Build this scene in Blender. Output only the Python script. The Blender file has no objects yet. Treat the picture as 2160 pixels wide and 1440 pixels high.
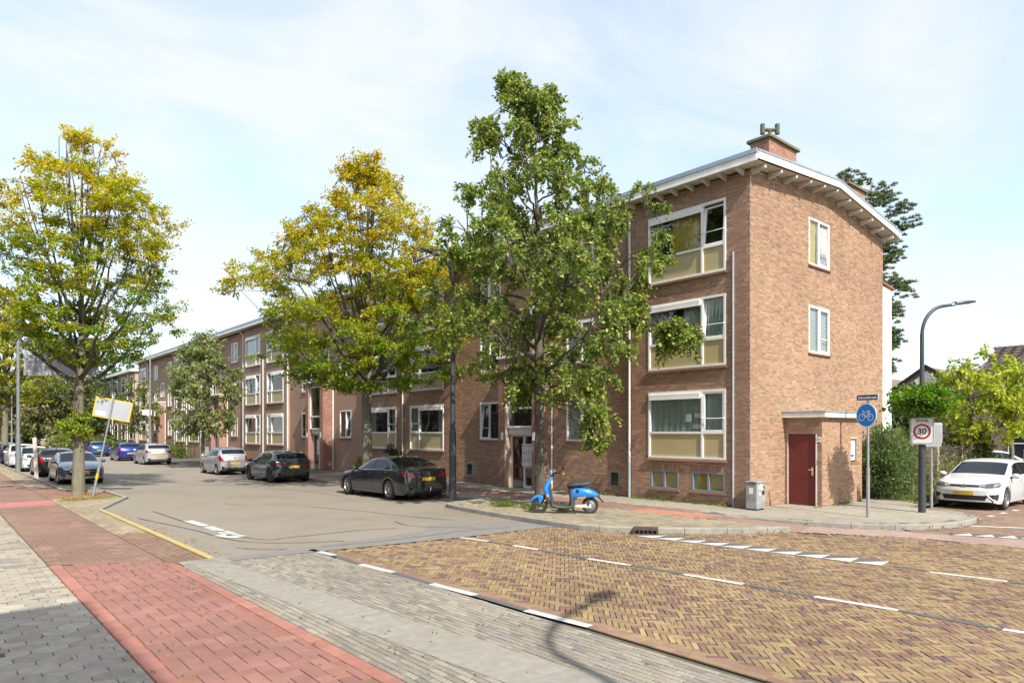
import bpy, bmesh, math, random
import numpy as np
from mathutils import Vector, Matrix
from mathutils.bvhtree import BVHTree

random.seed(7); np.random.seed(7)
scn = bpy.context.scene
col = scn.collection
R = math.radians

# ------------------------------------------------------------------ camera
H = 2.25
cam_d = bpy.data.cameras.new('camera'); cam = bpy.data.objects.new('camera', cam_d); col.objects.link(cam)
cam_d.sensor_width = 36; cam_d.lens = 24.0; cam_d.shift_y = 0.0889
cam_d.clip_start = 0.1; cam_d.clip_end = 2000
cam.location = (0, 0, H); cam.rotation_euler = (R(90), 0, -R(40.73))
scn.camera = cam

# ------------------------------------------------------------------ sky and sun
SUN_EL, SUN_PHI = 43.0, 12.0
world = bpy.data.worlds.new('World'); scn.world = world; world.use_nodes = True
wn = world.node_tree; wn.nodes.clear()
def N(nt, t, **kw):
    n = nt.nodes.new(t)
    for k, v in kw.items():
        if k.startswith('i_'): n.inputs[k[2:].replace('_', ' ')].default_value = v
        else: setattr(n, k, v)
    return n
wo = N(wn, 'ShaderNodeOutputWorld'); bg = N(wn, 'ShaderNodeBackground')
sky = N(wn, 'ShaderNodeTexSky', sky_type='NISHITA', sun_disc=False, sun_elevation=R(SUN_EL), sun_rotation=R(180 + SUN_PHI), altitude=0, air_density=1.0, dust_density=1.6, ozone_density=1.2)
tc = N(wn, 'ShaderNodeTexCoord'); sep = N(wn, 'ShaderNodeSeparateXYZ')
wn.links.new(tc.outputs['Generated'], sep.inputs[0])
mx = N(wn, 'ShaderNodeMath', operation='MAXIMUM'); mx.inputs[1].default_value = 0.0
wn.links.new(sep.outputs['Z'], mx.inputs[0])
ad = N(wn, 'ShaderNodeMath', operation='ADD'); ad.inputs[1].default_value = 0.22
wn.links.new(mx.outputs[0], ad.inputs[0])
cb = N(wn, 'ShaderNodeCombineXYZ')
for i, a in enumerate('XY'):
    dv = N(wn, 'ShaderNodeMath', operation='DIVIDE')
    wn.links.new(sep.outputs[a], dv.inputs[0]); wn.links.new(ad.outputs[0], dv.inputs[1]); wn.links.new(dv.outputs[0], cb.inputs[i])
nz = N(wn, 'ShaderNodeTexNoise', i_Scale=1.25, i_Detail=8.0, i_Roughness=0.58, i_Distortion=0.7)
mp = N(wn, 'ShaderNodeMapping'); mp.inputs['Scale'].default_value = (1.0, 1.55, 1); mp.inputs['Location'].default_value = (3.1, 1.7, 0); mp.inputs['Rotation'].default_value = (0, 0, 0.5)
wn.links.new(cb.outputs[0], mp.inputs[0]); wn.links.new(mp.outputs[0], nz.inputs['Vector'])
cr = N(wn, 'ShaderNodeValToRGB'); cr.color_ramp.elements[0].position = 0.37; cr.color_ramp.elements[1].position = 0.62
cr.color_ramp.elements[0].color = (0.27, 0.27, 0.27, 1); cr.color_ramp.elements[1].color = (0.92, 0.92, 0.92, 1)
wn.links.new(nz.outputs['Fac'], cr.inputs[0])
mixc = N(wn, 'ShaderNodeMix', data_type='RGBA')
mixc.inputs['B'].default_value = (2.90, 3.02, 3.08, 1)
hz = N(wn, 'ShaderNodeVectorMath', operation='MULTIPLY'); hz.inputs[1].default_value = (1.12, 1.13, 1.16)
wn.links.new(sky.outputs[0], hz.inputs[0]); wn.links.new(cr.outputs[0], mixc.inputs['Factor']); wn.links.new(hz.outputs[0], mixc.inputs['A'])
wn.links.new(mixc.outputs['Result'], bg.inputs['Color']); bg.inputs['Strength'].default_value = 0.14
wn.links.new(bg.outputs[0], wo.inputs[0])

sd = bpy.data.lights.new('sun', 'SUN'); sun = bpy.data.objects.new('sun', sd); col.objects.link(sun)
sd.energy = 3.05; sd.angle = R(0.53); sd.color = (1.0, 0.945, 0.86)
_ld = Vector((math.sin(R(SUN_PHI)) * math.cos(R(SUN_EL)), math.cos(R(SUN_PHI)) * math.cos(R(SUN_EL)), -math.sin(R(SUN_EL))))
sun.rotation_euler = _ld.to_track_quat('-Z', 'Y').to_euler(); sun.location = (0, -20, 30)
scn.view_settings.view_transform = 'Standard'; scn.view_settings.look = 'None'
scn.view_settings.exposure = 1.24; scn.view_settings.gamma = 1
scn.cycles.max_bounces = 8; scn.cycles.transparent_max_bounces = 16

# ------------------------------------------------------------------ camera maths used to lay things out in the world
CF = np.array([0.6525, 0.7578]); CR = np.array([0.7578, -0.6525])
def to_px(x, y, z=0.0):
    d = CF[0]*x + CF[1]*y; r = CR[0]*x + CR[1]*y
    d = np.maximum(d, 1e-3)
    return 1080 + 1440*r/d, 912 - 1440*(z-H)/d, d
def in_frame(x, y, z=0.0, m=40):
    px, py, d = to_px(x, y, z)
    return (d > 0.5) & (px > -m) & (px < 2160+m) & (py > -m) & (py < 1440+m)

# ------------------------------------------------------------------ materials
MATS = {}
def srgb(r, g, b):
    f = lambda c: (c/255/12.92) if c/255 <= 0.04045 else ((c/255+0.055)/1.055)**2.4
    return (f(r), f(g), f(b))
def mat(name, c1, c2=None, scale=6.0, rough=0.7, metal=0.0, coat=0.0, bump=0.0, bscale=60.0, tint=False, spec=0.5, c3=None, s3=0.6, trans=0.0, obj=False, rand=0.0, detail=6.0, aniso=None):
    if name in MATS: return MATS[name]
    m = bpy.data.materials.new(name); m.use_nodes = True; nt = m.node_tree; nt.nodes.clear()
    out = N(nt, 'ShaderNodeOutputMaterial'); p = N(nt, 'ShaderNodeBsdfPrincipled')
    L = nt.links.new
    if c2 is None: c2 = tuple(min(1, c*0.82) for c in c1)
    if obj:
        t = N(nt, 'ShaderNodeTexCoord'); vec = t.outputs['Object']
    else:
        t = N(nt, 'ShaderNodeNewGeometry'); vec = t.outputs['Position']
    if aniso:
        ma = N(nt, 'ShaderNodeMapping'); ma.inputs['Scale'].default_value = aniso; L(vec, ma.inputs[0]); vecn = ma.outputs[0]
    else: vecn = vec
    n1 = N(nt, 'ShaderNodeTexNoise', i_Scale=scale, i_Detail=detail, i_Roughness=0.6); L(vecn, n1.inputs['Vector'])
    rp = N(nt, 'ShaderNodeMapRange'); rp.inputs[1].default_value = 0.32; rp.inputs[2].default_value = 0.68; L(n1.outputs['Fac'], rp.inputs[0])
    mixn = N(nt, 'ShaderNodeMix', data_type='RGBA'); mixn.inputs['A'].default_value = (*c1, 1); mixn.inputs['B'].default_value = (*c2, 1)
    L(rp.outputs[0], mixn.inputs['Factor']); c = mixn.outputs['Result']
    if c3:
        n3 = N(nt, 'ShaderNodeTexNoise', i_Scale=s3, i_Detail=4.0, i_Roughness=0.65); L(vec, n3.inputs['Vector'])
        r3 = N(nt, 'ShaderNodeMapRange'); r3.inputs[1].default_value = 0.48; r3.inputs[2].default_value = 0.72; L(n3.outputs['Fac'], r3.inputs[0])
        mm = N(nt, 'ShaderNodeMix', data_type='RGBA'); L(r3.outputs[0], mm.inputs['Factor']); L(c, mm.inputs['A']); mm.inputs['B'].default_value = (*c3, 1); c = mm.outputs['Result']
    if tint:
        at = N(nt, 'ShaderNodeAttribute', attribute_name='tint'); mu = N(nt, 'ShaderNodeMix', data_type='RGBA', blend_type='MULTIPLY'); mu.inputs['Factor'].default_value = 1
        L(c, mu.inputs['A']); L(at.outputs['Color'], mu.inputs['B']); c = mu.outputs['Result']
    if rand:
        oi = N(nt, 'ShaderNodeObjectInfo'); hs = N(nt, 'ShaderNodeHueSaturation'); mr = N(nt, 'ShaderNodeMapRange'); mr.inputs[3].default_value = 1-rand; mr.inputs[4].default_value = 1+rand
        L(oi.outputs['Random'], mr.inputs[0]); L(mr.outputs[0], hs.inputs['Value']); L(c, hs.inputs['Color']); c = hs.outputs['Color']
    L(c, p.inputs['Base Color'])
    p.inputs['Roughness'].default_value = rough; p.inputs['Metallic'].default_value = metal
    p.inputs['Coat Weight'].default_value = coat; p.inputs['Coat Roughness'].default_value = 0.04
    p.inputs['Specular IOR Level'].default_value = spec
    if bump:
        nb = N(nt, 'ShaderNodeTexNoise', i_Scale=bscale, i_Detail=5.0, i_Roughness=0.65); L(vec, nb.inputs['Vector'])
        b = N(nt, 'ShaderNodeBump'); b.inputs['Strength'].default_value = min(1, bump); b.inputs['Distance'].default_value = 0.02*max(1, bump); L(nb.outputs['Fac'], b.inputs['Height']); L(b.outputs[0], p.inputs['Normal'])
    sh = p.outputs[0]
    if trans:
        tr = N(nt, 'ShaderNodeBsdfTranslucent'); L(c, tr.inputs['Color']); ms = N(nt, 'ShaderNodeMixShader'); ms.inputs[0].default_value = trans
        L(sh, ms.inputs[1]); L(tr.outputs[0], ms.inputs[2]); sh = ms.outputs[0]
    L(sh, out.inputs[0]); MATS[name] = m; return m

def glass(name, tintc=(0.86, 0.89, 0.88), boost=1.0, wavy=0.12):
    if name in MATS: return MATS[name]
    m = bpy.data.materials.new(name); m.use_nodes = True; nt = m.node_tree; nt.nodes.clear(); L = nt.links.new
    out = N(nt, 'ShaderNodeOutputMaterial'); gl = N(nt, 'ShaderNodeBsdfGlossy'); gl.inputs['Roughness'].default_value = 0.01; gl.inputs['Color'].default_value = (0.95, 0.97, 1, 1)
    tr = N(nt, 'ShaderNodeBsdfTransparent'); tr.inputs['Color'].default_value = (*tintc, 1)
    fr = N(nt, 'ShaderNodeFresnel', i_IOR=1.55); ml = N(nt, 'ShaderNodeMath', operation='MULTIPLY_ADD'); ml.inputs[1].default_value = 1.0*boost; ml.inputs[2].default_value = 0.03*boost
    mn = N(nt, 'ShaderNodeMath', operation='MINIMUM'); mn.inputs[1].default_value = 0.95
    ms = N(nt, 'ShaderNodeMixShader'); L(fr.outputs[0], ml.inputs[0]); L(ml.outputs[0], mn.inputs[0])
    gb = N(nt, 'ShaderNodeNewGeometry'); iv = N(nt, 'ShaderNodeMath', operation='SUBTRACT'); iv.inputs[0].default_value = 1.0; L(gb.outputs['Backfacing'], iv.inputs[1]); fm = N(nt, 'ShaderNodeMath', operation='MULTIPLY'); L(mn.outputs[0], fm.inputs[0]); L(iv.outputs[0], fm.inputs[1]); L(fm.outputs[0], ms.inputs[0]); L(tr.outputs[0], ms.inputs[1]); L(gl.outputs[0], ms.inputs[2])
    g = N(nt, 'ShaderNodeNewGeometry'); nb = N(nt, 'ShaderNodeTexNoise', i_Scale=0.9, i_Detail=1.0); L(g.outputs['Position'], nb.inputs['Vector'])
    b = N(nt, 'ShaderNodeBump'); b.inputs['Strength'].default_value = wavy; b.inputs['Distance'].default_value = 0.05; L(nb.outputs['Fac'], b.inputs['Height']); L(b.outputs[0], gl.inputs['Normal'])
    L(ms.outputs[0], out.inputs[0]); MATS[name] = m; return m

# ------------------------------------------------------------------ mesh helpers
class MB:
    def __init__(s): s.v = []; s.f = []; s.m = []
    def add(s, vs, fs, mi=0):
        o = len(s.v); s.v += [tuple(v) for v in vs]; s.f += [tuple(i+o for i in f) for f in fs]; s.m += [mi]*len(fs); return s
    def box(s, a, b, mi=0):
        (x0, y0, z0), (x1, y1, z1) = a, b
        return s.add([(x0,y0,z0),(x1,y0,z0),(x1,y1,z0),(x0,y1,z0),(x0,y0,z1),(x1,y0,z1),(x1,y1,z1),(x0,y1,z1)],
              [(0,3,2,1),(4,5,6,7),(0,1,5,4),(1,2,6,5),(2,3,7,6),(3,0,4,7)], mi)
    def cbox(s, a, b, c, mi=0):            # box with chamfered vertical + top edges
        (x0, y0, z0), (x1, y1, z1) = a, b
        lo = [(x0+c,y0),(x1-c,y0),(x1,y0+c),(x1,y1-c),(x1-c,y1),(x0+c,y1),(x0,y1-c),(x0,y0+c)]
        hi = [(x0+2*c,y0+c),(x1-2*c,y0+c),(x1-c,y0+2*c),(x1-c,y1-2*c),(x1-2*c,y1-c),(x0+2*c,y1-c),(x0+c,y1-2*c),(x0+c,y0+2*c)]
        vs = [(x,y,z0) for x,y in lo] + [(x,y,z1-c) for x,y in lo] + [(x,y,z1) for x,y in hi]
        fs = [tuple(range(7,-1,-1)), tuple(range(16,24))]
        for k in (0, 8):
            fs += [(k+i, k+(i+1)%8, k+8+(i+1)%8, k+8+i) for i in range(8)]
        return s.add(vs, fs, mi)
    def quad(s, a, b, c, d, mi=0): return s.add([a,b,c,d], [(0,1,2,3)], mi)
    def prism(s, poly, z0, z1, mi=0, axis='z'):
        n = len(poly)
        def P(u, v, w): return (u, v, w) if axis == 'z' else ((u, w, v) if axis == 'y' else (w, u, v))
        vs = [P(u, v, z0) for u, v in poly] + [P(u, v, z1) for u, v in poly]
        fs = [tuple(range(n-1,-1,-1)), tuple(range(n,2*n))] + [(i,(i+1)%n,n+(i+1)%n,n+i) for i in range(n)]
        return s.add(vs, fs, mi)
    def tube(s, pts, rad, n=8, mi=0, caps=True):
        pts = [Vector(p) for p in pts]; k = len(pts)
        if not hasattr(rad, '__len__'): rad = [rad]*k
        vs = []; t0 = None; u = None
        for i, p in enumerate(pts):
            t = (pts[min(i+1,k-1)] - pts[max(i-1,0)]).normalized()
            if u is None:
                u = t.orthogonal().normalized()
            else:
                u = (u - t*u.dot(t)); u = u.normalized() if u.length > 1e-6 else t.orthogonal().normalized()
            w = t.cross(u)
            for j in range(n):
                a = 2*math.pi*j/n; vs.append(p + (u*math.cos(a) + w*math.sin(a))*rad[i])
        fs = [(i*n+j, i*n+(j+1)%n, (i+1)*n+(j+1)%n, (i+1)*n+j) for i in range(k-1) for j in range(n)]
        if caps: fs += [tuple(range(n-1,-1,-1)), tuple(range((k-1)*n, k*n))]
        return s.add(vs, fs, mi)
    def lathe(s, prof, n=16, mi=0, axis='z', c=(0,0,0), close=False):
        vs = []; k = len(prof)
        for r, h in prof:
            for j in range(n):
                a = 2*math.pi*j/n; x, y = r*math.cos(a), r*math.sin(a)
                v = (x, y, h) if axis == 'z' else ((x, h, y) if axis == 'y' else (h, x, y))
                vs.append((v[0]+c[0], v[1]+c[1], v[2]+c[2]))
        fs = [(i*n+j, i*n+(j+1)%n, (i+1)*n+(j+1)%n, (i+1)*n+j) for i in range(k-1) for j in range(n)]
        if close: fs += [((k-1)*n+j, (k-1)*n+(j+1)%n, (j+1)%n, j) for j in range(n)]
        else:
            if prof[0][0] > 1e-5: fs.append(tuple(range(n-1,-1,-1)))
            if prof[-1][0] > 1e-5: fs.append(tuple(range((k-1)*n, k*n)))
        return s.add(vs, fs, mi)
    def ell(s, c, r, n=12, m=8, mi=0):
        prof = [(math.sin(math.pi*i/m), -math.cos(math.pi*i/m)) for i in range(m+1)]
        o = len(s.v); s.lathe([(max(p[0],1e-6), p[1]) for p in prof], n, mi)
        s.v[o:] = [(c[0]+v[0]*r[0], c[1]+v[1]*r[1], c[2]+v[2]*r[2]) for v in s.v[o:]]
        return s
    def xf(s, M):
        s.v = [tuple(M @ Vector(v)) for v in s.v]; return s
    def mesh(s, name, mats, smooth=False, fix=True):
        me = bpy.data.meshes.new(name); me.from_pydata(s.v, [], s.f)
        for mm in (mats if isinstance(mats, (list, tuple)) else [mats]): me.materials.append(mm)
        if any(s.m): me.polygons.foreach_set('material_index', s.m)
        if fix:
            bm = bmesh.new(); bm.from_mesh(me); bmesh.ops.recalc_face_normals(bm, faces=bm.faces); bm.to_mesh(me); bm.free()
        if smooth is True: me.polygons.foreach_set('use_smooth', [True]*len(me.polygons))
        elif smooth:
            me.polygons.foreach_set('use_smooth', [True]*len(me.polygons)); me.set_sharp_from_angle(angle=R(smooth))
        return me
    def obj(s, name, mats, parent=None, smooth=False, loc=None, rz=0, fix=True):
        return link(name, s.mesh(name, mats, smooth, fix), parent, loc, rz)
def link(name, data, parent=None, loc=None, rz=0):
    o = bpy.data.objects.new(name, data); col.objects.link(o)
    if parent is not None: o.parent = parent
    if loc is not None: o.location = loc
    if rz: o.rotation_euler = (0, 0, rz)
    return o
def empty(name, loc=(0,0,0), rz=0, parent=None):
    o = bpy.data.objects.new(name, None); col.objects.link(o); o.location = loc; o.rotation_euler = (0,0,rz); o.empty_display_size = 0.2
    if parent is not None: o.parent = parent
    return o
def tag(o, label, cat, group=None):
    o['label'] = label; o['category'] = cat
    if group: o['group'] = group
    return o
def structure(o): o['kind'] = 'structure'; return o
def stuff(o): o['kind'] = 'stuff'; return o
def np_mesh(name, V, F, mats, tints=None, smooth=False):
    """V (n,3), F (m,k) same-size polygons, tints (m,3) per face"""
    V = np.asarray(V, np.float32); F = np.asarray(F, np.int32); m, k = F.shape
    me = bpy.data.meshes.new(name); me.vertices.add(len(V)); me.vertices.foreach_set('co', V.ravel())
    me.loops.add(m*k); me.loops.foreach_set('vertex_index', F.ravel())
    me.polygons.add(m); me.polygons.foreach_set('loop_start', np.arange(0, m*k, k, dtype=np.int32)); me.polygons.foreach_set('loop_total', np.full(m, k, np.int32))
    for mm in (mats if isinstance(mats, (list, tuple)) else [mats]): me.materials.append(mm)
    if tints is not None:
        a = me.attributes.new('tint', 'FLOAT_COLOR', 'FACE'); c = np.ones((m, 4), np.float32); c[:, :3] = tints; a.data.foreach_set('color', c.ravel())
    me.update(calc_edges=True); me.validate()
    me.polygons.foreach_set('use_smooth', [bool(smooth)]*len(me.polygons))
    return me
def text_mesh(txt, size, bold=0.0, ext=0.002):
    cu = bpy.data.curves.new('lettering', 'FONT'); cu.body = txt; cu.size = size; cu.align_x = 'CENTER'; cu.align_y = 'CENTER'; cu.extrude = ext; cu.offset = bold
    o = bpy.data.objects.new('tmp', cu); col.objects.link(o)
    dg = bpy.context.evaluated_depsgraph_get(); me = bpy.data.meshes.new_from_object(o.evaluated_get(dg))
    bpy.data.objects.remove(o); return me

def pieces(name, quads, ztop, thick, material, tints, parent, singles=300, zj=0.002, tilt=0.0, bev=0.0, frame=True):
    """Lay paving pieces. quads: (n,k,2) convex outlines in x,y. The largest in view become objects, the rest one mesh."""
    Q = np.asarray(quads, np.float64); n, k, _ = Q.shape
    cen = Q.mean(1); zt = ztop + np.random.uniform(-zj, zj, n)
    px, py, d = to_px(cen[:, 0], cen[:, 1])
    vis = in_frame(cen[:, 0], cen[:, 1], 0, 0) if frame else np.ones(n, bool)
    order = np.argsort(np.where(vis, d, 1e9)); single = [i for i in order[:singles] if vis[i]]
    mask = np.ones(n, bool); mask[single] = False
    def build(idx, origin=None):
        q = Q[idx]; m = len(idx); c = q.mean(1, keepdims=True)
        if bev: qt = c + (q-c)*(1 - bev/np.maximum(np.linalg.norm(q-c, axis=2, keepdims=True), 1e-4))
        else: qt = q
        tl = np.random.uniform(-tilt, tilt, (m, 1, 2)); zz = zt[idx][:, None] + ((qt-c)*tl).sum(2)
        T = np.concatenate([qt, zz[..., None]], 2)
        layers = [T]
        if bev:
            zz2 = zt[idx][:, None] - bev*0.8 + ((q-c)*tl).sum(2); layers.append(np.concatenate([q, zz2[..., None]], 2))
        layers.append(np.concatenate([q, np.full((m, k, 1), ztop-thick)], 2))
        V = np.concatenate(layers, 1).reshape(-1, 3); nl = len(layers); base = np.arange(m)*k*nl
        return V, base, nl, m
    def faces(base, nl, m):
        top = base[:, None] + np.arange(k)[None]
        sides = []
        for l in range(nl-1):
            for j in range(k):
                j2 = (j+1) % k
                sides.append(np.stack([base+l*k+j, base+(l+1)*k+j, base+(l+1)*k+j2, base+l*k+j2], 1))
        return top, np.concatenate(sides, 0)
    out = None
    idx = np.where(mask)[0]
    def mk(nm, idx, shift=None):
        V, base, nl, m = build(idx)
        if shift is not None: V = V - np.array(shift)
        top, sd_ = faces(base, nl, m)
        tt = tints[idx]
        if k == 4:
            F = np.concatenate([top, sd_], 0); tc_ = np.concatenate([tt, np.tile(tt, ((nl-1)*k, 1))], 0)
            return np_mesh(nm, V, F, material, tc_)
        me = bpy.data.meshes.new(nm); fl = [tuple(f) for f in top] + [tuple(f) for f in sd_]
        me.from_pydata([tuple(v) for v in V], [], fl); me.materials.append(material)
        tc_ = np.ones((len(fl), 4), np.float32); tc_[:m, :3] = tt; tc_[m:, :3] = np.tile(tt, ((nl-1)*k, 1))
        a = me.attributes.new('tint', 'FLOAT_COLOR', 'FACE'); a.data.foreach_set('color', tc_.ravel()); return me
    if len(idx):
        out = stuff(link(name, mk(name, idx), parent))
    for i in single:
        link(name, mk(name, np.array([i]), (cen[i, 0], cen[i, 1], 0)), parent, (cen[i, 0], cen[i, 1], 0))
    return out
def tint_pick(n, cols, jit=0.08):
    c = np.array(cols)[np.random.randint(0, len(cols), n)]
    return c * (1 + np.random.uniform(-jit, jit, (n, 1))) * (1 + np.random.uniform(-jit/3, jit/3, (n, 3)))
def poly_sheet(name, poly, z, material, parent=None, cell=None):
    from mathutils.geometry import tessellate_polygon
    tris = []
    for t in tessellate_polygon([[Vector((x, y, 0)) for x, y in poly]]):
        p, q, r = (poly[i] for i in t); ar = (q[0]-p[0])*(r[1]-p[1])-(q[1]-p[1])*(r[0]-p[0])
        if abs(ar) > 1e-9: tris.append(tuple(t) if ar > 0 else tuple(t)[::-1])
    me = bpy.data.meshes.new(name); me.from_pydata([(x, y, z) for x, y in poly], [], tris); me.materials.append(material)
    return link(name, me, parent)
def pip(poly, x, y):
    x = np.asarray(x); y = np.asarray(y); c = np.zeros(x.shape, bool); n = len(poly); j = n-1
    for i in range(n):
        xi, yi = poly[i]; xj, yj = poly[j]
        hit = ((yi > y) != (yj > y)) & (x < (xj-xi)*(y-yi)/((yj-yi) if abs(yj-yi) > 1e-12 else 1e-12)+xi); c ^= hit; j = i
    return c
def curve_pts(pts, n=8):
    """Catmull-Rom through 2D points"""
    P = [np.array(p, float) for p in pts]; P = [2*P[0]-P[1]] + P + [2*P[-1]-P[-2]]; out = []
    for i in range(1, len(P)-2):
        for k in range(n):
            t = k/n; a, b, c, d = P[i-1:i+3]
            out.append(0.5*((2*b)+(-a+c)*t+(2*a-5*b+4*c-d)*t*t+(-a+3*b-3*c+d)*t**3))
    out.append(P[-2]); return [tuple(p) for p in out]
# ================================================================== GROUND
M_earth = mat('earth', (0.20,0.17,0.12), (0.13,0.12,0.08), 0.8, 0.95, bump=0.4, bscale=12)
M_joint = mat('joint_sand', (0.085,0.07,0.05), (0.05,0.045,0.032), 8, 0.95, c3=(0.06,0.075,0.03), s3=0.9)
M_mortar_grey = mat('joint_grey', (0.12,0.11,0.09), (0.075,0.075,0.055), 9, 0.95, c3=(0.07,0.085,0.035), s3=1.1)
M_asphalt = mat('asphalt', (0.285,0.246,0.19), (0.20,0.174,0.136), 55, 0.88, bump=0.5, bscale=140, c3=(0.195,0.168,0.132), s3=0.3)
M_asphalt_grey = mat('asphalt_patch', (0.22,0.205,0.185), (0.17,0.16,0.145), 5, 0.9, bump=0.5, bscale=140)
M_seal = mat('bitumen_seal', (0.06,0.06,0.06), (0.10,0.095,0.09), 5, 0.7)
M_klinker = mat('clay_paver', (1,1,1), (0.80,0.80,0.80), 34, 0.8, bump=0.3, bscale=90, tint=True, c3=(0.76,0.74,0.73), s3=0.8)
M_block = mat('aggregate_block', (1.25,1.22,1.15), (0.60,0.60,0.60), 75, 0.85, bump=0.6, bscale=130, tint=True, detail=3)
M_concrete_t = mat('concrete_tile', (1.05,1.05,1.05), (0.80,0.80,0.78), 7, 0.9, bump=0.4, bscale=120, tint=True)
M_redblock = mat('red_block', (1.04,1.02,1.02), (0.84,0.82,0.80), 5, 0.9, bump=0.3, bscale=150, tint=True, c3=(0.82,0.84,0.86), s3=0.9)
M_kerb = mat('kerb_concrete', (0.31,0.29,0.25), (0.24,0.225,0.195), 5, 0.9, bump=0.4, bscale=80, c3=(0.18,0.175,0.145), s3=1.5)
M_white = mat('road_paint', (0.58,0.58,0.55), (0.45,0.44,0.41), 14, 0.7, bump=0.2, c3=(0.40,0.36,0.30), s3=7.0)
M_darkline = mat('dark_marking_stone', (0.115,0.112,0.11), (0.085,0.083,0.08), 12, 0.85)
M_yellow = mat('yellow_kerb_paint', (0.50,0.35,0.06), (0.36,0.29,0.14), 7, 0.8, c3=(0.33,0.30,0.25), s3=1.7)

ground = structure(poly_sheet('ground', [(-500,-300),(700,-300),(700,800),(-500,800)], -0.06, M_earth))

road = structure(poly_sheet('road', [(3.98,12.3),(5.6,12.35),(8.7,12.0),(11.42,11.9),(11.45,12.9),(11.9,16.9),(13.62,17.4),(13.62,250),(4.1,250),(4.1,31.4),(5.2,30.2),(5.35,26.4),(3.98,22.9)], 0.0, M_asphalt))
poly_sheet('asphalt_patch', [(5.60,12.18),(8.7,11.82),(11.45,11.72),(11.40,13.0),(9.3,13.9),(8.6,13.1),(5.7,12.75),(4.0,12.62),(4.0,12.3)], 0.0065, M_asphalt_grey, road)
def ribbon(name, pts, w, z, material, parent, jit=0.0):
    P = [Vector((*p, 0)) for p in pts]; vs = []; fs = []
    for i, p in enumerate(P):
        t = (P[min(i+1,len(P)-1)]-P[max(i-1,0)]).normalized(); nrm = Vector((-t.y, t.x, 0)); ww = w/2*(1+random.uniform(-jit, jit))
        a, b = p+nrm*ww, p-nrm*ww; vs += [(a.x,a.y,z),(b.x,b.y,z)]
    for i in range(len(P)-1): fs.append((2*i, 2*i+1, 2*i+3, 2*i+2))
    mb = MB(); mb.add(vs, fs); return mb.obj(name, material, parent)
for pts in ([(5.9,12.6),(7.6,12.45),(9.6,12.5),(10.5,12.25)], [(4.25,20.0),(4.7,16.8),(4.9,14.6),(5.5,13.6),(6.6,13.0)], [(4.95,21.5),(5.0,17.5),(5.3,14.5),(6.0,14.2),(7.6,14.2),(8.4,13.9)], [(9.0,15.0),(8.9,14.0),(9.6,13.0),(9.9,12.75)], [(10.3,14.2),(9.8,15.9),(9.5,17.6),(8.8,19.8)], [(8.4,33.5),(10.8,26.5),(11.2,22.0)], [(7.2,22.4),(7.6,21.2)], [(4.6,13.6),(5.0,13.0),(5.3,12.8)]):
    ribbon('crack_seal', curve_pts(pts, 6), 0.032, 0.010, M_seal, road, 0.35)
for y0, y1 in ((18.6,17.3),(17.1,16.2),(16.05,15.3)):
    ribbon('lane_dash', [(5.08+(18.6-y0)*.02,y0),(5.08+(18.6-y1)*.02,y1)], 0.26, 0.0085, M_white, road)
ribbon('lane_dash', [(4.85,15.55),(5.05,15.2),(5.2,14.95)], 0.34, 0.0085, M_white, road, 0.2)

# --- herringbone brick table -------------------------------------------------
ISL = curve_pts([(13.9,17.35),(12.6,17.2),(11.9,16.84),(11.62,15.0),(11.5,12.9),(11.52,10.9),(12.1,9.9),(13.2,8.72),(14.2,8.0),(14.85,7.6)], 6)      # outer kerb of the far corner
PAV = curve_pts([(15.5,10.6),(15.7,9.3),(16.1,7.9),(16.9,6.4),(18.2,5.55),(19.7,5.35),(20.6,5.6),(21.1,6.2),(21.25,7.2)], 6)     # kerb of the corner pavement
brick_zone = [(5.70,-6),(5.80,5.2),(5.66,12.3),(8.7,11.95),(11.5,11.85)] + [p for p in ISL if p[1] < 11.8] + [(15.3,8.2)] + [p for p in PAV if p[0] > 15.6] + [(21.3,7.4),(40,7.4),(40,-6)]
table = structure(poly_sheet('brick_road', brick_zone, -0.030, M_joint))
cols_k = [(0.28,0.193,0.092),(0.305,0.217,0.105),(0.255,0.165,0.085),(0.22,0.132,0.085),(0.295,0.212,0.105),(0.185,0.105,0.075),(0.16,0.105,0.083),(0.325,0.245,0.115),(0.26,0.176,0.095),(0.235,0.148,0.09),(0.275,0.185,0.09)]
W0, NB = 0.0700, 3
def herring(zone, tx, ty, ang, ext, W0=W0):
    i = np.arange(-ext, ext); X, Y = np.meshgrid(i, i, indexing='ij'); m = (X-Y) % (2*NB)
    g = 0.0052; out = []
    for sel, w, h in ((m == 0, NB, 1), (m == 2*NB-1, 1, NB)):
        x = X[sel].astype(float); y = Y[sel].astype(float)
        q = np.stack([np.stack([x*W0+g, y*W0+g], 1), np.stack([(x+w)*W0-g, y*W0+g], 1), np.stack([(x+w)*W0-g, (y+h)*W0-g], 1), np.stack([x*W0+g, (y+h)*W0-g], 1)], 1)
        out.append(q)
    q = np.concatenate(out, 0); c, s = math.cos(ang), math.sin(ang)
    q = np.stack([q[..., 0]*c - q[..., 1]*s + tx, q[..., 0]*s + q[..., 1]*c + ty], -1)
    q += 0.02*np.sin(q[..., ::-1]*0.9) + np.random.uniform(-0.0018, 0.0018, (len(q),1,2))
    ce = q.mean(1); keep = pip(zone, ce[:, 0], ce[:, 1]) & in_frame(ce[:, 0], ce[:, 1], 0, 60)
    return q[keep]
hz_zone = [(5.96,-6),(6.0,5.2),(5.84,12.15),(8.7,11.8),(11.45,11.75)] + [p for p in ISL if p[1] < 11.8] + [(15.0,7.0),(16.0,5.6),(16.3,3.0),(16.3,-6)]
hb = herring(hz_zone, 10, 6, R(45), 240)
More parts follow.
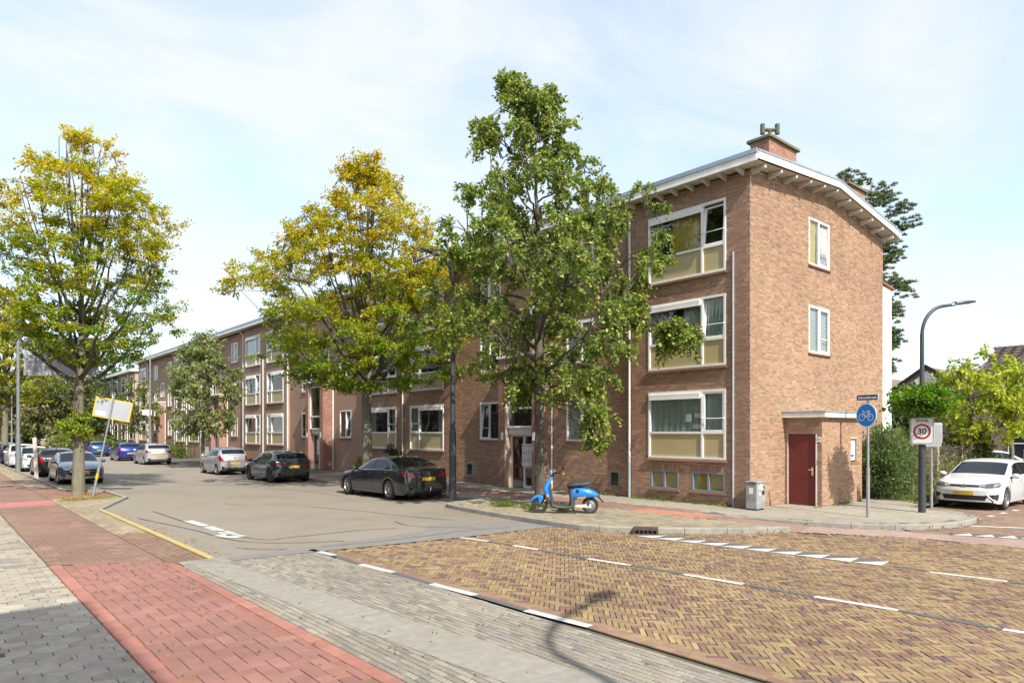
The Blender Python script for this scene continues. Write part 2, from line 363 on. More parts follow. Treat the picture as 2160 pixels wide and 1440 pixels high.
def stained(q, cols, jit=0.1):
    ce = q.mean(1); t = tint_pick(len(q), cols, jit)
    pat = 0.5+0.5*np.sin(ce[:,0]*1.7+2*np.sin(ce[:,1]*0.6))*np.sin(ce[:,1]*1.3+1.5*np.sin(ce[:,0]*.8))
    return t*(0.88+0.2*pat)[:,None]
pieces('paving_brick', hb, 0.0, 0.032, M_klinker, stained(hb, cols_k, 0.12), table, 300, 0.003, 0.03, 0.002)
# two soldier rows along the edge of the field
def row_quads(p0, p1, n, w, g=0.004, off=0.0):
    p0, p1 = np.array(p0, float), np.array(p1, float); t = (p1-p0); L_ = np.linalg.norm(t); t /= L_; nr = np.array([-t[1], t[0]]); out = []
    for i in range(n):
        a, b = p0+t*(L_*i/n+g), p0+t*(L_*(i+1)/n-g); out.append([a+nr*(off+g), b+nr*(off+g), b+nr*(off+w-g), a+nr*(off+w-g)])
    return out
edge = row_quads((5.79,0.5), (5.82,5.3), 23, -0.105) + row_quads((5.90,0.5), (5.93,5.3), 23, -0.105) + row_quads((5.82,5.3), (5.68,12.2), 33, -0.105) + row_quads((5.925,5.3), (5.79,12.1), 33, -0.105)
e1 = np.array(edge)[:, ::-1]
pieces('edging_brick', e1, 0.0, 0.016, M_klinker, stained(e1, [(0.27,0.17,0.11),(0.25,0.15,0.10),(0.28,0.185,0.11)], 0.1), table, 120, 0.002, 0.01, 0.003)
# pale cross band (bike crossing) over the side street
def bond(x0, x1, y0, y1, lx, ly, zone=None, g=0.004, half=0.5, alongx=True, m=60):
    out = []
    ny = int((y1-y0)/ly); nx = int((x1-x0)/lx)+2
    J, I = np.meshgrid(np.arange(ny), np.arange(-1, nx), indexing='ij')
    xs = x0 + (I + (J % 2)*half)*lx; ys = y0 + J*ly
    if not alongx: pass
    q = np.stack([np.stack([xs+g, ys+g], -1), np.stack([xs+lx-g, ys+g], -1), np.stack([xs+lx-g, ys+ly-g], -1), np.stack([xs+g, ys+ly-g], -1)], -2).reshape(-1, 4, 2)
    q[..., 0] = np.clip(q[..., 0], x0, x1)
    q = q[(q[:, 1, 0]-q[:, 0, 0]) > 0.25*lx]
    ce = q.mean(1); k = in_frame(ce[:, 0], ce[:, 1], 0, m)
    if zone is not None: k &= pip(zone, ce[:, 0], ce[:, 1])
    return q[k]
def bondy(x0, x1, y0, y1, lx, ly, **kw):      # rows run along y
    q = bond(y0, y1, x0, x1, ly, lx, m=1e9, **{k: v for k, v in kw.items() if k not in ('zone','m')})
    q = q[..., ::-1][:, ::-1]; ce = q.mean(1); k = in_frame(ce[:, 0], ce[:, 1], 0, kw.get('m', 60))
    if kw.get('zone') is not None: k &= pip(kw['zone'], ce[:, 0], ce[:, 1])
    return q[k]
band_zone = [(14.95,7.6),(16.1,5.4),(16.35,3.0),(16.35,0),(17.9,0),(17.6,3.0),(17.0,5.9),(16.2,7.6),(15.75,8.6),(15.3,8.4)]
bq = bondy(14.8, 18.2, 0.0, 8.6, 0.105, 0.21, zone=band_zone)
pieces('paving_brick', bq, 0.001, 0.016, M_klinker, stained(bq, [(0.36,0.25,0.20),(0.34,0.235,0.20),(0.38,0.28,0.23)], 0.06), table, 40, 0.001, 0.006, 0.003)
side_zone = [(16.4,-6),(17.7,0),(17.6,3.0),(17.05,5.9)] + [(p[0]+.0,p[1]-.05) for p in PAV if p[0] > 17.1] + [(21.4,7.4),(40,7.4),(40,-6)]
sq = bondy(16.4, 34, 0.0, 7.4, 0.085, 0.21, zone=side_zone)
pieces('paving_brick', sq, 0.0, 0.016, M_klinker, stained(sq, [(0.30,0.19,0.11),(0.25,0.15,0.10),(0.28,0.20,0.13),(0.21,0.14,0.11)], 0.1), table, 60, 0.002, 0.01, 0.003)

# markings in the brick road
def dashes(name, pts, w, material, z=0.0065):
    for a, b in pts: 
        n = 3; ribbon(name, [(a[0]+(b[0]-a[0])*i/n, a[1]+(b[1]-a[1])*i/n) for i in range(n+1)], w, z, material, table, 0.05)
def gp(px, py, z=0.0):
    d = 1440*(H-z)/(py-912); k = (px-1080)/1440; return (d*(.6525+.7578*k), d*(.7578-.6525*k))
cl = [((970,1133),(1030,1141.5)),((1083,1150),(1135,1159)),((1240,1178),(1330,1192)),((1443,1211),(1568,1232)),((1718,1258),(1895,1287)),((2115,1327),(2185,1338))]
dashes('centre_line_dash', [(gp(*a), gp(*b)) for a, b in cl], 0.115, M_white)
for k in range(len(cl)-1): dashes('centre_line_gap', [(gp(*cl[k][1]), gp(*cl[k+1][0]))], 0.115, M_darkline)
el = [((655,1159),(705,1171)),((760,1190),(830,1207)),((910,1231),(1003,1255)),((1110,1287),(1245,1321))]
dashes('edge_line_dash', [(gp(*a), gp(*b)) for a, b in el], 0.13, M_white)
for k in range(len(el)-1): dashes('edge_line_gap', [(gp(*el[k][1]), gp(*el[k+1][0]))], 0.11, M_darkline)
dashes('give_way_tail', [(gp(1960,1206), gp(2125,1226)), (gp(2350,1252), gp(2480,1266))], 0.11, M_white)
dashes('centre_line_gap', [(gp(1885,1194), gp(1955,1204)), (gp(2130,1227), gp(2340,1251))], 0.11, M_darkline)
# shark teeth: triangles with dark stone between
def teeth(a, b, n, h, side):
    a, b = np.array(a), np.array(b); t = b-a; L_ = np.linalg.norm(t); t /= L_; nr = np.array([-t[1], t[0]])*side; s = L_/n
    for i in range(n):
        p = a+t*s*i; q = a+t*s*(i+.96)
        mb = MB(); mb.add([(*p,0.0075),(*q,0.0075),(*(q+nr*h),0.0075)], [(0,1,2)]); o = mb.obj('give_way_triangle', M_white, table)
        mb = MB(); mb.add([(*p,0.0068),(*(q+nr*h),0.0068),(*(p+nr*h),0.0068)], [(0,1,2)]); mb.obj('dark_triangle', M_darkline, table)
teeth(gp(1340,1130), gp(1862,1193), 10, 0.5, -1 if gp(1862,1193)[1] > gp(1340,1130)[1] else 1)
teeth(gp(2008,1128), gp(2200,1139), 4, 0.45, 1)
dashes('stop_line', [(gp(2045,1109), gp(2200,1115))], 0.16, M_white)
dashes('bay_mark', [(gp(2045,1094), gp(2070,1096)), (gp(2085,1089), gp(2097,1087)), (gp(2112,1083), gp(2122,1081)), (gp(2138,1077), gp(2146,1075))], 0.13, M_white)

# --- grey aggregate blocks, slab strip, red bike path, left pavement ----------
def slab_x(y, o):          # slab strip drifts across the blocks
    t = np.clip((12.5-y)/8.5, 0, 1.2); return (3.42+0.60*t**1.2) + o*(0.50+0.22*t)
grey_zone = [(3.3,-2),(3.3,12.5),(5.62,12.33),(5.76,5.2),(5.66,-2)]
near = structure(poly_sheet('paved_verge', [(3.3,-3),(3.3,12.4),(5.66,12.3),(5.80,5.2),(5.70,-3)], -0.026, M_mortar_grey))
gq = bondy(3.3, 5.75, 0.5, 12.5, 0.082, 0.205, zone=grey_zone, g=0.005)
ce = gq.mean(1); ins = (ce[:, 0] > slab_x(ce[:, 1], 0.09)) & (ce[:, 0] < slab_x(ce[:, 1], 0.91)) & (ce[:,1] < 12.45); gq = gq[~ins]
gq = gq[gq[...,0].max(1) < 5.71]
pieces('grey_block', gq, 0.0, 0.028, M_block, stained(gq, [(0.30,0.272,0.222),(0.27,0.247,0.205),(0.33,0.30,0.245),(0.24,0.222,0.19),(0.295,0.262,0.205)], 0.12), near, 300, 0.002, 0.015, 0.0035)
ys = np.arange(2.6, 12.65, 1.0); sl = []
for a, b in zip(ys[:-1], ys[1:]):
    a2, b2 = a+.006, b-.006; b2 = min(b2, 12.35); sl.append([(slab_x(a2,0),a2),(slab_x(a2,1),a2),(slab_x(b2,1),b2),(slab_x(b2,0),b2)])
sl = np.array(sl, float)
pieces('concrete_slab', sl, 0.0075, 0.02, M_concrete_t, tint_pick(len(sl), [(0.285,0.268,0.224),(0.275,0.258,0.216)], 0.02), near, 60, 0.001, 0.002, 0.004)
# red path
red = structure(poly_sheet('red_cycle_path', [(1.58,-3),(3.3,-3),(3.3,12.95),(1.58,13.9)], -0.012, mat('red_joint', (0.30,0.115,0.08), (0.22,0.10,0.065), 12, 0.95, c3=(0.12,0.12,0.05), s3=2.2)))
redz = [(1.58,-3),(3.3,-3),(3.3,12.93),(1.58,13.88)]
rz_in = [(1.77,-3),(3.13,-3),(3.13,13.05),(1.77,13.8)]
NB = 2; r1 = herring(rz_in, 2.4, 8.0, 0.0, 75, W0=0.16); NB = 3
r1[..., 0] = np.clip(r1[..., 0], 1.766, 3.125)
r1 = np.concatenate([r1, np.array(row_quads((1.762,0.5),(1.762,13.8),42,0.172,0.003))[:, ::-1], np.array(row_quads((3.295,0.5),(3.295,12.9),40,0.165,0.003))[:, ::-1]], 0); r1 = r1[in_frame(r1.mean(1)[:,0], r1.mean(1)[:,1], 0, 60)]
side = np.zeros(len(r1), bool)
rc = [(0.36,0.158,0.116),(0.335,0.148,0.11),(0.375,0.17,0.126),(0.325,0.148,0.114)]
ce = r1.mean(1); tt = stained(r1, rc, 0.05)
worn = ((ce[:,0] > 1.78) & (ce[:,0] < 3.12)).astype(float)*0.16; tt *= (1-worn[:,None]*np.array([1,.5,.2]))
pieces('red_paving_block', r1, 0.0, 0.014, M_redblock, tt, red, 300, 0.0012, 0.006, 0.003)
# dull further part of the cycle path
path2 = structure(poly_sheet('cycle_path', [(1.55,13.95),(3.2,13.0),(3.28,12.55),(3.95,12.55),(3.95,22.9),(5.3,26.4),(5.2,30.2),(4.1,31.3),(4.05,120),(1.3,120)], -0.01, M_mortar_grey))
p2z = [(1.6,13.93),(3.18,13.05),(3.18,75),(1.6,75)]
pq = bond(1.6, 3.18, 13.0, 60, 0.21, 0.105, zone=p2z, g=0.003)
ce = pq.mean(1); base = stained(pq, [(0.245,0.145,0.105),(0.23,0.14,0.102),(0.255,0.15,0.107),(0.235,0.14,0.10)], 0.035)
edge_l = (np.abs(ce[:,0]-1.75) < 0.09) & (np.random.rand(len(pq)) < .45) | ((np.abs(ce[:,0]-2.85) < 0.12) & (np.random.rand(len(pq)) < .3))
base[edge_l] = np.array([0.29,0.185,0.12])*(1+np.random.uniform(-.1,.1,(edge_l.sum(),1)))
pinkb = (ce[:,1] > 25.5) & (ce[:,1] < 27.3); base[pinkb] = np.array([0.45,0.17,0.16])*(1+np.random.uniform(-.1,.1,(pinkb.sum(),1)))
pieces('cycle_path_block', pq, 0.0, 0.012, M_klinker, base, path2, 200, 0.0015, 0.006, 0.003)
sz = [(3.2,13.05),(3.3,12.62),(3.9,12.62),(3.9,22.85),(5.25,26.4),(5.1,30.1),(4.05,31.2),(4.05,75),(3.2,75)]
st = bondy(3.2, 5.4, 12.6, 75, 0.1, 0.2, zone=sz, g=0.003)
ce = st.mean(1); tcol = stained(st, [(0.34,0.27,0.17),(0.31,0.24,0.15),(0.29,0.24,0.17),(0.36,0.30,0.19)], 0.08)
dk = ce[:,1] < 17.2; tcol[dk] = stained(st[dk], [(0.22,0.13,0.095),(0.25,0.16,0.10)], 0.08)
rd = (ce[:,1] > 27.6) & (ce[:,1] < 33); tcol[rd] = stained(st[rd], [(0.32,0.16,0.10),(0.27,0.14,0.10)], 0.08)
pieces('verge_block', st, 0.0, 0.012, M_klinker, tcol, path2, 120, 0.0015, 0.008, 0.003)
poly_sheet('sandy_verge', [(3.3,26.6),(5.1,26.7),(5.05,27.6),(4.6,27.9),(3.4,27.7)], 0.007, mat('verge_sand', (0.40,0.32,0.19), (0.30,0.26,0.13), 3, 0.95, bump=0.6, bscale=30, c3=(0.22,0.22,0.08), s3=2.5), path2)
# left pavement : elongated hexagons near, square tiles further
left = structure(poly_sheet('left_pavement', [(-30,-6),(1.575,-6),(1.575,120),(-30,120)], -0.014, M_mortar_grey))
hx = []
a, b, c = 0.155, 0.10, 0.085
px_ = 0.31+0.0; 
for j in range(-10, 70):
    for i in range(-12, 10):
        cx = 1.50 - i*0.335 - (j % 2)*0.1675; cy = 1.0 + j*0.215
        if cy > 11.3 or cx < -6: continue
        w2, h2, t2 = 0.1635, 0.144, 0.067
        hx.append([(cx-w2, cy-t2),(cx,cy-h2),(cx+w2,cy-t2),(cx+w2,cy+t2),(cx,cy+h2),(cx-w2,cy+t2)])
hx = np.array(hx); hx[...,0] = np.minimum(hx[...,0], 1.572); ce = hx.mean(1); hx = hx[(hx[...,0].max(1)-hx[...,0].min(1) > .06) & in_frame(ce[:,0], ce[:,1], 0, 60)]
pieces('hexagon_paver', hx, 0.0, 0.014, M_concrete_t, stained(hx, [(0.385,0.335,0.27),(0.35,0.305,0.25),(0.41,0.36,0.29)], 0.08), left, 300, 0.002, 0.012, 0.004)
ed = np.array(row_quads((1.505,1.0), (1.505,11.3), 35, -0.0)) if False else None
lt = bond(-5, 1.572, 11.3, 40, 0.3, 0.15, g=0.004)
pieces('pavement_tile', lt, 0.0, 0.014, M_concrete_t, stained(lt, [(0.35,0.305,0.235),(0.33,0.285,0.222),(0.365,0.318,0.245),(0.24,0.218,0.185)], 0.06), left, 150, 0.002, 0.01, 0.004)
eb = np.array(row_quads((1.575,14.0), (1.575,40), 26, 0.062, 0.003))
pieces('edging_kerb', eb, 0.004, 0.02, M_concrete_t, tint_pick(len(eb), [(0.34,0.29,0.22),(0.30,0.26,0.21)], 0.08), left, 40, 0.002, 0.002, 0.004)
mbx = MB(); mbx.cbox((0.33,8.52,-0.004),(0.62,8.66,0.007), 0.006); mbx.obj('metal_cover', mat('cover_iron', (0.07,0.07,0.075), (0.05,0.05,0.05), 30, 0.5, metal=0.6), left)
# yellow kerb and left kerbs
def kerb_run(name, pts, w, h, parent, material, seg=1.0, z0=-0.05, gap=0.006, side=1, rad=0.02):
    """kerb stones of ~seg length following a line, each an object"""
    P = [Vector((*p, 0)) for p in pts]; acc = 0; segs = []; cur = [P[0]]
    for a_, b_ in zip(P[:-1], P[1:]):
        d = (b_-a_).length; pos = 0
        while acc + (d-pos) >= seg:
            pos += seg-acc; q = a_+(b_-a_)*(pos/d); cur.append(q); segs.append(cur); cur = [q]; acc = 0
        acc += d-pos; cur.append(b_)
    if len(cur) > 1 and acc > 0.2: segs.append(cur)
    for s in segs:
        mb = MB(); prof = [(0,z0),(0,h-rad),(rad*.4,h-rad*.3),(rad,h),(w-.006,h),(w,h-.006),(w,z0)]; n = len(prof); vs = []; k = len(s)
        for i, p in enumerate(s):
            t = (s[min(i+1,k-1)]-s[max(i-1,0)]).normalized(); nr = Vector((-t.y, t.x, 0))*side
            q = p + t*(gap if i == 0 else (-gap if i == k-1 else 0))
            for u, z in prof: vs.append((q.x+nr.x*u, q.y+nr.y*u, z))
        fs = [(i*n+j, i*n+j+1, (i+1)*n+j+1, (i+1)*n+j) for i in range(k-1) for j in range(n-1)] + [tuple(range(n)), tuple(range((k-1)*n, k*n))[::-1]]
        mb.add(vs, fs); mb.obj(name, material, parent)
kerb_run('kerb_stone', [(3.94,12.7),(3.94,22.8)], 0.13, 0.035, path2, M_yellow, 1.0, side=1, rad=0.015)
kerb_run('kerb_stone', [(3.94,22.85),(5.3,26.4),(5.3,30.0),(4.15,31.2),(4.12,60)], 0.14, 0.06, path2, M_kerb, 1.0, side=1)
mb = MB(); mb.prism([(3.30,12.28),(4.05,12.22),(4.07,12.62),(3.30,12.62)], -0.02, 0.028); mb.obj('ramp_kerb', M_kerb, path2)

# --- far pavement ------------------------------------------------------------
ZP = 0.11
pav_poly = [p for p in ISL if not (p[0] > 13.55 and p[1] > 17)] + [(14.73,9.42),(15.62,9.88)] + [p for p in PAV if p[0] > 15.6 and p[1] < 9.7] + [(30,7.6),(40,7.6),(40,13),(17.95,13),(17.95,130),(13.62,130),(13.62,17.35)]
pav = structure(poly_sheet('pavement', pav_poly, ZP-0.012, M_mortar_grey))
tile_zone = [(13.75,17.5),(13.75,120),(17.9,120),(17.9,10.2),(30,10.2),(30,8.2)] + [(p[0]+.05,p[1]+.12) for p in PAV[::-1]]
tq = bond(13.75, 30, 5.4, 34, 0.3, 0.3, zone=[(16.15,34),(16.15,10)]+[(p[0]+.16,p[1]+.16) for p in PAV if p[0]>15.6]+[(24,8.0),(24,10.3),(17.7,10.3),(17.7,34)], g=0.004)
tcs = stained(tq, [(0.315,0.282,0.225),(0.305,0.273,0.218),(0.325,0.29,0.23)], 0.04)
pieces('pavement_tile', tq, ZP, 0.014, M_concrete_t, tcs, pav, 300, 0.001, 0.004, 0.003)
bk = [(14.75,34),(14.75,10.2),(15.0,8.9)] + [(15.35,8.3)] + [(p[0]-.02,p[1]-.02) for p in PAV if p[1] > 7.6][::-1] + [(16.1,10.5),(16.1,34)]
bq2 = bondy(14.6, 16.4, 7.4, 34, 0.1, 0.2, zone=bk, g=0.003)
bq2 = bq2[bq2.mean(1)[:,1] > 9.45]; ce = bq2.mean(1); tb = stained(bq2, [(0.27,0.165,0.13),(0.24,0.15,0.125),(0.29,0.18,0.14)], 0.07)
orange = (ce[:,1] > 9.8) & (ce[:,1] < 12.2) & (ce[:,0] < 15.5); tb[orange] = stained(bq2[orange], [(0.46,0.20,0.12),(0.42,0.19,0.12)], 0.06)
pieces('cycle_path_block', bq2, ZP, 0.014, M_klinker, tb, pav, 200, 0.0015, 0.006, 0.003)
iz = [(p[0]+.17,p[1]+.06) for p in ISL] + [(15.0,8.7),(14.73,10.2),(14.73,17.3)]
iq = bond(11.5, 14.75, 7.5, 17.3, 0.2, 0.2, zone=iz, g=0.004)
pieces('island_tile', iq, ZP, 0.014, M_concrete_t, stained(iq, [(0.28,0.235,0.155),(0.26,0.22,0.15),(0.31,0.26,0.165),(0.23,0.20,0.15)], 0.08), pav, 300, 0.002, 0.012, 0.004)
i2 = bond(13.78, 14.72, 17.4, 40, 0.3, 0.3, g=0.004)
pieces('kerbside_tile', i2, ZP, 0.014, M_concrete_t, stained(i2, [(0.33,0.29,0.22),(0.30,0.26,0.20)], 0.08), pav, 60, 0.002, 0.01, 0.004)
kerb_run('kerb_stone', ISL, 0.15, ZP+0.012, pav, M_kerb, 0.95, side=-1 if False else 1, z0=-0.06)
kerb_run('kerb_stone', PAV, 0.13, ZP+0.008, pav, M_kerb, 0.95, side=1, z0=-0.06)
kerb_run('kerb_stone', [(13.62,17.4),(13.62,62)], 0.14, ZP+0.01, pav, M_kerb, 1.0, side=-1, z0=-0.06)
m_ = MB(); m_.add([(14.68,9.4,ZP+.003),(15.78,9.95,ZP+.003),(16.02,8.6,.055),(16.16,7.75,.005),(14.86,7.45,.005),(14.74,8.4,.06)], [(0,5,1),(1,5,2),(2,5,3),(3,5,4)]); m_.obj('path_ramp', mat('ramp_pavers', (0.27,0.17,0.135), (0.23,0.145,0.115), 9, 0.9, bump=.4, bscale=30), pav)
# drain in the kerb
dr = gp(1362,1122,0.05); dn = empty('storm_drain', (dr[0],dr[1],0), R(-52)); tag(dn, 'rusty dark iron storm drain set into the rounded far kerb', 'drain')
M_rust = mat('rusty_iron', (0.10,0.065,0.05), (0.06,0.045,0.04), 25, 0.75, metal=0.3, bump=0.4, bscale=60)
mb = MB(); mb.box((-.27,-.02,.09),(.27,.30,.135)); mb.box((-.27,-.02,-.02),(-.23,.05,.09)); mb.box((.23,-.02,-.02),(.27,.05,.09)); mb.obj('cover', M_rust, dn)
mb = MB(); mb.box((-.23,.02,-.02),(.23,.06,.088)); mb.obj('opening', mat('drain_dark', (0.008,0.008,0.008), None, 5, .9), dn)
for k in range(4):
    mb = MB(); x = -.14+.093*k; mb.box((x-.012,-.014,-.02),(x+.012,.019,.089)); mb.obj('bar', M_rust, dn)
# ================================================================== APARTMENT BLOCK
M_mortar = mat('mortar', (0.56,0.47,0.38), (0.46,0.39,0.32), 12, 0.95, bump=0.2)
M_brick = mat('brick', (1.0,1.0,1.0), (0.84,0.83,0.82), 26, 0.88, bump=0.12, bscale=90, tint=True, c3=(0.80,0.78,0.78), s3=0.55)
def brick_tex(name, c1, c2, mort, plane='yz', sx=1.0):
    m = bpy.data.materials.new(name); m.use_nodes = True; nt = m.node_tree; L = nt.links.new
    p = nt.nodes['Principled BSDF']; g = N(nt, 'ShaderNodeNewGeometry'); s = N(nt, 'ShaderNodeSeparateXYZ'); L(g.outputs['Position'], s.inputs[0]); cb_ = N(nt, 'ShaderNodeCombineXYZ')
    if plane == 'yz': L(s.outputs['Y'], cb_.inputs[0])
    elif plane == 'xz': L(s.outputs['X'], cb_.inputs[0])
    else:
        a_ = N(nt, 'ShaderNodeMath', operation='ADD'); L(s.outputs['X'], a_.inputs[0]); L(s.outputs['Y'], a_.inputs[1]); L(a_.outputs[0], cb_.inputs[0])
    L(s.outputs['Z'], cb_.inputs[1])
    bt = N(nt, 'ShaderNodeTexBrick', offset=0.5); bt.inputs['Color1'].default_value = (*c1,1); bt.inputs['Color2'].default_value = (*c2,1); bt.inputs['Mortar'].default_value = (*mort,1)
    for k, v in dict(Scale=1.0, **{'Mortar Size':0.006, 'Brick Width':0.22*sx, 'Row Height':0.0625*sx, 'Bias':0.0}).items(): bt.inputs[k].default_value = v
    L(cb_.outputs[0], bt.inputs['Vector'])
    n1 = N(nt, 'ShaderNodeTexNoise', i_Scale=0.5, i_Detail=6.0); L(g.outputs['Position'], n1.inputs['Vector'])
    mr = N(nt, 'ShaderNodeMapRange'); mr.inputs[1].default_value=.3; mr.inputs[2].default_value=.7; mr.inputs[3].default_value = 0.8; mr.inputs[4].default_value = 1.12; L(n1.outputs['Fac'], mr.inputs[0])
    hs = N(nt, 'ShaderNodeHueSaturation'); L(mr.outputs[0], hs.inputs['Value']); L(bt.outputs['Color'], hs.inputs['Color']); L(hs.outputs[0], p.inputs['Base Color']); p.inputs['Roughness'].default_value = 0.9
    b = N(nt, 'ShaderNodeBump'); b.inputs['Strength'].default_value = 0.4; b.inputs['Distance'].default_value = 0.006; b.invert = True; L(bt.outputs['Fac'], b.inputs['Height']); L(b.outputs[0], p.inputs['Normal'])
    MATS[name] = m; return m
M_bt = brick_tex('brick_far', (0.325,0.187,0.12), (0.265,0.152,0.10), (0.50,0.41,0.32))
M_white_fr = mat('white_frame', (0.80,0.80,0.78), (0.74,0.74,0.72), 3, 0.4)
M_fascia = mat('white_fascia', (0.80,0.80,0.77), (0.68,0.68,0.64), 4, 0.55, c3=(0.60,0.59,0.54), s3=1.2)
M_soffit = mat('soffit_paint', (0.66,0.62,0.55), (0.54,0.50,0.44), 5, 0.7)
M_zinc = mat('zinc', (0.36,0.42,0.46), (0.28,0.33,0.37), 4, 0.45, metal=0.4)
M_roofing = mat('bitumen_roof', (0.06,0.06,0.06), (0.09,0.09,0.085), 3, 0.9)
M_panel = mat('khaki_panel', (0.44,0.365,0.19), (0.40,0.335,0.18), 1.6, 0.45, c3=(0.42,0.37,0.21), s3=2.0)
M_sill = mat('sill_tile', (0.30,0.155,0.10), (0.24,0.12,0.08), 9, 0.5)
M_grey_fr = mat('grey_frame', (0.20,0.25,0.30), (0.16,0.20,0.25), 5, 0.5)
M_pipe = mat('white_pipe', (0.76,0.75,0.72), (0.64,0.63,0.60), 2, 0.45)
M_pipe_g = mat('grey_pipe', (0.38,0.40,0.42), (0.30,0.31,0.33), 3, 0.5)
M_room = mat('room_wall', (0.16,0.145,0.125), (0.10,0.09,0.08), 1.2, 0.9)
M_cur_w = mat('net_curtain', (0.62,0.63,0.60), (0.50,0.51,0.49), 2, 0.9, trans=0.3)
M_cur_g = mat('green_grey_curtain', (0.50,0.58,0.53), (0.38,0.45,0.41), 2, 0.9, trans=0.2)
M_cur_y = mat('yellow_curtain', (0.78,0.56,0.12), (0.62,0.44,0.08), 2, 0.9, trans=0.25)
M_glass = glass('window_glass')
M_red_door = mat('red_door', (0.135,0.018,0.018), (0.11,0.016,0.016), 3, 0.45)
M_mail = mat('mailbox_white', (0.66,0.66,0.63), (0.58,0.58,0.55), 6, 0.5)
M_paper = mat('paper', (0.78,0.78,0.76), (0.70,0.70,0.68), 6, 0.8)
M_dark = mat('dark_gap', (0.012,0.012,0.012), None, 5, 0.9)
M_tile_cap = mat('mossy_cap', (0.17,0.15,0.09), (0.11,0.11,0.05), 7, 0.9, bump=0.5, bscale=30)

XF, YC = 17.67, 10.21
STEP = 0.22; XR = XF + STEP
ZT = 9.66
BAYS = [(10.21,14.49),(24.70,32.55),(42.75,50.60),(60.80,68.65),(78.85,82.8)]
RECS = [(14.49,24.70),(32.55,42.75),(50.60,60.80),(68.65,78.85)]
block = empty('apartment_block', (XF, YC, ZP)); tag(block, 'long three-storey brown brick apartment block with white window frames and khaki panels', 'building')
inv = Matrix.Translation((-XF, -YC, -ZP))
def BP(o):       # parent to block keeping world placement
    o.parent = block; o.matrix_parent_inverse = inv; return o

def sheet_rects(u0, u1, v0, v1, holes):
    us = sorted({u0, u1, *[h for q in holes for h in q[:2] if u0 < h < u1]}); vs = sorted({v0, v1, *[h for q in holes for h in q[2:4] if v0 < h < v1]})
    out = []
    for a, b in zip(us[:-1], us[1:]):
        run = None
        for c, d in zip(vs[:-1], vs[1:]):
            m = ((a+b)/2, (c+d)/2)
            if any(q[0] < m[0] < q[1] and q[2] < m[1] < q[3] for q in holes):
                if run: out.append((a,b,*run)); run = None
            else: run = (run[0] if run else c, d)
        if run: out.append((a,b,*run))
    return out
class Plane:      # wall plane: origin, eu horizontal, n outward (all horizontal); v is z
    def __init__(s, o, eu, n): s.o, s.eu, s.n = Vector(o), Vector(eu), Vector(n)
    def p(s, u, v, w=0.0): q = s.o + s.eu*u + s.n*w; return (q.x, q.y, v)
def wall_sheet(mb, pl, u0, u1, v0, v1, holes, depth=0.10, mi=0):
    for a, b, c, d in sheet_rects(u0, u1, v0, v1, holes): mb.quad(pl.p(a,c), pl.p(b,c), pl.p(b,d), pl.p(a,d), mi)
    for a, b, c, d in holes:
        for (p, q) in (((a,c),(b,c)),((b,c),(b,d)),((b,d),(a,d)),((a,d),(a,c))):
            mb.quad(pl.p(*p), pl.p(*q), pl.p(*q,-depth), pl.p(*p,-depth), mi)
CO = 0.0625
def brick_rects(u0, u1, v0, v1, holes, cut=None, L_=0.22, g=0.005, soldier=()):
    out = []; nrow = int(round((v1-v0)/CO))
    for r in range(nrow):
        z0, z1 = v0+r*CO, v0+(r+1)*CO
        a_, b_ = (u0, u1) if cut is None else cut(z1, u0, u1)
        if b_-a_ < .05: continue
        iv = [(a_, b_)]
        for h in holes:
            if h[2] < z1-0.012 and h[3] > z0+0.012:
                nv = []
                for p, q in iv:
                    if h[1] <= p or h[0] >= q: nv.append((p, q)); continue
                    if h[0] > p: nv.append((p, h[0]))
                    if h[1] < q: nv.append((h[1], q))
                iv = nv
        off = (r % 2)*L_*0.5 + (0.05 if r % 5 == 3 else 0)
        for p, q in iv:
            k0 = math.floor((p-off)/L_); k1 = math.ceil((q-off)/L_)
            for k in range(k0, k1):
                s, e = max(p, off+k*L_), min(q, off+(k+1)*L_)
                if e-s < 0.035: continue
                if (k*7+r*3) % 3 == 0 and e-s > 0.2 and r % 2: 
                    out.append((s, (s+e)/2, z0, z1)); out.append(((s+e)/2, e, z0, z1))
                else: out.append((s, e, z0, z1))
    return np.array(out)
def brick_mesh(name, pl, rects, tints, g=0.005, base=0.004, jit=0.001):
    n = len(rects); r = rects.copy(); r[:,0]+=g; r[:,1]-=g; r[:,2]+=g; r[:,3]-=g
    dep = base + np.random.uniform(-jit, jit, n)
    o = np.array(pl.o); eu = np.array(pl.eu); nn = np.array(pl.n)
    V = []
    for w in ('f','b'):
        for (a, c) in ((0,2),(1,2),(1,3),(0,3)):
            P = o[None] + eu[None]*r[:,a][:,None]
            P = P + nn[None]*((dep + np.random.uniform(-.001,.001,n))[:,None] if w == 'f' else -0.002)
            P[:,2] = r[:,c]; V.append(P)
    V = np.stack(V, 1).reshape(-1,3); b = np.arange(n)*8
    fl = [(0,1,2,3),(0,4,5,1),(1,5,6,2),(2,6,7,3),(3,7,4,0)]
    if np.dot(np.cross(eu, [0,0,1]), nn) < 0: fl = [f[::-1] for f in fl]
    F = np.concatenate([np.stack([b+i for i in f],1) for f in fl],0)
    return np_mesh(name, V, F, M_brick, np.tile(tints,(5,1)))
BC = [(0.335,0.195,0.122),(0.30,0.17,0.108),(0.37,0.22,0.138),(0.26,0.145,0.098),(0.40,0.247,0.158),(0.315,0.177,0.107),(0.285,0.162,0.107)]
BC_end = [(0.325,0.192,0.108),(0.355,0.215,0.124),(0.295,0.165,0.094),(0.385,0.24,0.142),(0.25,0.138,0.084),(0.335,0.196,0.11)]
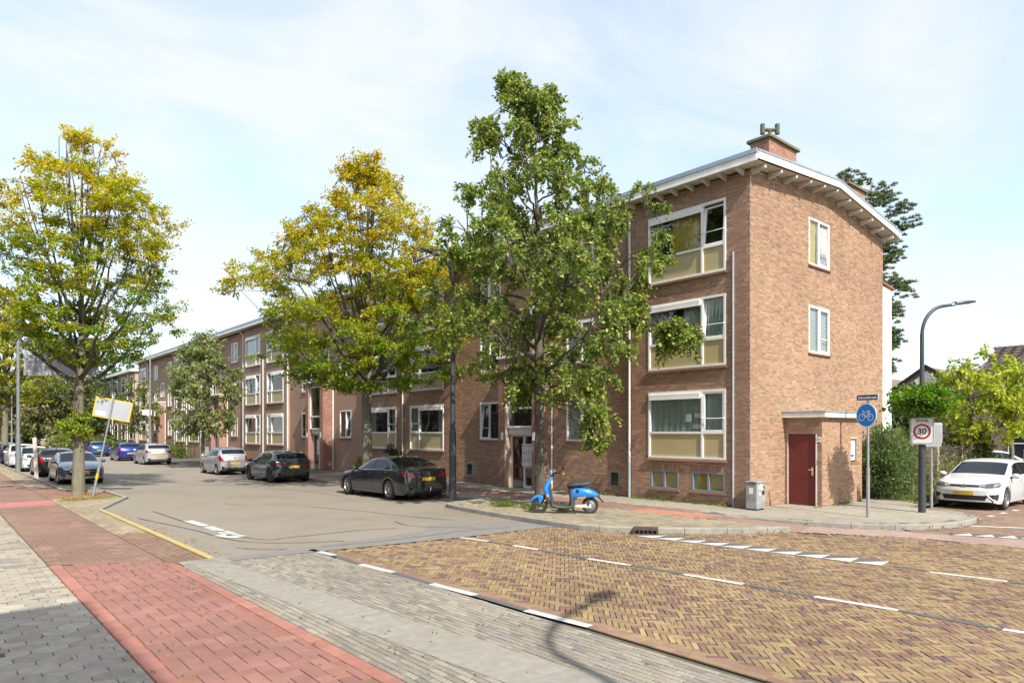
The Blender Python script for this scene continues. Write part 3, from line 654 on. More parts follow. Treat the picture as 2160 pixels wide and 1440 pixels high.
def brick_wall(pl, rects, cols, singles, parent, name='brick', wfun=None):
    t = tint_pick(len(rects), cols, 0.07)
    uc = rects[:,:2].mean(1); vc = rects[:,2:].mean(1)
    pat = 0.5+0.5*np.sin(uc*0.9+1.3*np.sin(vc*0.8))*np.sin(vc*1.1+1.1*np.sin(uc*0.6)); t = t*(0.90+0.18*pat)[:,None]
    stk = (np.sin(uc*7.3)+np.sin(uc*13.1+1)+np.sin(uc*23.7+2))/3; t = t*(1-0.22*np.clip(stk,0,1)*np.clip((vc-5.0)/4.5,0,1))[:,None]; low = np.clip((0.55-vc)/0.5,0,1)*0.28; t = t*(1-low[:,None]*np.random.uniform(.3,1,(len(t),1)))
    cx = np.array(pl.o)[None] + np.array(pl.eu)[None]*uc[:,None]; px, py, d = to_px(cx[:,0], cx[:,1], vc)
    vis = in_frame(cx[:,0], cx[:,1], vc, 0); full = (rects[:,1]-rects[:,0]) > .19
    if wfun is not None: vis &= wfun(uc, vc)
    order = np.argsort(np.where(vis & full, d, 1e9))[:singles]; mk = np.ones(len(rects), bool); mk[order] = False
    stuff(BPx(link(name, brick_mesh(name, pl, rects[mk], t[mk])), parent))
    # singles share mesh data between alike bricks
    var = []
    for q in range(10):
        rr = np.array([[-.105-.005, .105+.005, -CO/2, CO/2]]); p0 = Plane((0,0,0), pl.eu, pl.n); var.append(brick_mesh(name, p0, rr, t[order[q % len(order)]][None], base=0.004+random.uniform(-.001,.001)))
    for i in order:
        u, v = uc[i], vc[i]; BPx(link(name, random.choice(var), None, pl.p(u, v)), parent)
def BPx(o, parent):
    if parent is block: return BP(o)
    o.parent = parent; o.matrix_parent_inverse = parent.matrix_world.inverted() if False else Matrix.Translation(-Vector(parent.location)); return o

# ---- openings
ZW = [(1.45,3.52),(4.22,6.30),(6.97,9.08)]          # bay windows
ZS = [(1.95,3.50),(4.75,6.28),(7.55,9.05)]          # small windows
bay_wins = []       # (ylow, yhigh, narrow side: -1 narrow at low y, +1 narrow at high y)
for i, (a, b) in enumerate(BAYS):
    if i == 0: bay_wins.append((10.98,13.78,-1,i))
    elif i == len(BAYS)-1: bay_wins.append((a+.55,a+3.35,1,i))
    else: bay_wins += [(a+.52,a+3.30,1,i),(b-3.30,b-.52,-1,i)]
rec_wins = []; 
for i, (a, b) in enumerate(RECS):
    rec_wins += [(a+1.85,a+3.22,i,0),(b-3.22,b-1.85,i,1)]
ENT = [(a+4.0,a+6.35) for a, b in RECS]     # entrance tower y range
bas_bay = [(11.0,12.15,0),(12.62,13.70,0)]
bas_rec = [(a+0.68,a+1.15,i) for i,(a,b) in enumerate(RECS)] + [(b-1.35,b-.88,i) for i,(a,b) in enumerate(RECS)]
# ---- street front
wall = MB()
YB = 32.55            # real bricks up to here, material beyond
def fpl(x): return Plane((x,0,0), (0,-1,0), (-1,0,0))     # u = -y
front_singles = 300
allr = []
for i, (a, b) in enumerate(BAYS):
    holes = [(-h,-l,z0,z1) for l,h,_,k in bay_wins if k == i for z0,z1 in ZW]
    if i == 0: holes += [(-h,-l,0.48,1.08) for l,h,_ in bas_bay]
    pl = fpl(XF); mb = wall if a < YB-1 else wall
    wall_sheet(wall, pl, -b, -a, ZP-.02, ZT, holes, mi=0 if a < YB-1 else 1)
    if a < YB-1: allr.append((pl, brick_rects(-b, -a, ZP, ZT, holes)))
    for y, s in ((a,1),(b,-1)):
        if i == 0 and y == a: continue
        if i == len(BAYS)-1 and y == b: continue
        wall.quad((XF,y,ZP),(XR,y,ZP),(XR,y,ZT),(XF,y,ZT), 1)
for i, (a, b) in enumerate(RECS):
    pl = fpl(XR); e0, e1 = ENT[i]
    holes = [(-h,-l,z0,z1) for l,h,k,_ in rec_wins if k == i for z0,z1 in ZS]
    c = (e0+e1)/2; holes += [(-c-.65,-c+.65,5.75,7.15)]
    holes += [(-h,-l,0.38,0.95) for l,h,k in bas_rec if k == i]
    holes += [(-(c-.45+.3*k)-.06,-(c-.45+.3*k)+.06,8.6,8.85) for k in range(4)]
    big = [(-e1+.02,-e0-.02,ZP-.02,5.1)]
    wall_sheet(wall, pl, -b, -a, ZP-.02, ZT, holes+big, mi=0 if a < YB-1 else 1)
    if a < YB-1: allr.append((pl, brick_rects(-b, -a, ZP, ZT, holes+[(-e1,-e0,0,5.15)])))
# end wall with low gable
pl_end = Plane((0,YC,0), (1,0,0), (0,-1,0))
XB = 26.93; XRG = 22.3
def roof_under(x): return (9.68+(x-XF)*(10.06-9.68)/(XRG-XF)) if x < XRG else (10.06-(x-XRG)*(10.06-9.36)/(XB-XRG))
end_holes = [(21.14,22.56,7.56,9.05),(21.14,22.56,4.78,6.27)]
wall_sheet(wall, pl_end, XF, XB, ZP-.02, 9.3, end_holes)
wall.add([pl_end.p(XF,9.3),pl_end.p(XB,9.3),pl_end.p(XB,roof_under(XB)),pl_end.p(XRG,roof_under(XRG)),pl_end.p(XF,roof_under(XF))], [(0,1,2,3,4)])
# back and far end
wall.quad((XB,YC,ZP),(XB,82.8,ZP),(XB,82.8,9.4),(XB,YC,9.4),1); wall.quad((XF,82.8,ZP),(XB,82.8,ZP),(XB,82.8,9.7),(XF,82.8,9.7),1)
BP(wall.obj('wall', [M_mortar, M_bt], None, fix=False))
def gcut(z, u0, u1):
    if z <= 9.34: return u0, u1
    a = u0 if z <= 9.68 else u0+(z-9.68)/(10.06-9.68)*(XRG-u0); b = XB-(z-9.36)/(10.06-9.36)*(XB-XRG); return a+.02, b-.02
end_r = brick_rects(XF, XB, ZP, 10.0, end_holes+[(19.62,22.32,0,2.72)], gcut)
brick_wall(pl_end, end_r, BC_end, 300, block, 'end_wall_brick')
first = True
for pl, r in allr:
    brick_wall(pl, r, BC, 300 if first else 0, block, 'front_wall_brick') if first else stuff(BP(link('front_wall_brick', brick_mesh('front_wall_brick', pl, r, tint_pick(len(r), BC, 0.12)))))
    first = False

# ---- windows ---------------------------------------------------------------
def frame_bars(mb, x0, x1, z0, z1, t, y0, y1, mi=0):
    mb.box((x0,y0,z0),(x0+t,y1,z1),mi); mb.box((x1-t,y0,z0),(x1,y1,z1),mi); mb.box((x0+t,y0,z0),(x1-t,y1,z0+t),mi); mb.box((x0+t,y0,z1-t),(x1-t,y1,z1),mi)
_cache = {}
def cm(key, f):
    if key not in _cache: _cache[key] = f()
    return _cache[key]
def curtain_mesh(w, h, mt, amp=0.03, n=40):
    vs = []; fs = []; ph = random.uniform(0,6)
    for i in range(n+1):
        x = w*i/n; y = amp*math.sin(i*1.9+ph)+amp*.5*math.sin(i*0.7+ph*2)
        vs += [(x,y,0),(x+.01*math.sin(i),y,h)]
    for i in range(n): fs.append((2*i,2*i+2,2*i+3,2*i+1))
    mb = MB(); mb.add(vs, fs); return mb.mesh('curtain', mt, True, fix=False)
def room_mesh(w, h, d=1.6):
    mb = MB(); x0,x1,z0,z1 = -.15,w+.15,-.1,h+.1
    mb.quad((x0,d,z0),(x1,d,z0),(x1,d,z1),(x0,d,z1)); mb.quad((x0,.11,z0),(x1,.11,z0),(x1,d,z0),(x0,d,z0)); mb.quad((x0,.11,z1),(x1,.11,z1),(x1,d,z1),(x0,d,z1)); mb.quad((x0,.11,z0),(x0,d,z0),(x0,d,z1),(x0,.11,z1)); mb.quad((x1,.11,z0),(x1,d,z0),(x1,d,z1),(x1,.11,z1))
    return mb.mesh('room', M_room, fix=False)
def pane_mesh(w, h):
    mb = MB(); mb.box((0,0,0),(w,.008,h)); return mb.mesh('pane', M_glass)
def put(name, me, parent, x=0, y=0, z=0, rot=None):
    o = link(name, me, parent, (x,y,z))
    if rot: o.rotation_euler = rot
    return o
def bay_window(loc, w, h, narrow, curtains, tilt=0, rz=R(-90), shade=False):
    """local: x right, z up, y into the wall. narrow = +1: opener on the right"""
    T = 0.80; nw = 0.80; split = w-nw if narrow > 0 else nw
    def fr():
        mb = MB(); frame_bars(mb, 0, w, 0, h, .065, -.03, .08)
        mb.box((split-.035,-.028,.065),(split+.035,.078,h-.065)); mb.box((.065,-.026,T-.035),(split-.035,.076,T+.035)); mb.box((split+.035,-.026,T-.035),(w-.065,.076,T+.035))
        return mb.mesh('window', M_white_fr)
    f = BP(link('window', cm(('bw',w,h,narrow), fr), None, loc, rz))
    a0, a1 = (.065, split-.035); b0, b1 = (split+.035, w-.065)
    wide, nar = ((a0,a1),(b0,b1)) if narrow > 0 else ((b0,b1),(a0,a1))
    def panel(ww):
        mb = MB(); mb.box((0,0,0),(ww,.02,T-.10)); return mb.mesh('spandrel_panel', M_panel)
    for s0, s1 in (wide, nar): put('spandrel_panel', cm(('pn',round(s1-s0,3)), lambda: panel(s1-s0)), f, s0, .012, .065)
    hb_ = 0.15
    ww = wide[1]-wide[0]; gh = h-.065-T-.035
    put('pane', cm(('gl',round(ww,3),round(gh,3)), lambda: pane_mesh(ww, gh)), f, wide[0], .035, T+.035)
    def roller():
        mb = MB(); mb.cbox((0,-.075,0),(ww,.01,hb_),.012); mb.box((.02,-.085,-.03),(ww-.02,-.03,.0)); return mb.mesh('roller_box', M_white_fr)
    put('roller_box', cm(('rb',round(ww,3)), roller), f, wide[0], -.01, h-.065-hb_)
    nwid = nar[1]-nar[0]
    def sash():
        mb = MB(); frame_bars(mb, 0, nwid, 0, gh, .05, -.02, .03); return mb.mesh('sash', M_white_fr)
    s_ = put('sash', cm(('sa',round(nwid,3)), sash), f, nar[0], .0, T+.035)
    if tilt: s_.rotation_euler = (R(-tilt),0,0)
    q = put('sash_pane', cm(('gl',round(nwid-.1,3),round(gh-.1,3)), lambda: pane_mesh(nwid-.1, gh-.1)), f, nar[0]+.05, .02, T+.085)
    if tilt: q.rotation_euler = (R(-tilt),0,0)
    def rail():
        mb = MB(); mb.tube([(-.03,-.06,0),(nwid+.03,-.06,0)],.014,6); mb.box((-.03,-.06,-.012),(-.01,0,.012)); mb.box((nwid+.01,-.06,-.012),(nwid+.03,0,.012)); return mb.mesh('rail', M_white_fr)
    put('rail', cm(('ra',round(nwid,3)), rail), f, nar[0], -.005, T+.42)
    def sill():
        mb = MB(); mb.add([(-.06,-.09,-.045),(w+.06,-.09,-.045),(w+.06,.08,-.012),(-.06,.08,-.012),(-.06,-.09,-.075),(w+.06,-.09,-.075),(w+.06,.08,-.075),(-.06,.08,-.075)], [(0,1,2,3),(4,7,6,5),(0,4,5,1),(1,5,6,2),(2,6,7,3),(3,7,4,0)]); return mb.mesh('sill', M_sill)
    put('sill', cm(('si',w), sill), f)
    put('room', cm(('rm',w,h), lambda: room_mesh(w,h)), f)
    for (x0, x1, mt) in curtains:
        put('curtain', curtain_mesh((x1-x0)*w, gh+.05, mt, .028), f, x0*w, .10+random.uniform(0,.02), T-.02)
    return f
CW, CG, CY = M_cur_w, M_cur_g, M_cur_y
random.seed(11)
for l, h, nr, k in bay_wins:
    for lev, (z0, z1) in enumerate(ZW):
        cur = []
        if k == 0: cur = [[(.02,.98,CG)], [(.03,.22,CW),(.45,.98,CG)], [(.02,.07,CW),(.30,.70,CY)]][lev]
        else:
            r = random.random()
            if r < .35: cur = [(.03,.2,CW),(.8,.97,CW)]
            elif r < .5: cur = [(.03,.97,CW)]
            elif r < .65: cur = [(.04,.3,CG)]
        # local x runs left->right seen from the street: high y is left; narrow at low y => right
        tl = {(0,1):7,(0,2):6}.get((k,lev), 6 if (k in (2,) and lev == 1) or (k == 1 and lev == 2) else 0)
        bay_window((XF, h, z0), round(h-l,2), round(z1-z0,2), 1 if nr < 0 else -1, cur, tl)
# papers in the lowest corner window
for x, z, w, h in ((2.02-.65,1.13,.22,.24),(2.02-.34,1.25,.33,.14),(2.02-.40,.92,.34,.14)):
    mb = MB(); mb.box((0,0,0),(w,.004,h)); BP(mb.obj('window_paper', M_paper, None, loc=(XF+.05, 13.78-x, ZW[0][0]+z), rz=R(-90)))

def small_window(loc, w, h, split, rz, tilt=0, curtains=(), rail=True, par=None, mtf=None, room=True, sill=True, hand=1, opens=True):
    mtf = mtf or M_white_fr
    def fr():
        mb = MB(); frame_bars(mb, 0, w, 0, h, .06, -.01, .07)
        if split: mb.box((split*w-.03,-.008,.06),(split*w+.03,.068,h-.06))
        return mb.mesh('window', mtf)
    f = link('window', cm(('sw',w,h,split,mtf.name), fr), None, loc, rz); BPx(f, par or block)
    cells = [(.06,split*w-.03),(split*w+.03,w-.06)] if split else [(.06,w-.06)]
    for i, (a, b) in enumerate(cells):
        ww = b-a; op = opens and split and ((i == 1) == (hand > 0))
        if op:
            def sash():
                mb = MB(); frame_bars(mb, 0, ww, 0, h-.12, .045, -.02, .03); return mb.mesh('sash', mtf)
            s_ = put('sash', cm(('ss',round(ww,3),h,mtf.name), sash), f, a, 0, .06)
            q = put('pane', cm(('gl',round(ww-.09,3),round(h-.21,3)), lambda: pane_mesh(ww-.09,h-.21)), f, a+.045, .012, .105)
            if tilt: s_.rotation_euler = (R(-tilt),0,0); q.rotation_euler = (R(-tilt),0,0)
            if rail:
                def rl():
                    mb = MB(); mb.tube([(-.02,-.05,0),(ww+.02,-.05,0)],.012,6); mb.box((-.02,-.05,-.01),(0,0,.01)); mb.box((ww,-.05,-.01),(ww+.02,0,.01)); return mb.mesh('rail', mtf)
                put('rail', cm(('rr',round(ww,3)), rl), f, a, 0, h*.32)
        else: put('pane', cm(('gl',round(ww,3),round(h-.12,3)), lambda: pane_mesh(ww,h-.12)), f, a, .03, .06)
    if sill:
        def sl_():
            mb = MB(); mb.box((-.05,-.07,-.055),(w+.05,.07,-.006)); return mb.mesh('sill', M_sill)
        put('sill', cm(('s2',w), sl_), f)
    if room: put('room', cm(('rm',w,h), lambda: room_mesh(w,h)), f)
    for (x0,x1,mt) in curtains: put('curtain', curtain_mesh((x1-x0)*w, h-.1, mt, .02, 22), f, x0*w, .075, .05)
    return f
for l, h, k, sd_ in rec_wins:
    for lev, (z0, z1) in enumerate(ZS):
        c = random.choice([(), ((.05,.3,CW),), ((.05,.95,CW),), ()])
        small_window((XR, h, z0), round(h-l,2), round(z1-z0,2), .46 if sd_ else .54, R(-90), curtains=c, hand=-1 if sd_ else 1, tilt=6 if random.random() < .25 else 0)
for i,(e0,e1) in enumerate(ENT):
    c = (e0+e1)/2; small_window((XR, c+.65, 5.75), 1.3, 1.4, .5, R(-90), curtains=())
for k,(z0,z1) in enumerate(((7.56,9.05),(4.78,6.27))):
    small_window((21.14, YC, z0), 1.42, round(z1-z0,2), .48, 0, tilt=7 if k == 0 else 0, curtains=((.05,.42,CY if k == 0 else CW),(.55,.95,CW)))
M_bas = mat('basement_blind', (0.50,0.34,0.09), (0.40,0.27,0.08), 2, 0.8)
for l, h, k in bas_bay:
    f = small_window((XF, h, .48), round(h-l,2), .60, .5, R(-90), rail=False, mtf=M_grey_fr, opens=False)
    mb = MB(); mb.box((.05,.072,.03),(h-l-.05,.078,.57)); mb.obj('blind', M_bas, f)
for l, h, k in bas_rec:
    f = small_window((XR, h, .38), round(h-l,2), .57, None, R(-90), rail=False, mtf=M_grey_fr)
    if k == 0: mb = MB(); mb.box((.04,.10,.03),(h-l-.04,.105,.54)); mb.obj('blind', mat('basement_blind_dark', (0.14,0.105,0.04), None, 2, .8), f)
# soldier course lintels over the basement windows
def soldier(pl, u0, u1, v0, v1, cols, name='lintel_brick'):
    n = int((u1-u0)/.0625); r = np.array([(u0+(u1-u0)*i/n, u0+(u1-u0)*(i+1)/n, v0, v1) for i in range(n)])
    for i in range(n):
        me = brick_mesh(name, pl, r[i:i+1], tint_pick(1, cols, .1), base=.009); BP(link(name, me))
for l, h, k in bas_bay: soldier(fpl(XF), -h-.06, -l+.06, 1.083, 1.27, BC)
soldier(fpl(XR), -bas_rec[0][1]-.06, -bas_rec[0][0]+.06, .953, 1.14, BC)

# ---- entrances
M_tower = mat('tower_mortar', (0.42,0.30,0.24), (0.34,0.25,0.20), 10, 0.95)
BC_t = [(0.33,0.17,0.12),(0.29,0.15,0.108),(0.37,0.195,0.14),(0.26,0.13,0.098)]
M_bt2 = brick_tex('brick_entrance_far', (0.33,0.17,0.12), (0.27,0.14,0.10), (0.42,0.32,0.26), 'sum')
XT = XR-0.66
for i,(e0,e1) in enumerate(ENT):
    near_ = i == 0; mb = MB(); o0, o1 = e0+.40, e1-.40
    pf = fpl(XT); ps = Plane((0,e0,0),(1,0,0),(0,-1,0)); ps2 = Plane((0,e1,0),(1,0,0),(0,1,0))
    hole = [(-o1,-o0,ZP-.02,4.95)]
    wall_sheet(mb, pf, -e1, -e0, ZP-.02, 5.15, hole, .5); wall_sheet(mb, ps, XT, XR, ZP-.02, 5.15, []); wall_sheet(mb, ps2, XT, XR, ZP-.02, 5.15, [])
    mb.quad((XT,e0,5.15),(XR,e0,5.15),(XR,e1,5.15),(XT,e1,5.15))
    BP(mb.obj('entrance_wall', M_tower if near_ else M_bt2, fix=False))
    if i < 2:
        for pl, r in ((pf, brick_rects(-e1,-e0,ZP,5.11,[(-o1,-o0,0,4.95)])), (ps, brick_rects(XT,XR,ZP,5.11,[]))):
            stuff(BP(link('entrance_brick', brick_mesh('entrance_brick', pl, r, tint_pick(len(r), BC_t, .08)))))
    mb = MB(); mb.box((XT-.06,e0-.06,5.15),(XR,e1+.06,5.27)); BP(mb.obj('entrance_roof_edge', M_fascia))
    w = o1-o0
    # glazing above the door
    L = lambda: R(-90)
    f = BP(link('stair_window', cm(('stw',), lambda: (lambda m_: (frame_bars(m_,0,w,0,2.5,.07,0,.08), m_.box((.07,0,.72),(w-.07,.08,.79)), m_.mesh('stair_window', M_white_fr))[-1])(MB())), None, (XT+.10, o1, 2.44), R(-90)))
    put('pane', cm(('gl',round(w-.14,3),.65), lambda: pane_mesh(w-.14,.65)), f, .07, .04, .07); put('pane', cm(('gl',round(w-.14,3),1.64), lambda: pane_mesh(w-.14,1.64)), f, .07, .04, .79)
    put('room', cm(('rm',w,2.5), lambda: room_mesh(w,2.5)), f)
    mb = MB(); mb.box((XT+.2,o0,2.18),(XT+.5,o1,2.44)); BP(mb.obj('soffit_board', M_soffit))
    # door set
    d = BP(empty('entrance_door_set', (0,0,0))); d.location = (XT+.34, o1, ZP); d.rotation_euler = (0,0,R(-90))
    def fr():
        m_ = MB(); m_.box((0,0,0),(.07,.1,2.07)); m_.box((.72,0,0),(.80,.1,2.07)); m_.box((w-.07,0,0),(w,.1,2.07)); m_.box((.07,0,2.0),(w-.07,.1,2.07)); m_.box((.80,0,.0),(w-.07,.1,.1)); m_.box((.80,0,.78),(w-.07,.1,.84)); return m_.mesh('door_frame', M_white_fr)
    put('door_frame', cm(('df',), fr), d)
    def dl():
        m_ = MB(); m_.box((.07,.02,.28),(.16,.07,2.0)); m_.box((.63,.02,.28),(.72,.07,2.0)); m_.box((.16,.02,1.9),(.63,.07,2.0)); m_.box((.16,.02,.78),(.63,.07,.92)); m_.box((.16,.02,.28),(.63,.07,.36)); return m_.mesh('door', M_red_door)
    put('door', cm(('dl',), dl), d)
    put('kick_board', cm(('kb',), lambda: MB().box((.07,.02,.03),(.72,.06,.279)).mesh('kick_board', mat('kick_plate', (0.28,0.22,0.16), None, 4, .6))), d)
    put('pane', cm(('dp',), lambda: MB().box((.16,.04,.92),(.63,.048,1.9)).box((.16,.04,.36),(.63,.048,.78)).box((.80,.04,.1),(w-.07,.048,.78)).box((.80,.04,1.7),(w-.07,.048,2.0)).mesh('pane', M_glass)), d)
    put('hall', cm(('hl',), lambda: room_mesh(w,2.07,1.2)), d)
    for r_ in range(3):
        for c_ in range(2):
            z = .86+.29*r_
            put('mailbox', cm(('mb',), lambda: MB().cbox((0,-.16,0),(.29,.0,.275),.012).mesh('mailbox', M_mail)), d, .795+.295*c_, 0, z)
            put('mail_slot', cm(('ms',), lambda: MB().box((.04,-.166,.19),(.25,-.158,.215)).box((.12,-.166,.08),(.17,-.158,.11)).mesh('mail_slot', mat('slot_dark', (.10,.10,.11), None, 5, .5))), d, .795+.295*c_, 0, z)
    put('number_plate', cm(('np',), lambda: MB().box((0,-.01,0),(.14,0,.3)).mesh('number_plate', M_paper)), d, -.22, -.35, 1.85); put('number_plate', cm(('np',), None), d, w+.06, -.35, 1.85)
    put('intercom_post', cm(('ip',), lambda: MB().box((0,-.05,0),(.09,0,.62)).mesh('intercom_post', M_mail)), d, -.02, 0, 1.42)
    # little pipe by the tower
    mb = MB(); mb.tube([(XR-.06,e0-.06,ZP),(XR-.06,e0-.06,4.9),(XR-.06,e0-.03,4.95),(XT+.1,e0-.05,4.98)],.035,8); BP(mb.obj('downpipe', M_pipe, smooth=40))
    if i == 0:
        continue

# ---- pipes
for i, y in enumerate([14.53, 24.66, 32.60, 42.70, 50.65, 60.75, 68.7, 78.8]):
    sgn = 1 if i % 2 == 0 else -1
    mb = MB(); mb.tube([(XF+.02,y+.05*sgn,1.3),(XF+.02,y+.05*sgn,9.3),(XF-.1,y+.05*sgn,9.5),(XF-.35,y+.05*sgn,9.65)],.048,10)
    BP(mb.obj('downpipe', M_pipe, smooth=40))
    mb = MB(); mb.tube([(XF+.02,y+.05*sgn,ZP),(XF+.02,y+.05*sgn,1.3)],.056,10); BP(mb.obj('downpipe_foot', M_pipe_g, smooth=40))
for y in (28.62,46.67,64.7):
    mb = MB(); mb.tube([(XF-.045,y,ZP),(XF-.045,y,7.3)],.035,8); BP(mb.obj('conduit', M_pipe, smooth=40))
mb = MB(); mb.tube([(XF-.04,10.73,ZP),(XF-.04,10.73,7.45)],.03,8); BP(mb.obj('conduit', M_pipe_g, smooth=40))

# ---- roof
XE0, XE1 = XF-.50, XB+.42; YE0, YE1 = YC-.46, 83.2
ridge_z = 10.30
def prof(dz): return [(XE0,9.93+dz),(XRG,ridge_z+dz),(XE1,9.60+dz)]
mb = MB(); pr = prof(0); lo = prof(-.05)
poly = pr + lo[::-1]
mb.prism([(x,z) for x,z in poly], YE0, YE1, axis='y'); BP(mb.obj('roof', M_roofing))
# fascia: gable (two sloping boards) and street eave
for (x0,z0),(x1,z1) in ((pr[0],pr[1]),(pr[1],pr[2])):
    mb = MB(); mb.add([(x0,YE0-.03,z0-.20),(x1,YE0-.03,z1-.20),(x1,YE0-.03,z1+.0),(x0,YE0-.03,z0+.0),(x0,YE0,z0-.20),(x1,YE0,z1-.20),(x1,YE0,z1),(x0,YE0,z0)], [(0,1,2,3),(4,7,6,5),(0,4,5,1),(2,6,7,3),(0,3,7,4),(1,5,6,2)]); BP(mb.obj('gable_fascia', M_fascia))
    mb = MB(); mb.add([(x0,YE0-.05,z0+.002),(x1,YE0-.05,z1+.002),(x1,YE0-.05,z1+.05),(x0,YE0-.05,z0+.05),(x0,YE0+.1,z0+.002),(x1,YE0+.1,z1+.002),(x1,YE0+.1,z1+.05),(x0,YE0+.1,z0+.05)], [(0,1,2,3),(4,7,6,5),(0,4,5,1),(2,6,7,3),(0,3,7,4),(1,5,6,2)]); BP(mb.obj('roof_trim', M_zinc))
mb = MB(); mb.box((XE0-.035,YE0-.032,9.66),(XE0-.003,YE1,9.86)); BP(mb.obj('eave_fascia', M_fascia))
mb = MB(); mb.box((XE0-.06,YE0-.05,9.863),(XE0+.05,YE1,9.985)); BP(mb.obj('gutter', M_zinc))
mb = MB(); mb.add([(XE0,YE0,9.70),(XF+.2,YE0,9.735),(XF+.2,YE1,9.735),(XE0,YE1,9.70)], [(0,3,2,1)])
mb.add([(XF+.2,YE0,9.735),(XRG,YE0,10.07),(XRG,YC+.02,10.07),(XF+.2,YC+.02,9.735)], [(0,3,2,1)]); mb.add([(XRG,YE0,10.07),(XE1,YE0,9.37),(XE1,YC+.02,9.37),(XRG,YC+.02,10.07)], [(0,3,2,1)])
BP(mb.obj('soffit', M_soffit, fix=False))
raf = cm(('raf',), lambda: MB().prism([(0,0),(-.46,.02),(-.46,-.06),(-.02,-.15)], -.035, .035, axis='y').mesh('rafter_end', M_soffit))
y = 10.0
k = 0
while y < 33:
    BP(link('rafter_end', raf, None, (XF, y+.42, 9.695))); y += .56
gr = cm(('graf',), lambda: MB().prism([(0,0),(-.43,.0),(-.43,-.07),(-.02,-.16)], -.04, .04, axis='x').mesh('gable_rafter_end', M_soffit))
for k in range(11):
    x = XF+.06+k*.90; zz = roof_under(min(max(x,XF),XB))+.0
    BP(link('gable_rafter_end', gr, None, (x, YC, zz+.0)))
# chimneys
def chimney(x0, x1, y0, y1, z1, pots):
    c = MB(); c.box((x0,y0,9.6),(x1,y1,z1)); ch = BP(c.obj('chimney', M_tower))
    for pl, u0, u1 in ((Plane((0,y0,0),(1,0,0),(0,-1,0)),x0,x1),(Plane((x0,0,0),(0,-1,0),(-1,0,0)),-y1,-y0)):
        r = brick_rects(u0,u1,9.7,z1-.01,[]); o = stuff(link('chimney_brick', brick_mesh('chimney_brick', pl, r, tint_pick(len(r), [(0.36,0.18,0.115),(0.31,0.15,0.10),(0.40,0.21,0.14)], .1)), ch))
    m2 = MB(); m2.cbox((x0-.09,y0-.09,z1),(x1+.09,y1+.09,z1+.09),.02); m2.obj('cap', M_tile_cap, ch)
    return ch
c1 = chimney(18.95,20.6,10.34,10.95,10.98,2)
M_pot = mat('sooty_pot', (0.13,0.12,0.085), (0.07,0.07,0.05), 12, 0.9, bump=.4, bscale=40)
for dx, dy in ((19.5,10.62),):
    m2 = MB(); m2.tube([(dx,dy,11.07),(dx,dy,11.48)],.052,10); m2.tube([(dx-.17,dy+.146,11.46),(dx,dy,11.44),(dx+.17,dy-.146,11.46)],.055,10); m2.tube([(dx-.17,dy+.146,11.32),(dx-.17,dy+.146,11.62)],.07,10); m2.tube([(dx+.17,dy-.146,11.32),(dx+.17,dy-.146,11.62)],.07,10); m2.obj('chimney_pot', M_pot, c1, smooth=50)
c2 = chimney(24.35,25.7,10.34,10.95,10.86,2)
for dx in (24.5,25.0):
    m2 = MB(); m2.lathe([(.10,0),(.085,.28),(.10,.3),(.10,.33),(.05,.33)],10,c=(dx,10.65,10.95)); m2.obj('chimney_pot', M_pot, c2, smooth=50)
m2 = MB(); m2.ell((24.75,10.62,10.99),(.22,.2,.09)); m2.obj('moss', mat('moss', (0.30,0.26,0.07), (0.18,0.17,0.05), 20, .95), c2)
# white balcony side panel at the back
mb = MB(); mb.box((XB+.03,YC+.06,ZP),(XB+.98,YC+.14,7.72)); 
for k in range(6): mb.box((XB+.08+.16*k,YC+.045,ZP),(XB+.10+.16*k,YC+.06,7.7))
BP(mb.obj('balcony_panel', mat('white_panel', (0.80,0.80,0.79), (0.76,0.76,0.75), 2, .6)))
mb = MB(); mb.prism([(XB-.02,7.78),(XB+1.12,7.66),(XB+1.12,7.74),(XB-.02,7.86)], YC-.02, YC+.6, axis='y'); BP(mb.obj('panel_coping', mat('coping_red', (0.26,0.10,0.07), None, 8, .8)))
for k in range(5):
    mb = MB(); mb.box((17.5,0,0),(17.5,0,0)) if False else None

# ================================================================== BRICK SHED at the end wall
shed = empty('brick_shed', (19.6,9.1,ZP)); tag(shed, 'small flat-roofed brick shed with dark red door against the end wall', 'shed')
def SP(o): return BPx(o, shed)
SX0, SX1, SY0 = 19.62, 22.32, 9.08
pd = Plane((SX0,0,0),(0,-1,0),(-1,0,0)); pr_ = Plane((0,SY0,0),(1,0,0),(0,-1,0))
dh = [(-10.12,-9.27,ZP-.02,2.22)]; wh = [(21.52,21.98,1.36,2.06)]
mb = MB(); wall_sheet(mb, pd, -YC, -SY0, ZP-.02, 2.70, dh); wall_sheet(mb, pr_, SX0, SX1, ZP-.02, 2.70, wh, .12); mb.quad((SX1,SY0,ZP),(SX1,YC,ZP),(SX1,YC,2.7),(SX1,SY0,2.7)); SP(mb.obj('wall', M_mortar, fix=False))
r = brick_rects(SX0, SX1, ZP, 2.70, wh); brick_wall(pr_, r, BC_end, 150, shed, 'shed_brick')
r = brick_rects(-YC, -SY0, ZP, 2.70, dh); SP(stuff(link('shed_brick', brick_mesh('shed_brick', pd, r, tint_pick(len(r), BC, .1)))))
mb = MB(); mb.box((SX0-.16,SY0-.16,2.70),(SX1+.1,YC-.012,2.83)); SP(mb.obj('roof_edge', M_fascia))
mb = MB(); mb.box((SX0-.18,SY0-.18,2.832),(SX1+.12,YC-.012,2.88)); SP(mb.obj('roof', M_zinc))
mb = MB(); mb.box((SX0+.05,9.285,ZP+.01),(SX0+.09,10.105,2.21)); SP(mb.obj('door', M_red_door))
mb = MB(); mb.box((SX0-.005,9.225,ZP),(SX0+.05,9.268,2.2)); SP(mb.obj('door_strip', M_white_fr))
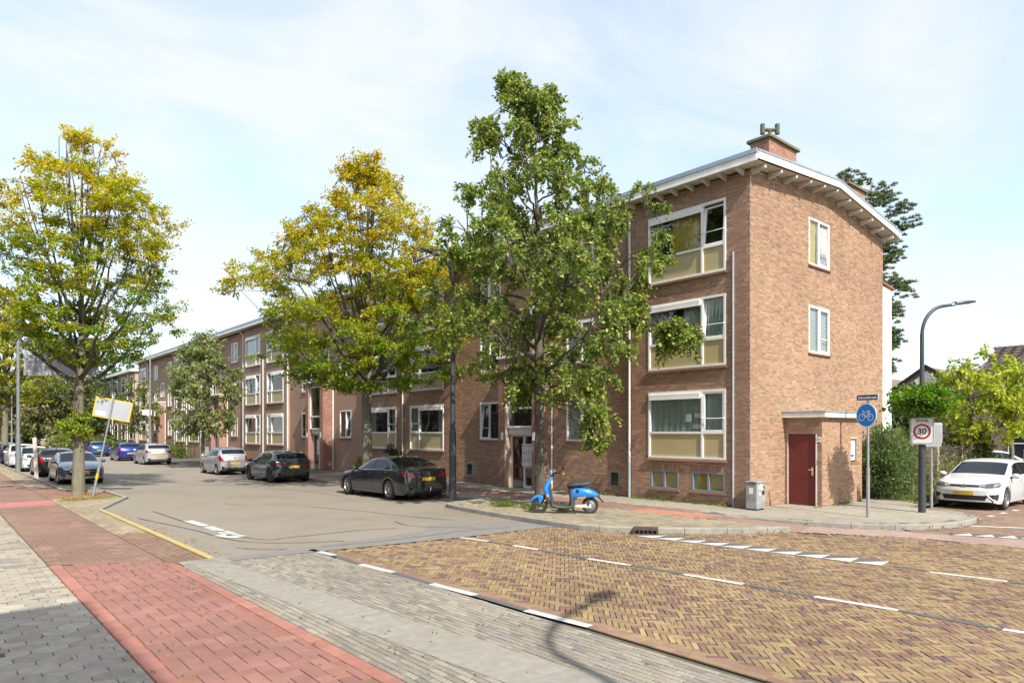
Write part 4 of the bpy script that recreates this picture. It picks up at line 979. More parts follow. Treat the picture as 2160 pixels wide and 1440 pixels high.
mb = MB(); mb.box((SX0+.02,9.35,1.0),(SX0+.049,9.40,1.24)); mb.tube([(SX0+.0,9.375,1.16),(SX0+.0,9.48,1.16)],.012,6); SP(mb.obj('door_handle', mat('handle_cream', (.62,.55,.38), None, 5, .4)))
mb = MB(); mb.box((SX0-.018,9.10,1.98),(SX0-.010,9.22,2.13)); SP(mb.obj('number_plate', M_paper))
t = text_mesh('53', .09, .001); t.materials.append(mat('ink_grey', (.2,.2,.22), None, 5, .6)); o = SP(link('plate_number', t, None, (SX0-.021,9.16,2.055))); o.rotation_euler = (R(90),0,R(-90))
mb = MB(); mb.box((21.54,SY0+.06,1.40),(21.94,SY0+.07,2.02)); SP(mb.obj('poster', M_paper))
mb = MB(); mb.box((21.54,SY0+.052,1.50),(21.86,SY0+.058,1.58)); SP(mb.obj('poster_band', mat('poster_blue', (.03,.12,.45), None, 5, .6)))
mb = MB()
for k in range(6): mb.box((21.58,SY0+.052,1.66+.05*k),(21.80+.02*(k%3),SY0+.058,1.672+.05*k))
SP(mb.obj('poster_text', mat('ink_grey', (.2,.2,.22), None, 5, .6)))
mb = MB(); mb.box((21.50,SY0-.03,1.29),(22.02,SY0+.1,1.36)); SP(mb.obj('sill', M_sill))
mb = MB(); mb.box((21.52,SY0+.075,1.36),(21.98,SY0+.085,2.06)); SP(mb.obj('pane', mat('dark_pane', (.03,.03,.035), None, 5, .1)))
# ================================================================== CARS
M_tyre = mat('tyre_rubber', (0.018,0.018,0.018), (0.03,0.03,0.03), 20, 0.85, obj=True)
M_alloy = mat('alloy_rim', (0.45,0.46,0.48), (0.36,0.37,0.39), 8, 0.3, metal=0.8, obj=True)
M_alloy_d = mat('dark_rim', (0.05,0.05,0.055), (0.035,0.035,0.04), 8, 0.35, metal=0.5, obj=True)
M_hubcap = mat('hubcap', (0.30,0.31,0.33), (0.24,0.25,0.27), 8, 0.4, metal=0.5, obj=True)
M_trim = mat('black_trim', (0.014,0.014,0.015), (0.022,0.022,0.022), 14, 0.5, obj=True)
M_chrome = mat('chrome', (0.75,0.76,0.78), (0.66,0.67,0.69), 5, 0.12, metal=1.0, obj=True)
M_cglass = mat('car_glass', (0.006,0.008,0.010), (0.010,0.012,0.014), 2, 0.02, spec=0.42, obj=True)
M_redl = mat('tail_lamp', (0.26,0.006,0.010), (0.16,0.005,0.008), 12, 0.12, coat=0.6, obj=True)
M_clearl = mat('head_lamp', (0.42,0.44,0.46), (0.16,0.17,0.18), 16, 0.08, metal=0.3, coat=1.0, obj=True)
M_darkl = mat('dark_head_lamp', (0.05,0.052,0.055), (0.12,0.12,0.125), 14, 0.08, coat=1.0, obj=True)
M_plate = mat('number_plate_yellow', (0.50,0.32,0.025), (0.45,0.29,0.03), 8, 0.5, obj=True)
M_plate_b = mat('number_plate_blue', (0.02,0.08,0.32), None, 8, 0.5, obj=True)
M_under = mat('underbody', (0.008,0.008,0.008), None, 8, 0.95, obj=True)
M_amber = mat('amber_lamp', (0.65,0.22,0.01), None, 8, 0.2, obj=True)
def paint(name, c, metal=0.0, rough=0.3):
    return mat('paint_'+name, c, tuple(x*.94 for x in c), 2.5, rough, metal=metal, coat=0.9, obj=True)
P_dgrey = paint('dark_grey', (0.062,0.068,0.078), 0.75, .16); P_slate = paint('slate', (0.105,0.125,0.15), 0.7, .16)
P_silver = paint('silver', (0.40,0.41,0.43), 0.55, .36); P_silver2 = paint('light_silver', (0.47,0.48,0.49), 0.5, .38)
P_blue = paint('deep_blue', (0.008,0.028,0.25), 0.3, .28); P_blue2 = paint('mid_blue', (0.02,0.085,0.26), 0.3, .3)
P_white = paint('white', (0.58,0.58,0.59)); P_steel = paint('steel_blue_grey', (0.25,0.28,0.33), 0.7, .18); P_black = paint('black', (0.022,0.023,0.025), 0.3, .28); P_navy = paint('navy', (0.015,0.03,0.075), 0.3, .28); P_red = paint('red', (0.30,0.015,0.02), 0.2, .3)

def smooth_interp(pts, s, w=0.05):
    xs = [p[0] for p in pts]; zs = [p[1] for p in pts]; t = np.linspace(-w, w, 9)
    return float(np.mean(np.interp(np.clip(s+t, xs[0], xs[-1]), xs, zs)))
HATCH = dict(top=[(0,.36),(.006,.46),(.03,.535),(.10,.60),(.20,.655),(.275,.69),(.33,.755),(.47,.935),(.56,.99),(.66,1.0),(.78,.985),(.885,.93),(.925,.84),(.958,.735),(.985,.665),(.994,.60),(1,.52)], cowl=.268, wtop=.475, rtop=.885, rbot=.958, belt=[(0,.50),(.27,.615),(.6,.655),(.9,.70),(1,.70)], win=(.30,.875), bp=.585)
SEDAN = dict(top=[(0,.36),(.006,.45),(.03,.51),(.12,.585),(.24,.655),(.315,.705),(.37,.775),(.50,.955),(.58,.995),(.65,1.0),(.74,.965),(.83,.865),(.895,.765),(.95,.745),(.982,.735),(.993,.66),(1,.52)], cowl=.312, wtop=.50, rtop=.73, rbot=.888, belt=[(0,.50),(.3,.64),(.6,.67),(.85,.70),(1,.70)], win=(.345,.81), bp=.575)
CABRIO = dict(top=[(0,.36),(.006,.47),(.03,.54),(.10,.61),(.18,.665),(.235,.70),(.29,.76),(.45,.955),(.53,1.0),(.62,.995),(.72,.93),(.82,.80),(.90,.765),(.96,.75),(.985,.73),(.994,.64),(1,.52)], cowl=.225, wtop=.455, rtop=.66, rbot=.80, belt=[(0,.50),(.25,.63),(.6,.665),(.85,.70),(1,.70)], win=(.29,.72), bp=.60)
class Body:
    def __init__(b, L, W, Ht, sp, wb, fo, wr):
        b.L, b.W, b.H, b.sp, b.wb, b.fo, b.wr = L, W, Ht, sp, wb, fo, wr
        b.top = [(s*L, z*Ht) for s, z in sp['top']]; b.belt = [(s*L, z*Ht) for s, z in sp['belt']]; b.ra = wr+0.045; b.memo = {}
    def keys(b, s):
        k_ = round(s, 6)
        if k_ not in b.memo: b.memo[k_] = b.keys_(s)
        return b.memo[k_]
    def keys_(b, s):
        L, W = b.L, b.W; zt = smooth_interp(b.top, s, 0.03+0.03*min(1,min(s,L-s)/.3)); e = min(s/0.62, 1); f = min((L-s)/0.55, 1)
        pl = (1-0.17*(1-e)**2.3)*(1-0.13*(1-f)**2.4); wm = W/2*pl
        zb = 0.20 + 0.05*max(0,1-e*3) + 0.10*max(0,1-f*2.5)
        for c in (b.fo, b.fo+b.wb):
            d = abs(s-c)
            if d < b.ra: zb = max(zb, b.wr+math.sqrt(b.ra**2-d*d)*0.97)
        zbelt = smooth_interp(b.belt, s, .1); zs = min(zbelt, zt-0.035); zm = min(max(0.50*zbelt, zb+.03), zs-.05); zs = max(zs, zm+.03)
        zt = max(zt, zs+.02); h = zt-zs
        ws = wm-0.035-0.02*(1-min(1,h/.3)); wt = ws-.05-0.36*max(0,h-.05) - 0.10*max(0,1-h/.12)*ws*0.5
        return dict(zb=zb, zm=zm, zs=zs, zt=zt, wm=wm, wb=wm-.045, ws=ws, wt=max(wt,.2), z3=zt-min(.055,.45*h))
    def pt(b, s, sec, f):
        k = b.keys(s)
        if sec == 'A': y = k['wb']+(k['wm']-k['wb'])*math.sin(f*math.pi/2); z = k['zb']+(k['zm']-k['zb'])*f
        elif sec == 'B': y = k['wm']+(k['ws']-k['wm'])*(f**2.2); z = k['zm']+(k['zs']-k['zm'])*f
        elif sec == 'C': y = k['ws']+(k['wt']-k['ws'])*f+0.02*math.sin(math.pi*f)*min(1,(k['zt']-k['zs'])/.4); z = k['zs']+(k['z3']-k['zs'])*f
        else: y = k['wt']*(1-f); g = 1-(1-f)**2.6; z = k['z3']+(k['zt']-k['z3'])*g
        w = k['wm']; bf = 0.16*math.exp(-(s/.30)**1.5); br = 0.11*math.exp(-((b.L-s)/.25)**1.5)
        x = b.L/2-s - bf*(y/w)**2 + br*(y/w)**2
        return Vector((x, y, z))
    def nrm(b, s, sec, f):
        e = 1e-3; f0 = min(max(f,e),1-e); p0 = b.pt(s-e,sec,f0); p1 = b.pt(s+e,sec,f0); q0 = b.pt(s,sec,f0-e); q1 = b.pt(s,sec,f0+e)
        n = (q1-q0).cross(p1-p0)
        if n.length < 1e-9: return Vector((0,0,1))
        n.normalize(); c = Vector((0,0,b.H*.4)); 
        return n if n.dot(b.pt(s,sec,f0)-c) > 0 else -n
    def mesh(b, material):
        L = b.L; S = set(np.round(np.linspace(0, L, 84), 4)) | {.01,.02,.035,.05,.08,L-.01,L-.02,L-.035,L-.05,L-.08}
        for c in (b.fo, b.fo+b.wb):
            for a in np.linspace(0, math.pi, 25): S.add(round(c+b.ra*math.cos(a)*.999,4))
            S.add(round(c+b.ra*1.004,4)); S.add(round(c-b.ra*1.004,4))
        S = sorted(S); sp_ = [('A',f) for f in np.linspace(0,1,5)[:-1]] + [('B',f) for f in np.linspace(0,1,7)[:-1]] + [('C',f) for f in np.linspace(0,1,6)[:-1]] + [('D',f) for f in np.linspace(0,1,8)]
        nr = len(sp_); vs = []; fs = []
        for s in S:
            hp = [b.pt(s,*q) for q in sp_]; vs += [tuple(p) for p in hp] + [(p.x,-p.y,p.z) for p in hp[:-1]][::-1]
        n = 2*nr-1
        for i in range(len(S)-1):
            for j in range(n-1): fs.append((i*n+j, i*n+j+1, (i+1)*n+j+1, (i+1)*n+j))
        for i, flip in ((0,1),(len(S)-1,-1)):      # bulged end caps
            o = len(vs); m = 9; base = i*n
            rows = []
            for j in range(nr-1):
                pl_, pr_ = vs[base+j], vs[base+n-1-j]; row = []
                for q in range(m):
                    t = q/(m-1)
                    if q == 0: row.append(base+j)
                    elif q == m-1: row.append(base+n-1-j)
                    else:
                        y = pl_[1]*(1-2*t); x = pl_[0] + flip*(0.16 if flip > 0 else 0.11)*(pl_[1]**2-y*y)/(b.keys(S[i])['wm']**2); vs.append((x,y,pl_[2])); row.append(len(vs)-1)
                rows.append(row)
            for r0, r1 in zip(rows[:-1], rows[1:]):
                for q in range(m-1): fs.append((r0[q], r0[q+1], r1[q+1], r1[q]))
            for q in range(m-1): fs.append((rows[-1][q], rows[-1][q+1], base+nr-1))
        mb = MB(); mb.v = vs; mb.f = fs; mb.m = [0]*len(fs); me = mb.mesh('body', material, 38)
        b.bvh = BVHTree.FromPolygons([Vector(v) for v in vs], fs); return me
    def grid(b, rows, off=.004, skirt=.01):
        """rows: list of lists of (point, normal)"""
        mb = MB(); nv = len(rows[0]); vs = [tuple(p+n*off) for r in rows for p, n in r]; nr = len(rows)
        fs = [(i*nv+j, i*nv+j+1, (i+1)*nv+j+1, (i+1)*nv+j) for i in range(nr-1) for j in range(nv-1)]
        per = [j for j in range(nv)] + [(i*nv+nv-1) for i in range(1,nr)] + [((nr-1)*nv+j) for j in range(nv-2,-1,-1)] + [i*nv for i in range(nr-2,0,-1)]
        o = len(vs); fl = [x for r in rows for x in r]; vs += [tuple(fl[k][0]-fl[k][1]*skirt) for k in per]; m = len(per)
        fs += [(per[i], per[(i+1)%m], o+(i+1)%m, o+i) for i in range(m)]
        mb.add(vs, fs); return mb
    def param(b, sec, edge, f0, f1, side=1, nu=14, nv=6, off=.004):
        """edge(f) -> (s0, s1)"""
        rows = []
        for i in range(nv):
            f = f0+(f1-f0)*i/(nv-1); s0, s1 = edge((i)/(nv-1)); r = []
            for j in range(nu):
                s = s0+(s1-s0)*j/(nu-1); p, n = b.pt(s,sec,f), b.nrm(s,sec,f); r.append((Vector((p.x,p.y*side,p.z)), Vector((n.x,n.y*side,n.z))))
            rows.append(r)
        return b.grid(rows, off)
    def screen(b, s0, s1, inset=.05, nu=15, nv=9, off=.004, bow=0.05):
        rows = []
        for i in range(nv):
            t = i/(nv-1); r = []
            for j in range(nu):
                q = -1+2*j/(nu-1); aq = abs(q)*(1-inset); sg = 1 if q >= 0 else -1
                sb = s0+bow*q*q; se = s1+bow*.6*q*q; s = sb+(se-sb)*t; p, n = b.pt(s,'D',1-aq), b.nrm(s,'D',1-aq); r.append((Vector((p.x,p.y*sg,p.z)), Vector((n.x,n.y*sg,n.z))))
            rows.append(r)
        return b.grid(rows, off)
    def proj(b, A, B, mode, nu=10, nv=5, off=.005, side=1):
        """project a loft between polylines A and B; mode front/rear: (y,z); side: (x,z)"""
        def samp(P, t):
            L_ = [0]; 
            for a, c in zip(P[:-1], P[1:]): L_.append(L_[-1]+math.dist(a, c))
            d = t*L_[-1]; return (np.interp(d, L_, [p[0] for p in P]), np.interp(d, L_, [p[1] for p in P]))
        rows = []
        for i in range(nv):
            t = i/(nv-1); r = []
            for j in range(nu):
                u = j/(nu-1); a, c = samp(A,u), samp(B,u); p = (a[0]+(c[0]-a[0])*t, a[1]+(c[1]-a[1])*t)
                if mode == 'front': o, d = Vector((5,p[0]*side,p[1])), Vector((-1,0,0))
                elif mode == 'rear': o, d = Vector((-5,p[0]*side,p[1])), Vector((1,0,0))
                else: o, d = Vector((p[0],5*side,p[1])), Vector((0,-side,0))
                h, n, _, _ = b.bvh.ray_cast(o, d)
                if h is None: h, n, _, _ = b.bvh.find_nearest(o+d*(5-b.L/2 if mode != 'side' else 5-b.W/2))
                if n.dot(d) > 0: n = -n
                r.append((h, n))
            rows.append(r)
        return b.grid(rows, off)
def wheel_meshes(r, w, style):
    key = ('wh', r, w, style)
    if key in _cache: return _cache[key]
    rr = r*0.66; mb = MB(); mb.lathe([(rr,-w*.42),(rr+.01,-w*.5),(r-.035,-w*.5),(r-.008,-w*.36),(r,-w*.2),(r,w*.2),(r-.008,w*.36),(r-.035,w*.5),(rr+.01,w*.5),(rr,w*.42)], 30, axis='y', close=True)
    ty = mb.mesh('wheel', M_tyre, 50); mb = MB(); o = w*.5-.02     # outer side is +y
    mb.lathe([(rr*.90,-w*.4),(rr+.004,-w*.4),(rr+.004,o+.012),(rr*.96,o+.014),(rr*.90,o-.005)], 30, axis='y', close=True)
    ns, wd, mt = dict(alloy=(5,.085,M_alloy), multi=(10,.028,M_alloy), dark=(7,.05,M_alloy_d), cap=(8,.07,M_hubcap))[style]
    for k in range(ns):
        a = 2*math.pi*k/ns; c, s = math.cos(a), math.sin(a)
        def P(rad, t, y): return (c*rad-s*t, y, s*rad+c*t)
        hw0, hw1 = wd*.55, wd*.5
        mb.add([P(.03,-hw0,o+.004),P(.03,hw0,o+.004),P(rr*.93,hw1,o-.002),P(rr*.93,-hw1,o-.002),P(.03,-hw0,o-.03),P(.03,hw0,o-.03),P(rr*.93,hw1,o-.035),P(rr*.93,-hw1,o-.035)], [(0,1,2,3),(4,7,6,5),(0,4,5,1),(1,5,6,2),(2,6,7,3),(3,7,4,0)])
    mb.lathe([(.001,o+.014),(.05,o+.012),(.062,o-.03)], 16, axis='y'); rim = mb.mesh('rim', mt, 40)
    mb = MB(); mb.lathe([(.001,o-.05),(rr*.9,o-.055),(rr*.9,-w*.4)], 24, axis='y'); dk = mb.mesh('brake_disc', M_trim, 40)
    _cache[key] = (ty, rim, dk); return _cache[key]
def car(label, loc, heading, L, W, Ht, sp, pt_, wr=.31, wb=None, fo=None, rim='alloy', group=None, tail='wide', nose='plain', fine=True, plates=True, chrome_win=False, extra=None, roofc=None, wheel_y=None, name='parked_car'):
    wb = wb or L*.63; fo = fo or L*.205
    b = Body(L, W, Ht, sp, wb, fo, wr); c = empty(name, loc, heading); tag(c, label, 'car', group)
    bd = link('body', b.mesh(pt_), c)
    mb = MB(); yw = W/2-.26
    mb.box((-L/2+.2,-yw,.16),(L/2-.2,yw,.42)); mb.box((-L/2+.06,-W/2*.80,.22),(-L/2+L-fo-wb-b.ra-.02,W/2*.80,.46)); mb.box((L/2-fo+b.ra+.02,-W/2*.80,.2),(L/2-.14,W/2*.80,.46)); mb.box((L/2-fo-wb+b.ra+.02,-W/2+.07,.17),(L/2-fo-b.ra-.02,W/2-.07,.42)); mb.box((-L/2+.3,-yw,.4),(L/2-.3,yw,.62)); mb.obj('underbody', M_under, c)
    # wheels
    ty, rm, dk = wheel_meshes(round(wr,3), .20, rim)
    for s, sd_ in ((fo,1),(fo,-1),(fo+wb,1),(fo+wb,-1)):
        w_ = link('wheel', ty, c, (L/2-s, sd_*(W/2-.118), wr), 0 if sd_ > 0 else math.pi); link('rim', rm, w_); link('brake_disc', dk, w_)
    # glazing
    cow, wt, rt, rb = (sp[k]*L for k in ('cowl','wtop','rtop','rbot'))
    b.screen(cow+.06, wt-.03, .06).obj('windscreen', M_cglass, c, 40, fix=True)
    b.screen(rt+.03, rb-.03, .08, bow=-.03).obj('rear_window', M_cglass, c, 40)
    w0, w1 = sp['win'][0]*L, sp['win'][1]*L; bp = sp['bp']*L
    for sd_ in (1,-1):
        fa, fb = .07, .86; sl = (wt-w0)*.92
        b.param('C', lambda t: (w0+sl*t, bp-.03+.02*t), fa, fb, sd_, 14, 7).obj('side_window', M_cglass, c, 40)
        re_ = (w1-rt*.98)*1.0 if w1 > rt else .12
        b.param('C', lambda t: (bp+.03+.02*t, w1-max(.04,abs(re_)+.05)*t**1.6), fa, fb, sd_, 14, 7).obj('side_window', M_cglass, c, 40)
        # pillars in black trim between the panes
        b.param('C', lambda t: (bp-.03+.02*t, bp+.03+.02*t), fa, fb, sd_, 2, 7, off=.003).obj('door_pillar', M_trim, c)
        if chrome_win:
            pts = [b.pt(w0+(w1-w0)*k/14,'C',.035)+b.nrm(w0+(w1-w0)*k/14,'C',.035)*.004 for k in range(15)]
            p2 = [b.pt(w0+sl+(w1-.2-w0-sl)*k/10,'C',.90)+Vector((0,.004,.002)) for k in range(11)] + [b.pt(w1-.12,'C',.6)+Vector((0,.006,0)), b.pt(w1-.02,'C',.25)+Vector((0,.006,0)), b.pt(w1,'C',.035)+Vector((0,.006,0))]
            for P_ in (pts, [b.pt(w0,'C',.03), b.pt(w0+sl*.5,'C',.48)] + p2):
                m2 = MB(); m2.tube([(p.x,p.y*sd_,p.z) for p in P_], .009, 5); m2.obj('window_trim', M_chrome, c)
        if fine:
            # door shut lines, handles, mirror, sill
            def vline(s0, s1, nm='door_gap'):
                m2 = MB(); P_ = [b.pt(s0+(s1-s0)*k/6,'A',.25+.75*k/6) for k in range(7)] + [b.pt(s1+(0)*k/5,'B',k/5) for k in range(1,6)]
                m2.tube([(p.x,(p.y-.001)*sd_,p.z) for p in P_], .0045, 4); m2.obj(nm, M_under, c)
            vline(w0-.02, w0-.10); vline(bp+.02, bp+.02); vline(min(w1,fo+wb-b.ra*.6), min(w1+.0,fo+wb-b.ra*.2))
            for s_ in (bp-.16, w1-.30 if w1-.30 > bp+.3 else bp+.5):
                p = b.pt(s_,'B',.78); m2 = MB(); m2.ell((p.x,(p.y+.012)*sd_,p.z),(.085,.018,.018)); m2.obj('door_handle', pt_, c, True)
            p = b.pt(w0+.10,'C',.1); m2 = MB(); m2.ell((p.x+.02,(p.y+.13)*sd_,p.z+.06),(.07,.115,.075),14,8); m2.obj('wing_mirror', pt_ if extra != 'black_mirror' else M_trim, c, True)
            m2 = MB(); m2.box((p.x-.02,(p.y-.01)*sd_ if sd_ > 0 else -(p.y+.06),p.z-.02),(p.x+.04,(p.y+.06)*sd_ if sd_ > 0 else -(p.y-.01),p.z+.03)); m2.obj('mirror_stalk', M_trim, c)
    zb = b.keys(L)['zt']; hb_ = Ht*.62
    # rear
    wy = W/2
    if tail == 'wide':      # horizontal lamp wrapping the corner
        for sd_ in (1,-1): b.proj([(wy*.42,Ht*.60),(wy*.70,Ht*.625),(wy*.93,Ht*.665)], [(wy*.42,Ht*.575),(wy*.70,Ht*.53),(wy*.93,Ht*.56)], 'rear', side=sd_).obj('tail_lamp', M_redl, c, 40)
    elif tail == 'tall':
        for sd_ in (1,-1):
            b.proj([(wy*.74,Ht*.70),(wy*.95,Ht*.71)], [(wy*.66,Ht*.50),(wy*.92,Ht*.50)], 'rear', side=sd_).obj('tail_lamp', M_redl, c, 40)
    else:
        for sd_ in (1,-1): b.proj([(wy*.58,Ht*.64),(wy*.94,Ht*.68)], [(wy*.62,Ht*.545),(wy*.92,Ht*.55)], 'rear', side=sd_).obj('tail_lamp', M_redl, c, 40)
    if plates:
        pz = Ht*.50 if tail == 'wide' else Ht*.42
        b.proj([(-.26,pz+.055),(.26,pz+.055)], [(-.26,pz-.055),(.26,pz-.055)], 'rear', nu=6, nv=3, off=.008).obj('rear_plate', M_plate, c)
        b.proj([(-.25,Ht*.345+.055),(.25,Ht*.345+.055)], [(-.25,Ht*.345-.055),(.25,Ht*.345-.055)], 'front', nu=6, nv=3, off=.014).obj('front_plate', M_plate, c)
    b.proj([(-wy*.72,Ht*.265),(wy*.72,Ht*.265)], [(-wy*.68,Ht*.19),(wy*.68,Ht*.19)], 'rear', nu=14, off=.006).obj('bumper_insert', M_trim, c, 40)
    if fine:
        for sd_ in (1,-1): b.proj([(wy*.68,Ht*.30),(wy*.86,Ht*.30)], [(wy*.68,Ht*.275),(wy*.86,Ht*.275)], 'rear', nu=5, nv=2, side=sd_, off=.007).obj('reflector', M_redl, c)
        h, n, _, _ = b.bvh.ray_cast(Vector((-5,0,Ht*.615)), Vector((1,0,0)))
        if h: m2 = MB(); m2.lathe([(.030,0),(.045,0),(.045,.008),(.030,.008)], 20, axis='x', c=(h.x-.012,0,h.z), close=True); m2.box((h.x-.012,-.03,h.z-.006),(h.x-.004,.03,h.z+.006)); m2.obj('badge', M_chrome, c)
        # tailgate gap
        m2 = MB(); P_ = []
        for q in np.linspace(-.88,.88,13):
            h, n, _, _ = b.bvh.ray_cast(Vector((-5,q*wy*.9,Ht*.475)), Vector((1,0,0)))
            if h: P_.append(h)
        if len(P_) > 2: m2.tube(P_, .005, 4); m2.obj('tailgate_gap', M_under, c)
        ant = b.pt(rt-.12,'D',1.0); m2 = MB(); m2.tube([ant, ant+Vector((-.05,0,.05)), ant+Vector((-.09,0,.055))], [.02,.012,.004], 6); m2.obj('antenna', M_trim, c)
    # front
    if nose == 'polo':
        for sd_ in (1,-1):
            b.proj([(wy*.40,Ht*.505),(wy*.66,Ht*.535),(wy*.95,Ht*.565)], [(wy*.40,Ht*.475),(wy*.62,Ht*.445),(wy*.93,Ht*.465)], 'front', nu=14, side=sd_).obj('headlamp', M_darkl, c, 40)
            b.proj([(wy*.42,Ht*.50),(wy*.60,Ht*.508)], [(wy*.42,Ht*.482),(wy*.58,Ht*.475)], 'front', nu=6, nv=2, off=.008, side=sd_).obj('daytime_strip', M_chrome, c)
            b.proj([(wy*.70,Ht*.315),(wy*.93,Ht*.33)], [(wy*.76,Ht*.205),(wy*.90,Ht*.215)], 'front', nu=8, side=sd_).obj('side_intake', M_trim, c)
            m2 = MB(); P_ = []
            for y_, z_ in ((.62,.33),(.70,.27),(.80,.215),(.95,.205)):
                h, n, _, _ = b.bvh.ray_cast(Vector((5,wy*y_*sd_,Ht*z_)), Vector((-1,0,0)))
                if h: P_.append(h+n*.008 if n.x > 0 else h-n*.008)
            if len(P_) > 2: m2.tube(P_, .016, 5); m2.obj('bumper_blade', pt_, c)
        b.proj([(-wy*.42,Ht*.505),(wy*.42,Ht*.505)], [(-wy*.42,Ht*.462),(wy*.42,Ht*.462)], 'front', nu=16, off=.006).obj('upper_grille', M_trim, c)
        b.proj([(-wy*.66,Ht*.30),(wy*.66,Ht*.30)], [(-wy*.60,Ht*.205),(wy*.60,Ht*.205)], 'front', nu=16, off=.006).obj('lower_grille', M_trim, c)
        for z_ in (.225,.25,.275): b.proj([(-wy*.60,Ht*z_+.004),(wy*.60,Ht*z_+.004)], [(-wy*.60,Ht*z_-.004),(wy*.60,Ht*z_-.004)], 'front', nu=14, nv=2, off=.012).obj('grille_bar', M_under, c)
        h, n, _, _ = b.bvh.ray_cast(Vector((5,0,Ht*.475)), Vector((-1,0,0)))
        m2 = MB(); X_ = h.x+.012; m2.lathe([(.052,0),(.064,0),(.064,.008),(.052,.008)], 26, axis='x', c=(X_,0,h.z), close=True)
        def st(a, c_): 
            d = Vector((0,c_[0]-a[0],c_[1]-a[1])).normalized()*.0; m2.tube([(X_+.004,a[0],h.z+a[1]),(X_+.004,c_[0],h.z+c_[1])], .006, 4)
        st((-.028,.045),(0,.004)); st((.028,.045),(0,.004)); st((-.05,.014),(-.024,-.046)); st((-.024,-.046),(0,.0)); st((0,.0),(.024,-.046)); st((.024,-.046),(.05,.014)); m2.obj('badge', M_chrome, c)
        m2 = MB(); m2.lathe([(.001,0),(.053,0)], 20, axis='x', c=(X_-.002,0,h.z)); m2.obj('badge_disc', M_trim, c)
    elif nose == 'lion':
        for sd_ in (1,-1): b.proj([(wy*.52,Ht*.535),(wy*.75,Ht*.60),(wy*.95,Ht*.66)], [(wy*.50,Ht*.49),(wy*.72,Ht*.485),(wy*.95,Ht*.55)], 'front', nu=14, side=sd_).obj('headlamp', M_clearl, c, 40)
        b.proj([(-wy*.80,Ht*.44),(-wy*.55,Ht*.46),(wy*.55,Ht*.46),(wy*.80,Ht*.44)], [(-wy*.52,Ht*.27),(-wy*.4,Ht*.25),(wy*.4,Ht*.25),(wy*.52,Ht*.27)], 'front', nu=18, nv=7, off=.006).obj('grille', M_trim, c)
        for z_ in (.34,.40): b.proj([(-wy*.55,Ht*z_+.008),(wy*.55,Ht*z_+.008)], [(-wy*.55,Ht*z_-.008),(wy*.55,Ht*z_-.008)], 'front', nu=14, nv=2, off=.014).obj('grille_bar', M_chrome if z_ == .40 else M_alloy_d, c)
    else:
        for sd_ in (1,-1): b.proj([(wy*.50,Ht*.52),(wy*.72,Ht*.56),(wy*.93,Ht*.60)], [(wy*.50,Ht*.46),(wy*.70,Ht*.45),(wy*.92,Ht*.50)], 'front', nu=12, side=sd_).obj('headlamp', M_clearl, c, 40)
        b.proj([(-wy*.45,Ht*.46),(wy*.45,Ht*.46)], [(-wy*.42,Ht*.40),(wy*.42,Ht*.40)], 'front', nu=12, off=.006).obj('upper_grille', M_trim, c)
        b.proj([(-wy*.62,Ht*.29),(wy*.62,Ht*.29)], [(-wy*.56,Ht*.20),(wy*.56,Ht*.20)], 'front', nu=12, off=.006).obj('lower_grille', M_trim, c)
    return c, b
UP = math.pi/2
RGT = 'cars parked along the far kerb'
c, b = car('dark grey sedan with chrome window trim and tow bar, nearest car at the far kerb', (12.62,21.35,.0), UP+R(1.0), 4.87,1.84,1.45, SEDAN, P_dgrey, .335, 2.83, .96, 'multi', RGT, 'wide', chrome_win=True)
for sd_ in (1,-1): m2 = MB(); m2.lathe([(.030,0),(.042,0),(.042,.09),(.030,.09)],16,axis='x',c=(-4.87/2+.03,.62*sd_,.29),close=True); m2.obj('exhaust', M_chrome, c)
m2 = MB(); m2.tube([(-2.25,0.02,.30),(-2.45,.02,.30),(-2.55,.02,.33),(-2.57,.02,.42)],.018,8); m2.ell((-2.57,.02,.44),(.026,.026,.026)); m2.obj('tow_bar', M_chrome, c, True)
b.proj([(-.36,1.45*.545),(.36,1.45*.545)], [(-.40,1.45*.455),(.40,1.45*.455)], 'rear', nu=8, nv=3, off=.003).obj('plate_recess', M_alloy_d, c)
c, b = car('slate grey hatchback with black spoiler behind the dark grey sedan', (12.62,31.7,0), UP, 4.05,1.80,1.44, HATCH, P_slate, .335, 2.58,.82,'dark',RGT,'wide',extra='black_mirror')
c, b = car('small silver hatchback with tall red tail lamps beside the young oak', (12.5,38.9,0), UP, 3.68,1.60,1.48, HATCH, P_silver, .285, 2.39,.70,'cap',RGT,'tall')
c, b = car('light silver five-door hatchback parked beyond the young oak', (12.45,54.2,0), UP, 4.22,1.76,1.51, HATCH, P_silver2, .31, 2.6,.85,'cap',RGT,'mid')
c, b = car('deep blue hatchback parked just beyond the light silver hatchback', (12.4,62.6,0), UP, 3.95,1.72,1.48, HATCH, P_blue, .305, 2.49,.80,'alloy',RGT,'tall')
c, b = car('mid-blue hatchback, farthest of the cars at the far kerb', (12.45,75.4,0), UP, 3.97,1.68,1.46, HATCH, P_blue2, .30, 2.47,.80,'cap',RGT,'mid')
LFT = 'cars parked along the left kerb'
c, b = car('steel grey convertible coupe facing the street corner, behind the left street tree', (5.25,36.7,0), -UP, 4.04,1.75,1.40, CABRIO, P_steel, .315, 2.54,.80,'alloy',LFT,'mid','lion')
m2 = MB(); P_=[]
c, b = car('black hatchback seen from behind, parked behind the steel grey coupe', (5.15,43.3,0), UP, 3.95,1.72,1.48, HATCH, P_black, .305, 2.49,.80,'alloy',LFT,'tall')
c, b = car('small white city car facing us, behind the black hatchback', (4.95,49.3,0), -UP, 3.46,1.62,1.46, HATCH, P_white, .285, 2.34,.66,'cap',LFT,'tall','plain',extra='black_mirror')
